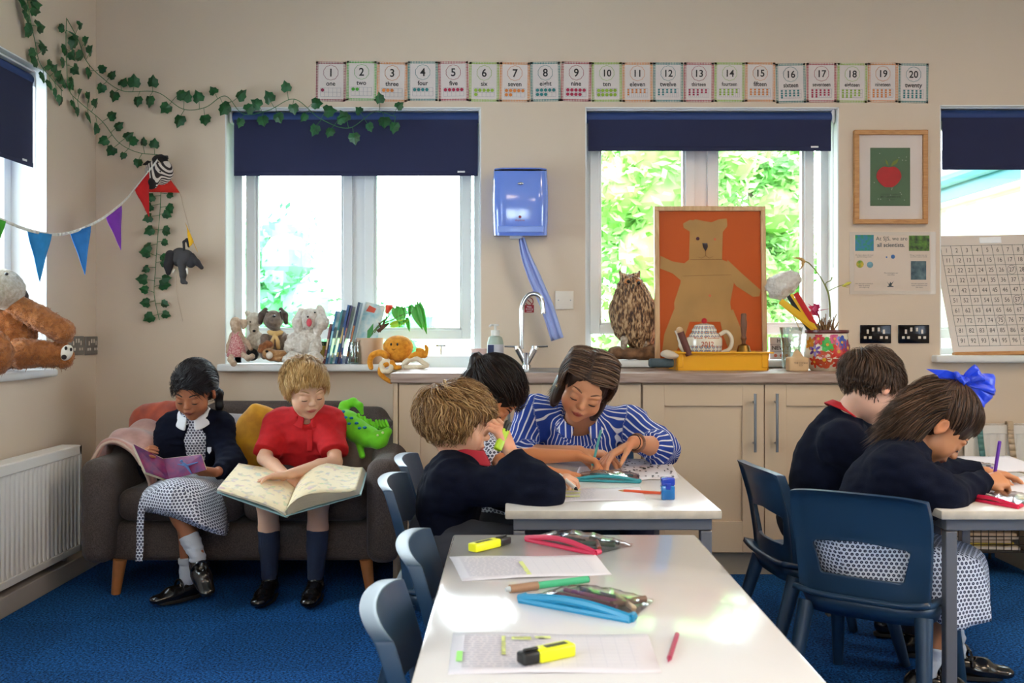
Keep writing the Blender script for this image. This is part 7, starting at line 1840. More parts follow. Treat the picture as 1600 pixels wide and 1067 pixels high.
t = thing('soap_dispenser', 'pump bottle of hand soap with pale grey-green body beside the tap', 'soap bottle', (P(774, 0, 4.56).x, 4.56, CT)); MB().lathe([(.0, 0), (.034, 0), (.037, .01), (.037, .12), (.030, .145), (.018, .152), (.018, .158), (0, .158)], seg=24).build('bottle', M('soap_green', '#9fb0a4', .3), t)
MB().lathe([(.0195, .150), (.0195, .176), (.006, .178), (.006, .196), (.016, .197), (.016, .204), (0, .206)], seg=20).tube([(0, 0, .200), (-.020, -.02, .200), (-.026, -.026, .192)], .005, 8).build('pump', M('pump_white', '#dcdcd8', .4), t)
MB().lathe([(.0375, .03), (.0375, .112)], seg=24).build('label', M('soap_label', '#c9ccd6', .5), t); MB().bx(-.034, -.006, -.0385, -.030, .03, .11).build('label_stripe', M('soap_navy', '#1f2f5c', .5), t, smooth=False)
t = thing('plastic_cup', 'lime and clear plastic beaker beside the soap bottle', 'cup', (P(748, 0, 4.50).x, 4.50, CT)); MB().lathe([(0, 0), (.028, 0), (.034, .082), (.032, .082), (.026, .004), (0, .004)], seg=24).build('beaker', M('cup_lime', '#c9d060', .4), t); MB().lathe([(.0342, .066), (.0362, .088), (.0362, .094), (.033, .094)], seg=24).build('rim', M('cup_pink', '#d0b4b0', .4), t)

# ------------------------------------------------------------------ owl statue
t = thing('owl_statue', 'tall brown carved owl statue standing on a rock base by the window', 'statue', (P(991, 0, 4.68).x, 4.68, .885)); D = 4.68
def feather():
    m, nt, b = node_mat('owl_feather', .65); N = nt.nodes.new; L = nt.links.new; tc = N('ShaderNodeTexCoord'); mp = N('ShaderNodeMapping'); mp.inputs['Scale'].default_value = (1, 1, .32)
    n = N('ShaderNodeTexNoise'); n.inputs['Scale'].default_value = 110; n.inputs['Detail'].default_value = 3; L(tc.outputs['Object'], mp.inputs[0]); L(mp.outputs[0], n.inputs['Vector'])
    r = N('ShaderNodeValToRGB'); r.color_ramp.elements[0].position = .38; r.color_ramp.elements[0].color = srgb('#3a2519') + (1,); r.color_ramp.elements[1].position = .62; r.color_ramp.elements[1].color = srgb('#c2a27c') + (1,); e = r.color_ramp.elements.new(.5); e.color = srgb('#85603e') + (1,)
    L(n.outputs['Fac'], r.inputs[0]); L(r.outputs[0], b.inputs['Base Color']); bp = N('ShaderNodeBump'); bp.inputs['Strength'].default_value = .9; bp.inputs['Distance'].default_value = .006; L(n.outputs['Fac'], bp.inputs['Height']); L(bp.outputs[0], b.inputs['Normal']); return m
ow = feather(); v = Vol(); v.ell(P(989, 490, D), (.108, .080, .143)); v.ell(P(985, 448, D), (.058, .058, .062), k=.04); v.ell(P(986, 470, D), (.066, .062, .07), k=.04); v.cone(P(972, 430, D - .01), P(969, 424, D), .014, .006, k=.015); v.cone(P(996, 430, D - .01), P(999, 425, D), .014, .006, k=.015)
v.ell(P(1000, 520, D), (.060, .06, .09), k=.04); v.cone(P(1012, 500, D), P(1019, 545, D + .02), .04, .018, k=.03); v.cone(P(964, 480, D), P(972, 525, D), .03, .018, k=.03)
st_ = np.array([1, 1, .35], np.float32); vol_obj('body', v, .0042, ow, t, disp=lambda p: .005 * vnoise(p * st_, 85, 3) + .003 * vnoise(p * st_, 170, 4))
v = Vol(); v.ell(P(981, 441, D - .050), (.018, .009, .018)); v.ell(P(997, 442, D - .045), (.016, .009, .018)); vol_obj('face_disc', v, .003, M('owl_face', '#b9743a', .6), t, disp=None)
MB().ball(P(982, 440, D - .058), (.009, .006, .009), 12).ball(P(998, 442, D - .053), (.009, .006, .009), 12).build('eye', DK, t); MB().tube([P(990, 445, D - .058), P(989, 450, D - .066), P(988, 455, D - .062)], [.007, .006, .001], 8).build('beak', M('beak_dark', '#3d2f26', .5), t)
v = Vol(); v.cone(P(976, 530, D - .03), P(974, 545, D - .03), .02, .014, k=.01); v.cone(P(1006, 530, D - .03), P(1008, 545, D - .03), .02, .014, k=.01); vol_obj('leg', v, .004, fur('owl_down', '#cdbfae', '#6f5f50'), t)
v = Vol(); v.ell(P(993, 552, D), (.112, .070, .030)); v.ell(P(962, 549, D), (.035, .04, .024), k=.03); v.ell(P(1016, 548, D), (.05, .05, .034), k=.03); vol_obj('rock_base', v, .0045, M('rock_brown', '#8a6444', .8, noise=(30, .6), col2='#4a3222', bump=(90, .9)), t, disp=lambda p: .008 * vnoise(p, 40, 5))
fixc(t)

# ------------------------------------------------------------------ bear picture
t = thing('bear_picture', 'large light-oak framed collage of a brown paper bear on orange', 'picture', (P(1109, 0, 4.635).x, 4.605, CT), rot=(R(-3), 0, 0)); s = F / 4.6; W, Hh2 = 175 / s / 2, 255 / s; q = .022; mb = MB()
for a in ((-W, W, Hh2 - q, Hh2), (-W, W, 0, q), (-W, -W + q, q, Hh2 - q), (W - q, W, q, Hh2 - q)): mb.bx(a[0], a[1], -.014, .014, a[2], a[3])
mb.build('frame', oak_light, t, smooth=False, bevel=.002); MB().bx(-W + q, W - q, 0, .010, q, Hh2 - q).build('backing', M('orange_card', '#c4540f', .75, noise=(3, .08)), t, smooth=False)
def bp_(x, y): return ((x - 1109) / s, (573 - y) / s * 1.0)
kraft = M('kraft_paper', '#b98d54', .8, noise=(7, .2)); k = MB(); kk = lambda pts, z: k.prism([bp_(*p) for p in pts], .0008, (0, z, 0))
kk([(1078, 345), (1086, 338), (1100, 341), (1112, 343), (1125, 338), (1130, 350), (1128, 402), (1076, 402)], -.0014)
kk([(1067, 345), (1078, 339), (1088, 341), (1086, 352), (1078, 358), (1068, 352)], -.0022); kk([(1112, 343), (1124, 338), (1136, 337), (1137, 349), (1130, 358), (1118, 350)], -.0022)
kk([(1076, 402), (1128, 402), (1142, 408), (1146, 440), (1140, 470), (1144, 500), (1054, 500), (1052, 470), (1062, 440), (1066, 410)], -.0014)
kk([(1068, 408), (1050, 405), (1031, 396), (1030, 416), (1050, 424), (1064, 436)], -.0022); kk([(1136, 402), (1160, 425), (1188, 450), (1186, 460), (1176, 461), (1150, 444), (1138, 428)], -.0022)
kk([(1052, 480), (1076, 500), (1066, 530), (1050, 552), (1032, 552), (1036, 520)], -.0022); kk([(1144, 480), (1160, 520), (1164, 552), (1140, 552), (1128, 520), (1124, 500)], -.0022); k.build('paper_bear', kraft, t, smooth=False)
k = MB(); d_ = lambda x, y, r, z=-.0030, seg=12: k.disc(r, (bp_(x, y)[0], z, bp_(x, y)[1]), seg=seg)
d_(1090, 369, .0085); k.build('eye', M('felt_plum', '#4a2038', .8), t, smooth=False); k = MB(); d_(1117, 370, .006); d_(1108, 459, .006); k.build('pink_spot', M('felt_pink', '#d0684a', .8), t, smooth=False)
k = MB(); k.prism([bp_(*p) for p in ((1097, 376), (1105, 376), (1106, 382), (1102, 389), (1098, 382))], .0008, (0, -.0028, 0)); k.build('nose', M('felt_grey', '#4a4248', .8), t, smooth=False)
k = MB(); bb = lambda pts: k.tube([(bp_(*p)[0], -.0028, bp_(*p)[1]) for p in pts], .0009, 4); bb([(1102, 389), (1102, 396), (1096, 400), (1090, 398)]); bb([(1102, 396), (1108, 400), (1114, 397)]); bb([(1066, 428), (1142, 426)]); bb([(1078, 402), (1128, 402)]); k.build('stitch_line', M('pencil_brown', '#8a6238', .8), t, smooth=False)
MB().bx(-W + q, W - q, -.0085, -.0065, q, Hh2 - q).build('glazing', MATS['picture_glass'], t, smooth=False)

# ------------------------------------------------------------------ yellow tray and what stands in it
yt = M('tray_yellow', '#e8a80c', .35, noise=(20, .05)); D = 4.36; x0, x1 = P(1056, 0, D).x, P(1203, 0, D).x; t = thing('plastic_tray', 'yellow plastic tray on the worktop in front of the bear picture', 'tray', ((x0 + x1) / 2, D + .12, CT)); w = (x1 - x0) / 2; h = .082
mb = MB(); mb.box((0, 0, .003), (w * 1.9, .22, .006))
for s in (-1, 1): mb.prism([(-w * .95, 0), (w * .95, 0), (w, h), (-w, h)], .003, (0, s * .112, 0)); mb.prism([(-.11, 0), (.11, 0), (.112, h), (-.112, h)], .003, (s * w * .975, 0, 0), (0, 1, 0), (0, 0, 1))
mb.build('tray_body', yt, t, smooth=False, bevel=.001); mb = MB()
for s in (-1, 1): mb.box((0, s * .12, h - .004), (w * 2.08, .022, .007)); mb.box((s * (w + .006), 0, h - .004), (.022, .25, .007))
mb.build('rim', yt, t, smooth=False, bevel=.002)
for s in (-1, 1): MB().bx(s * w * .9 - .012, s * w * .9 + .012, -.118, -.108, .012, h - .006).build('runner', yt, t, smooth=False, bevel=.003)
# teapot
t = thing('teapot', 'round patterned teapot lettered Best Teacher 2012 standing in the yellow tray', 'teapot', (P(1101, 0, 4.46).x, 4.47, CT + .040)); t.scale = (1.1, 1.1, 1.1); 
def pot_mat():
    m, nt, b = node_mat('teapot_glaze', .2); N = nt.nodes.new; L = nt.links.new; tc = N('ShaderNodeTexCoord'); sp = N('ShaderNodeSeparateXYZ'); L(tc.outputs['Object'], sp.inputs[0]); at = N('ShaderNodeMath'); at.operation = 'ARCTAN2'; L(sp.outputs['X'], at.inputs[0]); L(sp.outputs['Y'], at.inputs[1])
    cb = N('ShaderNodeCombineXYZ'); m1 = N('ShaderNodeMath'); m1.operation = 'MULTIPLY'; m1.inputs[1].default_value = 3.6; L(at.outputs[0], m1.inputs[0]); m2 = N('ShaderNodeMath'); m2.operation = 'MULTIPLY'; m2.inputs[1].default_value = 52; L(sp.outputs['Z'], m2.inputs[0]); L(m1.outputs[0], cb.inputs[0]); L(m2.outputs[0], cb.inputs[1])
    vo = N('ShaderNodeTexVoronoi'); vo.inputs['Scale'].default_value = 1; vo.inputs['Randomness'].default_value = 0; L(cb.outputs[0], vo.inputs['Vector']); r = N('ShaderNodeValToRGB'); r.color_ramp.interpolation = 'CONSTANT'; r.color_ramp.elements[0].color = srgb('#b9663a') + (1,); r.color_ramp.elements[1].position = .16; r.color_ramp.elements[1].color = srgb('#e4dccb') + (1,)
    e = r.color_ramp.elements.new(.24); e.color = srgb('#3f5f8a') + (1,); e = r.color_ramp.elements.new(.38); e.color = srgb('#e4dccb') + (1,); L(vo.outputs['Distance'], r.inputs[0]); L(r.outputs[0], b.inputs['Base Color']); return m
pm_ = pot_mat(); cg = M('cream_glaze', '#e2d8c4', .2, coat=.4)
MB().lathe([(0, 0), (.045, 0), (.058, .012), (.071, .045), (.071, .075), (.060, .105), (.046, .122), (0, .122)], seg=36).build('body', pm_, t)
MB().lathe([(.0725, .062), (.0725, .086), (.069, .096)], seg=36).build('plain_band', cg, t)
MB().lathe([(.050, .120), (.050, .126), (.038, .145), (.015, .152), (0, .153)], seg=30).build('lid', pm_, t); MB().ball((0, 0, .162), .012, 14).build('lid_knob', M('knob_red', '#c01820', .3), t)
MB().tube(bez([(-.060, 0, .035), (-.085, 0, .055), (-.095, 0, .085), (-.112, 0, .125)], 5), [.020] * 4 + [.017] * 4 + [.014] * 4 + [.011] * 4, 14, up=(0, 1, 0)).build('spout', cg, t)
MB().tube(bez([(.062, 0, .105), (.090, 0, .118), (.112, 0, .090), (.105, 0, .050), (.068, 0, .030)], 6), .0085, 10, flat=1.0).build('handle', cg, t)
k = MB(); rd = .0735
def curved(mb, s_, size, z, rad):
    vs, fs = text_geo(s_, True); mb.add([(rad * math.sin(v.x * size / rad), -rad * math.cos(v.x * size / rad), z + v.y * size) for v in vs], fs)
curved(k, 'Best Teacher', .021, .090, .071); curved(k, '2012', .026, .068, .0745); k.build('lettering', M('glaze_rust', '#b0502c', .4), t, smooth=False)
# hand bell
t = thing('hand_bell', 'brass hand bell with a turned wooden handle beside the teapot', 'bell', (P(1162, 0, 4.47).x, 4.47, CT + .040)); MB().lathe([(.040, 0), (.040, .006), (.034, .02), (.030, .05), (.024, .068), (.010, .075), (0, .076)], seg=30).build('bell_cup', M('aged_brass', '#8a6a35', .35, 1.0), t)
MB().lathe([(.008, .074), (.010, .09), (.014, .10), (.010, .112), (.013, .14), (.015, .17), (.012, .195), (.013, .205), (.010, .212), (0, .213)], seg=20).build('handle', wood_mat('turned_wood', '#5e3a26', '#7e5236', (30, 30, 6)), t)
tag(MB().rbox((P(1130, 0, 4.47).x, 4.475, CT + .0225), (.30, .15, .034), .003).build('tray_box', M('kraft_bag', '#c9a880', .6)), 'flat brown box inside the yellow tray under the teapot and bell', 'box')
# rolled baton leaning in the tray
a, b = P(1062, 516, 4.36), P(1074, 548, 4.36); t = thing('wooden_roll', 'short dark wooden rolling pin end leaning out of the yellow tray', 'rolling pin', b); MB().cyl(a + V3_(.003, 0, -.008), b + V3_(.008, 0, -.02), .0155, seg=20).build('barrel', M('dark_wood', '#5a2c22', .5), t); MB().ball(a, .0155, 14).build('end_knob', M('pale_wood', '#c2a078', .5), t); fixc(t)
tag(MB().rbox(P(1033, 567, 4.38), (.108, .06, .040), .012).build('stapler_box', M('slate_plastic', '#3f5058', .5, noise=(40, .3))), 'slate blue-grey rounded box on the worktop left of the yellow tray', 'box')
v = Vol(); v.ell(P(1043, 553, 4.36), (.032, .03, .018)); v.ell(P(1050, 556, 4.34), (.03, .03, .014), k=.01); tag(vol_obj('pebble', v, .004, M('pebble_cream', '#c9b8a4', .8), disp=lambda p: .002 * vnoise(p, 50, 2)), 'pale pebble lump resting behind the slate box', 'stone')
bpy.data.objects['pebble'].location.z -= .0
# letter light box
t = thing('light_box', 'small light box with letters HA NEW Y on the window sill', 'sign', (P(1219, 0, 4.70).x, 4.70, .887)); MB().bx(-.048, .052, 0, .03, 0, .105).build('case', M('lightbox_grey', '#b5b5b8', .5), t, smooth=False, bevel=.002)
k = MB()
for z in (.036, .070): k.bx(-.048, .052, -.002, 0, z - .001, z + .001)
k.build('rail', M('rail_grey', '#77777c', .5), t, smooth=False); k = MB(); k.text('HA', .026, (.002, -.0012, .087), bold=True); k.text('NEW Y', .026, (.002, -.0012, .053), bold=True); k.build('lettering', ink, t, smooth=False)
k = MB(); [k.disc(.008, (x, -.0012, .018)) for x in (-.022, .006, .030)]; k.build('face_tiles', M('face_tile', '#b8604a', .6), t, smooth=False)
# jar with sticks, pompom and rulers
t = thing('pen_jar', 'clear glass jar crammed with yellow, black and red rulers', 'jar', (P(1236, 0, 4.50).x, 4.50, CT)); MB().lathe([(0, .004), (.036, .004), (.040, .01), (.046, .15), (.052, .19), (.050, .19), (.044, .15), (.037, .012)], seg=28, c=(0, 0, 0)).build('jar', MATS['jar_glass'], t)
l = t.location
for a, b, c, wd in (((1268, 505), (1220, 470), '#e8b81c', .012), ((1255, 500), (1232, 462), '#17171a', .010), ((1262, 500), (1236, 460), '#e8b81c', .006), ((1270, 503), (1243, 458), '#c41c1c', .012), ((1262, 508), (1218, 472), '#d9a50c', .007)):
    p0, p1 = P(*a, 4.50) - l, P(*b, 4.48) - l; p0 = p0 + (p0 - p1) * .9; d = (p1 - p0); rot = frame_to(d, (0, 1, 0)); MB().box((p0 + p1) / 2, (.004, wd * 2, d.length), rot=rot).build('ruler', M('stick_' + c[1:], c, .4), t, smooth=False)
v = Vol(); v.ell(P(1218, 448, 4.60), (.062, .06, .058)); v.ell(P(1235, 437, 4.60), (.045, .05, .045), k=.03); o = vol_obj('pompom', v, .005, fur('white_fluff', '#eceae6', '#d8d4ce', 1.0), None, disp=furry(.008, 40)); fuzz(o, 5000, .014, .0009); tag(o, 'fluffy white feather duster head leaning on the window', 'feather duster')
MB().cyl(P(1226, 462, 4.58), P(1252, 520, 4.52), .003, seg=8).build('handle', M('duster_stick', '#d9c8a8', .6), o)
mb = MB(); rn = random.Random(8); c0 = P(1277, 482, 4.52)
for _ in range(10):
    a = Vector((rn.uniform(-1, 1), rn.uniform(-.4, .4), rn.uniform(-.6, 1))).normalized() * rn.uniform(.03, .055); b = Vector((rn.uniform(-1, 1), rn.uniform(-.6, .6), rn.uniform(-1, 1))).normalized() * .02; mb.add([c0 + a, c0 + b, c0 - b + V3_(0, 0, -.02)], [(0, 1, 2)])
tag(mb.build('foil_pinwheel', M('pink_foil', '#d0487c', .25, .3), smooth=False, solid=.001), 'crumpled pink foil pinwheel between the rulers and the flowered pot', 'pinwheel')
# small bag
t = thing('paper_bag', 'small kraft gift bag tied with clear film beside the flowered pot', 'bag', (P(1246, 0, 4.30).x, 4.30, CT)); v = Vol(); v_rbox(v, t.location + V3_(0, 0, .030), (.088, .06, .062), .008); v.cone(t.location + V3_(0, 0, .055), t.location + V3_(-.004, 0, .092), .024, .007, k=.010); vol_obj('bag', v, .004, M('kraft_bag', '#c9a880', .6), t, disp=lambda p: .003 * vnoise(p, 40, 3))
v = Vol(); v.cone(t.location + V3_(-.004, 0, .086), t.location + V3_(-.01, 0, .15), .007, .030, k=.004); vol_obj('film_ruffle', v, .004, M('clear_film', '#dcdad2', .2, alpha=.55), t, disp=lambda p: .006 * vnoise(p, 60, 3))
k = MB(); k.text('THE COOKIE', .010, t.location + V3_(.006, -.0315, .036)); k.text('CO', .010, t.location + V3_(.006, -.0315, .026)); k.build('lettering', ink, t, smooth=False); fixc(t)
# flowered pot with withered orchid
t = thing('flower_pot', 'round pot painted with bright flowers, a withered orchid growing in it', 'flower pot', (P(1292, 0, 4.36).x, 4.36, CT)); MB().lathe([(0, 0), (.068, 0), (.082, .015), (.096, .055), (.096, .10), (.088, .15), (.086, .162), (.090, .168), (.090, .176), (.084, .176), (.080, .15), (0, .15)], seg=48).build('pot', M('glazed_cream', '#ddd0ba', .2, coat=.5), t)
MB().lathe([(.0895, .163), (.0925, .168), (.0915, .178), (.085, .178)], seg=48).build('rim', M('rim_maroon', '#5c1f22', .3), t)
def rad_at(z):
    pr = [(.082, .015), (.096, .055), (.096, .10), (.088, .15)]
    for (r0, z0), (r1, z1) in zip(pr, pr[1:]):
        if z <= z1: return r0 + (r1 - r0) * (z - z0) / (z1 - z0)
    return .088
def flower(a0, z0, r, c, n, w=.5):
    mb = MB(); mm = M('paint_' + c[1:], c, .25, coat=.3)
    def pt(u, v_): z = z0 + v_; a = a0 + u / .096; rr = rad_at(max(.016, min(.15, z))) + .0012; return (rr * math.sin(a), -rr * math.cos(a), max(.012, min(.158, z)))
    for k in range(n):
        th = 2 * PI * k / n + a0 * 3; ring = []
        for j in range(10):
            q = 2 * PI * j / 10; lx = r * (.55 + .45 * math.cos(q)); ly = r * w * .5 * math.sin(q); ring.append(pt(lx * math.cos(th) - ly * math.sin(th), lx * math.sin(th) + ly * math.cos(th)))
        mb.add(ring, [tuple(range(10))])
    mb.build('painted_flower', mm, t, smooth=False); mb = MB(); ring = []
    for j in range(10): q = 2 * PI * j / 10; p = pt(r * .2 * math.cos(q), r * .2 * math.sin(q)); ring.append((p[0] * 1.008, p[1] * 1.008, p[2]))
    mb.add(ring, [tuple(range(10))]).build('flower_centre', M('paint_centre', '#d9a02c' if c != '#b5482a' else '#3a2a2a', .3), t, smooth=False)
for a in ((-.28, .115, .034, '#2fa83a', 5, .8), (.42, .125, .032, '#2a4fb0', 6, .7), (.22, .085, .040, '#c4281c', 8, .45), (-.42, .050, .042, '#b5482a', 6, .9), (-.85, .09, .03, '#5a2f8c', 6, .4), (-.70, .14, .030, '#c0283a', 6, .6), (.05, .140, .026, '#c94a78', 8, .6), (.78, .10, .040, '#8a1f4a', 6, .6), (.28, .035, .034, '#a0281c', 7, .5), (.72, .045, .030, '#2f7a34', 5, .6), (-.9, .04, .028, '#c4381c', 6, .5), (-1.15, .12, .03, '#d08a1c', 6, .6)): flower(*a)
l = t.location; q_ = lambda x, y, D=4.36: P(x, y, D) - l; mb = MB(); rn = random.Random(5)
for _ in range(46):
    x = rn.uniform(-.034, .034); y = rn.uniform(-.03, .03); h = rn.uniform(.03, .10); x2 = x * 1.3 + rn.uniform(-.015, .015); mb.tube([(x, y, .15), (x + rn.uniform(-.006, .006), y, .15 + h * .5), (x2, y + rn.uniform(-.01, .01), .15 + h)], [.004, .003, .0015], 5)
mb.build('dry_roots', M('dry_brown', '#8a6540', .85, noise=(60, .5)), t)
mb = MB(); mb.tube(bez([q_(1297, 495), q_(1296, 470), q_(1292, 452), q_(1280, 430), q_(1265, 412), q_(1256, 408)], 6), [.004] * 14 + [.0028] * 17, 7); mb.tube(bez([q_(1294, 455), q_(1304, 450), q_(1314, 446), q_(1322, 444)], 4), .0018, 5); mb.tube(bez([q_(1293, 455), q_(1290, 443), q_(1298, 438), q_(1300, 433)], 4), .0022, 5); mb.build('stem', M('orchid_stem', '#7a8248', .6), t)
mb = MB(); mb.tube(bez([q_(1258, 410), q_(1250, 404), q_(1240, 403)], 4), [.004, .007, .008, .008, .006, .005, .004, .003, .002], 7); mb.tube(bez([q_(1254, 408), q_(1254, 415), q_(1249, 422)], 4), [.004, .006, .007, .006, .005, .004, .003, .003, .002], 7); mb.build('withered_bloom', M('bloom_tan', '#c09a60', .7), t)
mb = MB(); mb.tube([q_(1316, 447), q_(1325, 443), q_(1330, 441)], [.003, .008, .002], 6); mb.tube([q_(1318, 447), q_(1325, 449)], [.003, .001], 6); mb.build('bud', M('bud_yellow', '#b8b040', .6), t)
# ------------------------------------------------------------------ things on the tables and behind the pupils
def on_table(px, py, z=TZ): D = (CAMZ - z) * F / (py - HY); return P(px, py, D)
wp = M('worksheet_paper', '#dcd6dc', .6)
def ruled(name, c='#8f8aa0'):
    return M(name, c, .7)
def sheet(label, pts, marks, z=TZ, name='worksheet'):
    t = thing(name, label, 'worksheet', on_table(*pts[0], z)); q = [on_table(x, y, z) for x, y in pts]; mb = MB(); vs = []; n = 8
    for i in range(n + 1):
        for j in range(n + 1): p = q[0].lerp(q[1], i / n).lerp(q[3].lerp(q[2], i / n), j / n); vs.append(p + V3_(0, 0, .0015 + .0012 * math.sin(i * .9 + j * .6)))
    mb.add(vs, [(i * (n + 1) + j, (i + 1) * (n + 1) + j, (i + 1) * (n + 1) + j + 1, i * (n + 1) + j + 1) for i in range(n) for j in range(n)]); mb.build('paper', wp, t, solid=.0004)
    def bar(u0, u1, v0, v1, mb):
        c = [q[0].lerp(q[1], u).lerp(q[3].lerp(q[2], u), v) + V3_(0, 0, .0032) for u, v in ((u0, v0), (u1, v0), (u1, v1), (u0, v1))]; mb.quad(*c)
    for nm, col, bars in marks:
        k = MB(); [bar(*b, k) for b in bars]; k.build(nm, M('mark_' + col[1:], col, .7), t, smooth=False)
    fixc(t); return t
lines = [(.04 + .0, .46, .10 + .055 * i, .112 + .055 * i) for i in range(15)]
rn = random.Random(2); words = []
for i in range(15):
    x = .06
    while x < .44: w = rn.uniform(.012, .05); words.append((x, x + w, .085 + .055 * i, .105 + .055 * i)); x += w + .012
gridl = [(.54 + .07 * i, .542 + .07 * i, .1, .9) for i in range(6)] + [(.54, .92, .1 + .09 * i, .104 + .09 * i) for i in range(9)]
sheet('worksheet with highlighted words under the cap of the yellow highlighter, nearest the camera', [(708, 990), (1012, 993), (1034, 1052), (700, 1054)], [('printed_lines', '#c2bec9', words), ('ruled_boxes', '#cbc6d0', gridl), ('yellow_highlight', '#e0e890', [(.25, .27, .1, .6), (.30, .40, .12, .2), (.42, .50, .1, .16)]), ('green_highlight', '#a0e880', [(.03, .06, .5, .75)])])
sheet('worksheet with columns of text lying behind the green pen', [(702, 871), (930, 868), (956, 898), (722, 908)], [('printed_lines', '#c2bec9', words), ('ruled_boxes', '#cbc6d0', gridl), ('yellow_highlight', '#dfe690', [(.44, .47, .3, .9)])])
sheet('worksheet with yellow highlighting in front of the fair-haired boy', [(868, 765), (1000, 762), (1010, 782), (860, 785)], [('printed_lines', '#c2bec9', words), ('yellow_highlight', '#e2e68a', [(.05, .30, v, v + .09) for v in (.1, .35, .6)])])
sheet('worksheet under the hands of the bowed girl', [(905, 730), (950, 730), (954, 741), (900, 742)], [('printed_lines', '#8f8a9a', words)])
sheet('picture sheet with little black drawings at the corner of the striped blouse table', [(962, 718), (1045, 717), (1062, 748), (980, 752)], [('little_drawings', '#4a4650', [(rn.uniform(.05, .9),) * 1 + (0, 0, 0) for _ in range(0)] + [(a, a + rn.uniform(.02, .05), b, b + rn.uniform(.02, .07)) for a, b in [(rn.uniform(.04, .92), rn.uniform(.05, .9)) for _ in range(60)]])])
sheet('large white paper across the writing table behind the blue bow girl', [(1490, 714), (1575, 713), (1640, 735), (1500, 742)], [])
sheet('open exercise paper under the writing hand with the purple pencil', [(1515, 752), (1610, 744), (1650, 772), (1500, 775)], [('printed_lines', '#b8b4c4', [(.1, .8, .2, .21), (.1, .8, .5, .51)])])

# highlighters and pens on the front table
highlighter('yellow highlighter with black cap on the nearest worksheet', on_table(893, 1012, TZ + .012), on_table(808, 1030, TZ + .012), yel, blk, w=.0125, h=.0095)
highlighter('yellow highlighter with black cap at the far end of the white table', on_table(737, 856, TZ + .010), on_table(797, 842, TZ + .010), yel, blk, w=.0125, h=.0090)
a, b = on_table(790, 921, TZ + .008), on_table(918, 905, TZ + .008); t = thing('felt_pen', 'green-barrelled felt pen with a brown grip lying across the white table', 'pen', a.lerp(b, .5)); MB().tube([a.lerp(b, .38), b], .0065, 14).build('barrel', M('pen_green', '#3fae7c', .35), t); MB().tube([a.lerp(b, .05), a.lerp(b, .38)], .0075, 14).build('grip', M('pen_brown', '#9a7458', .5), t); MB().tube([a, a.lerp(b, .06)], [.003, .006], 10).build('tip', M('pen_tip_grey', '#b8c0c4', .4), t); MB().tube([b.lerp(a, .0), b + (b - a) * .01], .0062, 14).build('end_cap', M('pen_dark_green', '#206a50', .4), t); fixc(t)
a, b = on_table(1044, 1034, TZ + .004), on_table(1058, 991, TZ + .004); pen('short crimson pen lying on the near right of the white table', a, b, .0036, M('crimson', '#a81f48', .35), None, tipcol=MATS['crimson'])
pen('orange pencil lying on the middle table by the blue sharpener', on_table(966, 766, TZ + .005), on_table(1040, 771, TZ + .005), .0042, M('orange_pencil', '#d9542c', .4), None, cat='pencil', name='pencil', tipcol=MATS['pencil_wood'] if 'pencil_wood' in MATS else M('pencil_wood', '#d2a878', .7), hexa=True)
# sharpener
c = on_table(1043, 780); t = thing('pencil_sharpener', 'blue translucent canister pencil sharpener on the corner of the middle table', 'sharpener', c); w = .0185; MB().rbox((0, 0, .020), (w * 2, w * 1.6, .040), .004, 3).build('canister', M('clear_blue', '#1f86e0', .08, trans=.45, coat=.6), t); MB().rbox((0, 0, .050), (w * 2.02, w * 1.62, .022), .004, 3).build('lid', M('deep_blue', '#1c3cb0', .2, coat=.4), t); MB().rbox((0, -w * .8, .038), (.014, .004, .018), .004).build('catch', M('deep_blue', '#1c3cb0', .2), t); MB().rbox((.0, 0, .012), (.022, .016, .016), .005).build('shavings', M('shavings', '#1c2f5a', .9), t)

film = glass_mat('case_film', '#f4f0f2', .16, .12)
def pencil_case(label, pts, col, z=TZ, h=.022, tube_r=.006, fill=(), name='pencil_case'):
    """flat clear zip case: pts = four corners in the photo; first edge carries the zip"""
    q = [on_table(x, y, z) for x, y in pts]; t = thing(name, label, 'pencil case', q[0]); zm = M('zip_' + col[1:], col, .4)
    def f(u, v): p = q[0].lerp(q[1], u).lerp(q[3].lerp(q[2], u), v); return p + V3_(0, 0, .004 + h * (math.sin(PI * min(max(u, .0), 1)) ** .5) * (math.sin(PI * v) ** .6) * (.9 + .1 * math.sin(u * 23 + v * 9)) + .0012 * math.sin(u * 40 + v * 31))
    mb = MB(); mb.grid(f, 24, 14); mb.build('clear_film', film, t, auto=None); mb = MB(); mb.grid(lambda u, v: q[0].lerp(q[1], u).lerp(q[3].lerp(q[2], u), v) + V3_(0, 0, .0015), 2, 2); mb.build('back_film', film, t)
    lp = [q[0].lerp(q[1], i / 14) + V3_(0, 0, .006 + h * .55 * math.sin(PI * i / 14)) for i in range(15)]; low = [q[0].lerp(q[1], i / 14) + V3_(0, -.004, .004) for i in range(15)]
    mb = MB(); mb.tube(lp, tube_r, 8); mb.tube(low, tube_r * .8, 8); mb.tube([q[0] + V3_(0, 0, .006), q[3].lerp(q[0], .9) + V3_(0, 0, .006)], tube_r, 8); mb.tube([q[1] + V3_(0, 0, .006), q[1].lerp(q[2], .12) + V3_(0, 0, .006)], tube_r, 8); mb.build('zip_edge', zm, t)
    for i, (u0, v0, u1, v1, c, r) in enumerate(fill):
        g = lambda u, v: q[0].lerp(q[1], u).lerp(q[3].lerp(q[2], u), v) + V3_(0, 0, .004 + r); MB().tube([g(u0, v0), g(u1, v1)], r, 10).build('pen_inside', M('fill_' + c[1:], c, .4), t)
    fixc(t); return t
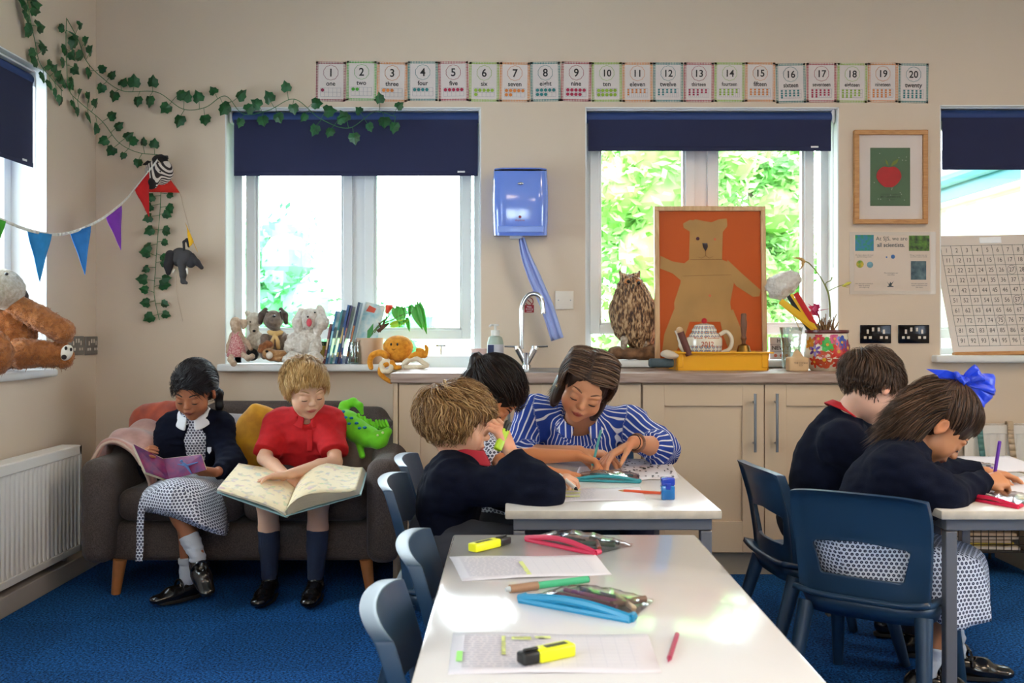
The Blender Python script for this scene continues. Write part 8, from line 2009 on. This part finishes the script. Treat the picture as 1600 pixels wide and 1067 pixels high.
pencil_case('blue-edged clear pencil case in the middle of the white table', [(812, 940), (985, 972), (1022, 940), (905, 917)], '#1c84b0', h=.020, tube_r=.0075, fill=((.1, .4, .8, .3, '#7a3a5a', .004), (.1, .6, .85, .5, '#a85a8c', .004), (.2, .75, .9, .65, '#50596c', .004), (.15, .25, .7, .2, '#7a8a98', .004), (.75, .3, .95, .8, '#6a4a3a', .006), (.62, .75, .95, .35, '#c9b090', .005)))
pencil_case('crimson-edged clear pencil case at the far end of the white table', [(822, 845), (930, 868), (990, 853), (880, 834)], '#c42a50', h=.024, tube_r=.0060, fill=((.25, .5, .6, .45, '#26262a', .005), (.6, .3, .95, .6, '#3a5a4a', .005), (.7, .6, .95, .2, '#8a4a3a', .005), (.5, .8, .9, .8, '#30343c', .004)))
pencil_case('teal-edged clear pencil case beside the boy holding the black marker', [(898, 752), (1000, 755), (998, 742), (905, 741)], '#2a8c98', h=.022, tube_r=.0055, fill=((.1, .3, .8, .3, '#26262a', .004), (.2, .7, .9, .6, '#50a0b0', .004)))
pencil_case('red-edged clear pencil case with pens at the corner of the right-hand table', [(1500, 779), (1590, 795), (1640, 780), (1545, 768)], '#d02048', h=.018, tube_r=.0055, fill=((.12, .35, .6, .2, '#ececec', .0065), (.02, .4, .14, .36, '#161616', .006), (.7, .4, .95, .7, '#c9a070', .004)))
pencil_case('pale blue clear pencil case in front of the face of the blue bow girl', [(1485, 735), (1545, 738), (1560, 728), (1500, 722)], '#8fc0d8', h=.014, tube_r=.004, fill=((.2, .4, .8, .5, '#c8e0ec', .004), (.3, .7, .9, .6, '#a0b8d0', .004)))
pen('purple felt pen lying beside the pale blue pencil case', on_table(1528, 736, TZ + .01), on_table(1550, 731, TZ + .01), .0042, MATS['purple_pencil'] if 'purple_pencil' in MATS else M('purple_pencil', '#6a35a8', .3), None)

# ------------------------------------------------------------------ crocodile on the sofa arm
t = thing('toy_crocodile', 'bright green plush crocodile with blue spots lying on the sofa arm', 'soft toy', P(570, 690, 4.2)); gc = M('lime_plush', '#74dc22', .8, noise=(30, .2), bump=(200, .2), sheen=.3); D = 4.18
v = Vol(); v.chain([P(535, 648, D + .04), P(545, 660, D), P(558, 673, D - .03), P(575, 682, D - .06)], [.030, .045, .046, .040], k=.02); v.chain([P(575, 682, D - .06), P(592, 688, D - .09), P(606, 674, D - .10)], [.042, .034, .018], k=.02)
v.chain([P(535, 648, D + .04), P(538, 634, D + .06), P(552, 628, D + .06), P(562, 634, D + .04), P(566, 646, D + .03)], [.028, .020, .017, .014, .008], k=.012); v.cone(P(560, 690, D - .05), P(566, 712, D - .09), .014, .013, k=.01); v.cone(P(540, 668, D - .02), P(535, 680, D - .06), .014, .013, k=.01)
vol_obj('body', v, .0045, gc, t)
mb = MB()
for i in range(10): x = 560 + i * 4.6; y = 650 + i * 2.2 + (2 if i % 2 else 0); mb.tube([P(x - 3, y + 6, D), P(x, y - 2, D - .02), P(x + 3, y + 7, D - .03)], [.006, .008, .005], 7)
for i in range(4): x = 588 + i * 5; mb.tube([P(x, 668, D - .08), P(x, 658, D - .08), P(x + 4, 667, D - .09)], [.006, .008, .005], 7)
mb.build('back_frill', gc, t); mb = MB()
for x, y in ((536, 643), (540, 652), (549, 653), (546, 662), (557, 661), (562, 669), (570, 668)): mb.ball(P(x, y, D - .048 + (x - 535) * -.0012), (.009, .008, .006), 8)
mb.build('blue_spots', M('spot_blue', '#1f7fb0', .8), t); MB().ball(P(598, 676, D - .125), .006, 8).ball(P(590, 680, D - .125), .005, 8).build('eye', M('eye_white', '#d8f0a0', .5), t); fixc(t)

# ------------------------------------------------------------------ racks and box under the window at the far side
t = thing('paper_rack', 'wire-fronted rack of papers and magazines standing behind the writing table', 'rack', (1.98, 4.30, 0)); mb = MB()
for z in (.10, .22, .34): mb.bx(-.22, .16, -.16, .16, z, z + .008)
mb.build('shelf', M('rack_dark', '#2c2826', .5), t, smooth=False); mb = MB()
for z0, z1 in ((.10, .20), (.22, .31)):
    for i in range(13): x = -.22 + i * .38 / 12; mb.tube([(x, -.16, z0), (x, -.16, z1)], .002, 5)
    for j in range(4): z = z0 + (z1 - z0) * j / 3; mb.tube([(-.22, -.16, z), (.16, -.16, z)], .002, 5)
mb.build('wire_front', M('rack_wire', '#3a3432', .4, .5), t); mb = MB()
for x in (-.22, .16):
    for y in (-.16, .16): mb.tube([(x, y, 0), (x, y, .46)], .007, 8)
mb.build('upright', MATS['rack_dark'], t)
rn = random.Random(7)
for z, n in ((.108, 5), (.228, 5), (.348, 5)):
    for k in range(n):
        c = rn.choice(('#cdbfb0', '#b8a48f', '#d8d0c8', '#a88f70', '#c9b040')); o = MB().box((rn.uniform(-.04, .0), rn.uniform(-.02, .0), z + .008 + k * .014), (.30, .26, .011), rot=(0, 0, R(rn.uniform(-6, 6)))).build('paper_stack', M('stack_' + c[1:], c, .7), None, smooth=False); o.location = t.location
        tag(o, {.108: 'bundle of papers on the lowest shelf of the wire rack', .228: 'bundle of papers on the middle shelf of the wire rack', .348: 'bundle of papers on the top of the wire rack'}[z], 'papers', 'bundles of papers on the wire rack, %s shelf' % {.108: 'lowest', .228: 'middle', .348: 'top'}[z])
tag(MB().bx(2.18, 2.20, 4.0, 4.50, .0, .42).build('white_panel', M('panel_cream', '#cfc0ac', .6), smooth=False, bevel=.002), 'cream side panel between the paper rack and the blue bag', 'panel')
v = Vol(); v_rbox(v, (2.52, 4.15, .27), (.60, .34, .42), .05); t = vol_obj('blue_bag', v, .012, M('blue_nylon', '#1f7fb0', .45), None, disp=lambda p: .010 * vnoise(p, 9, 3)); tag(t, 'big bright blue nylon bag under the radiator at the frame edge', 'bag')
# wire basket of fruit on the radiator shelf, behind the boys' heads
t = thing('wire_basket', 'wire basket with red and orange bits behind the girl with the bow', 'basket', P(1398, 668, 4.55)); l = t.location; mb = MB()
for i in range(9): x = -.055 + i * .0137; mb.tube([(x, -.05, 0), (x, -.05, .10)], .0015, 5)
for z in (0, .05, .10): mb.tube([(-.055, -.05, z), (.055, -.05, z), (.055, .05, z), (-.055, .05, z), (-.055, -.05, z)], .002, 5)
mb.build('wire', M('basket_gold', '#6f5a34', .4, .6), t); MB().bx(-.054, .054, -.049, .049, .001, .006).build('floor_plate', M('basket_base', '#5a4a3a', .7), t, smooth=False)
rn = random.Random(9)
tag(MB().rbox((P(1398, 0, 4.55).x, 4.55, l.z / 2 - .001), (.16, .16, l.z - .004), .006).build('low_cupboard', M('low_cupboard', '#c0a88c', .6)), 'small beige stand under the wire basket behind the pupils', 'stand')
for k, (x, z, c) in enumerate(((-.03, .035, '#a8281c'), (.0, .030, '#c85a20'), (.03, .034, '#b03020'), (.01, .075, '#c84818'), (-.025, .078, '#8a1f1c'))):
    o = MB().ball((0, 0, 0), .025, 14).build('toy_fruit', M('fruit_' + c[1:], c, .4)); o.location = (l.x + x, 4.55, l.z + z); tag(o, 'red-orange toy fruit in the wire basket', 'toy fruit', 'toy fruit in the wire basket')
for t in fixp_later: fixc(t)
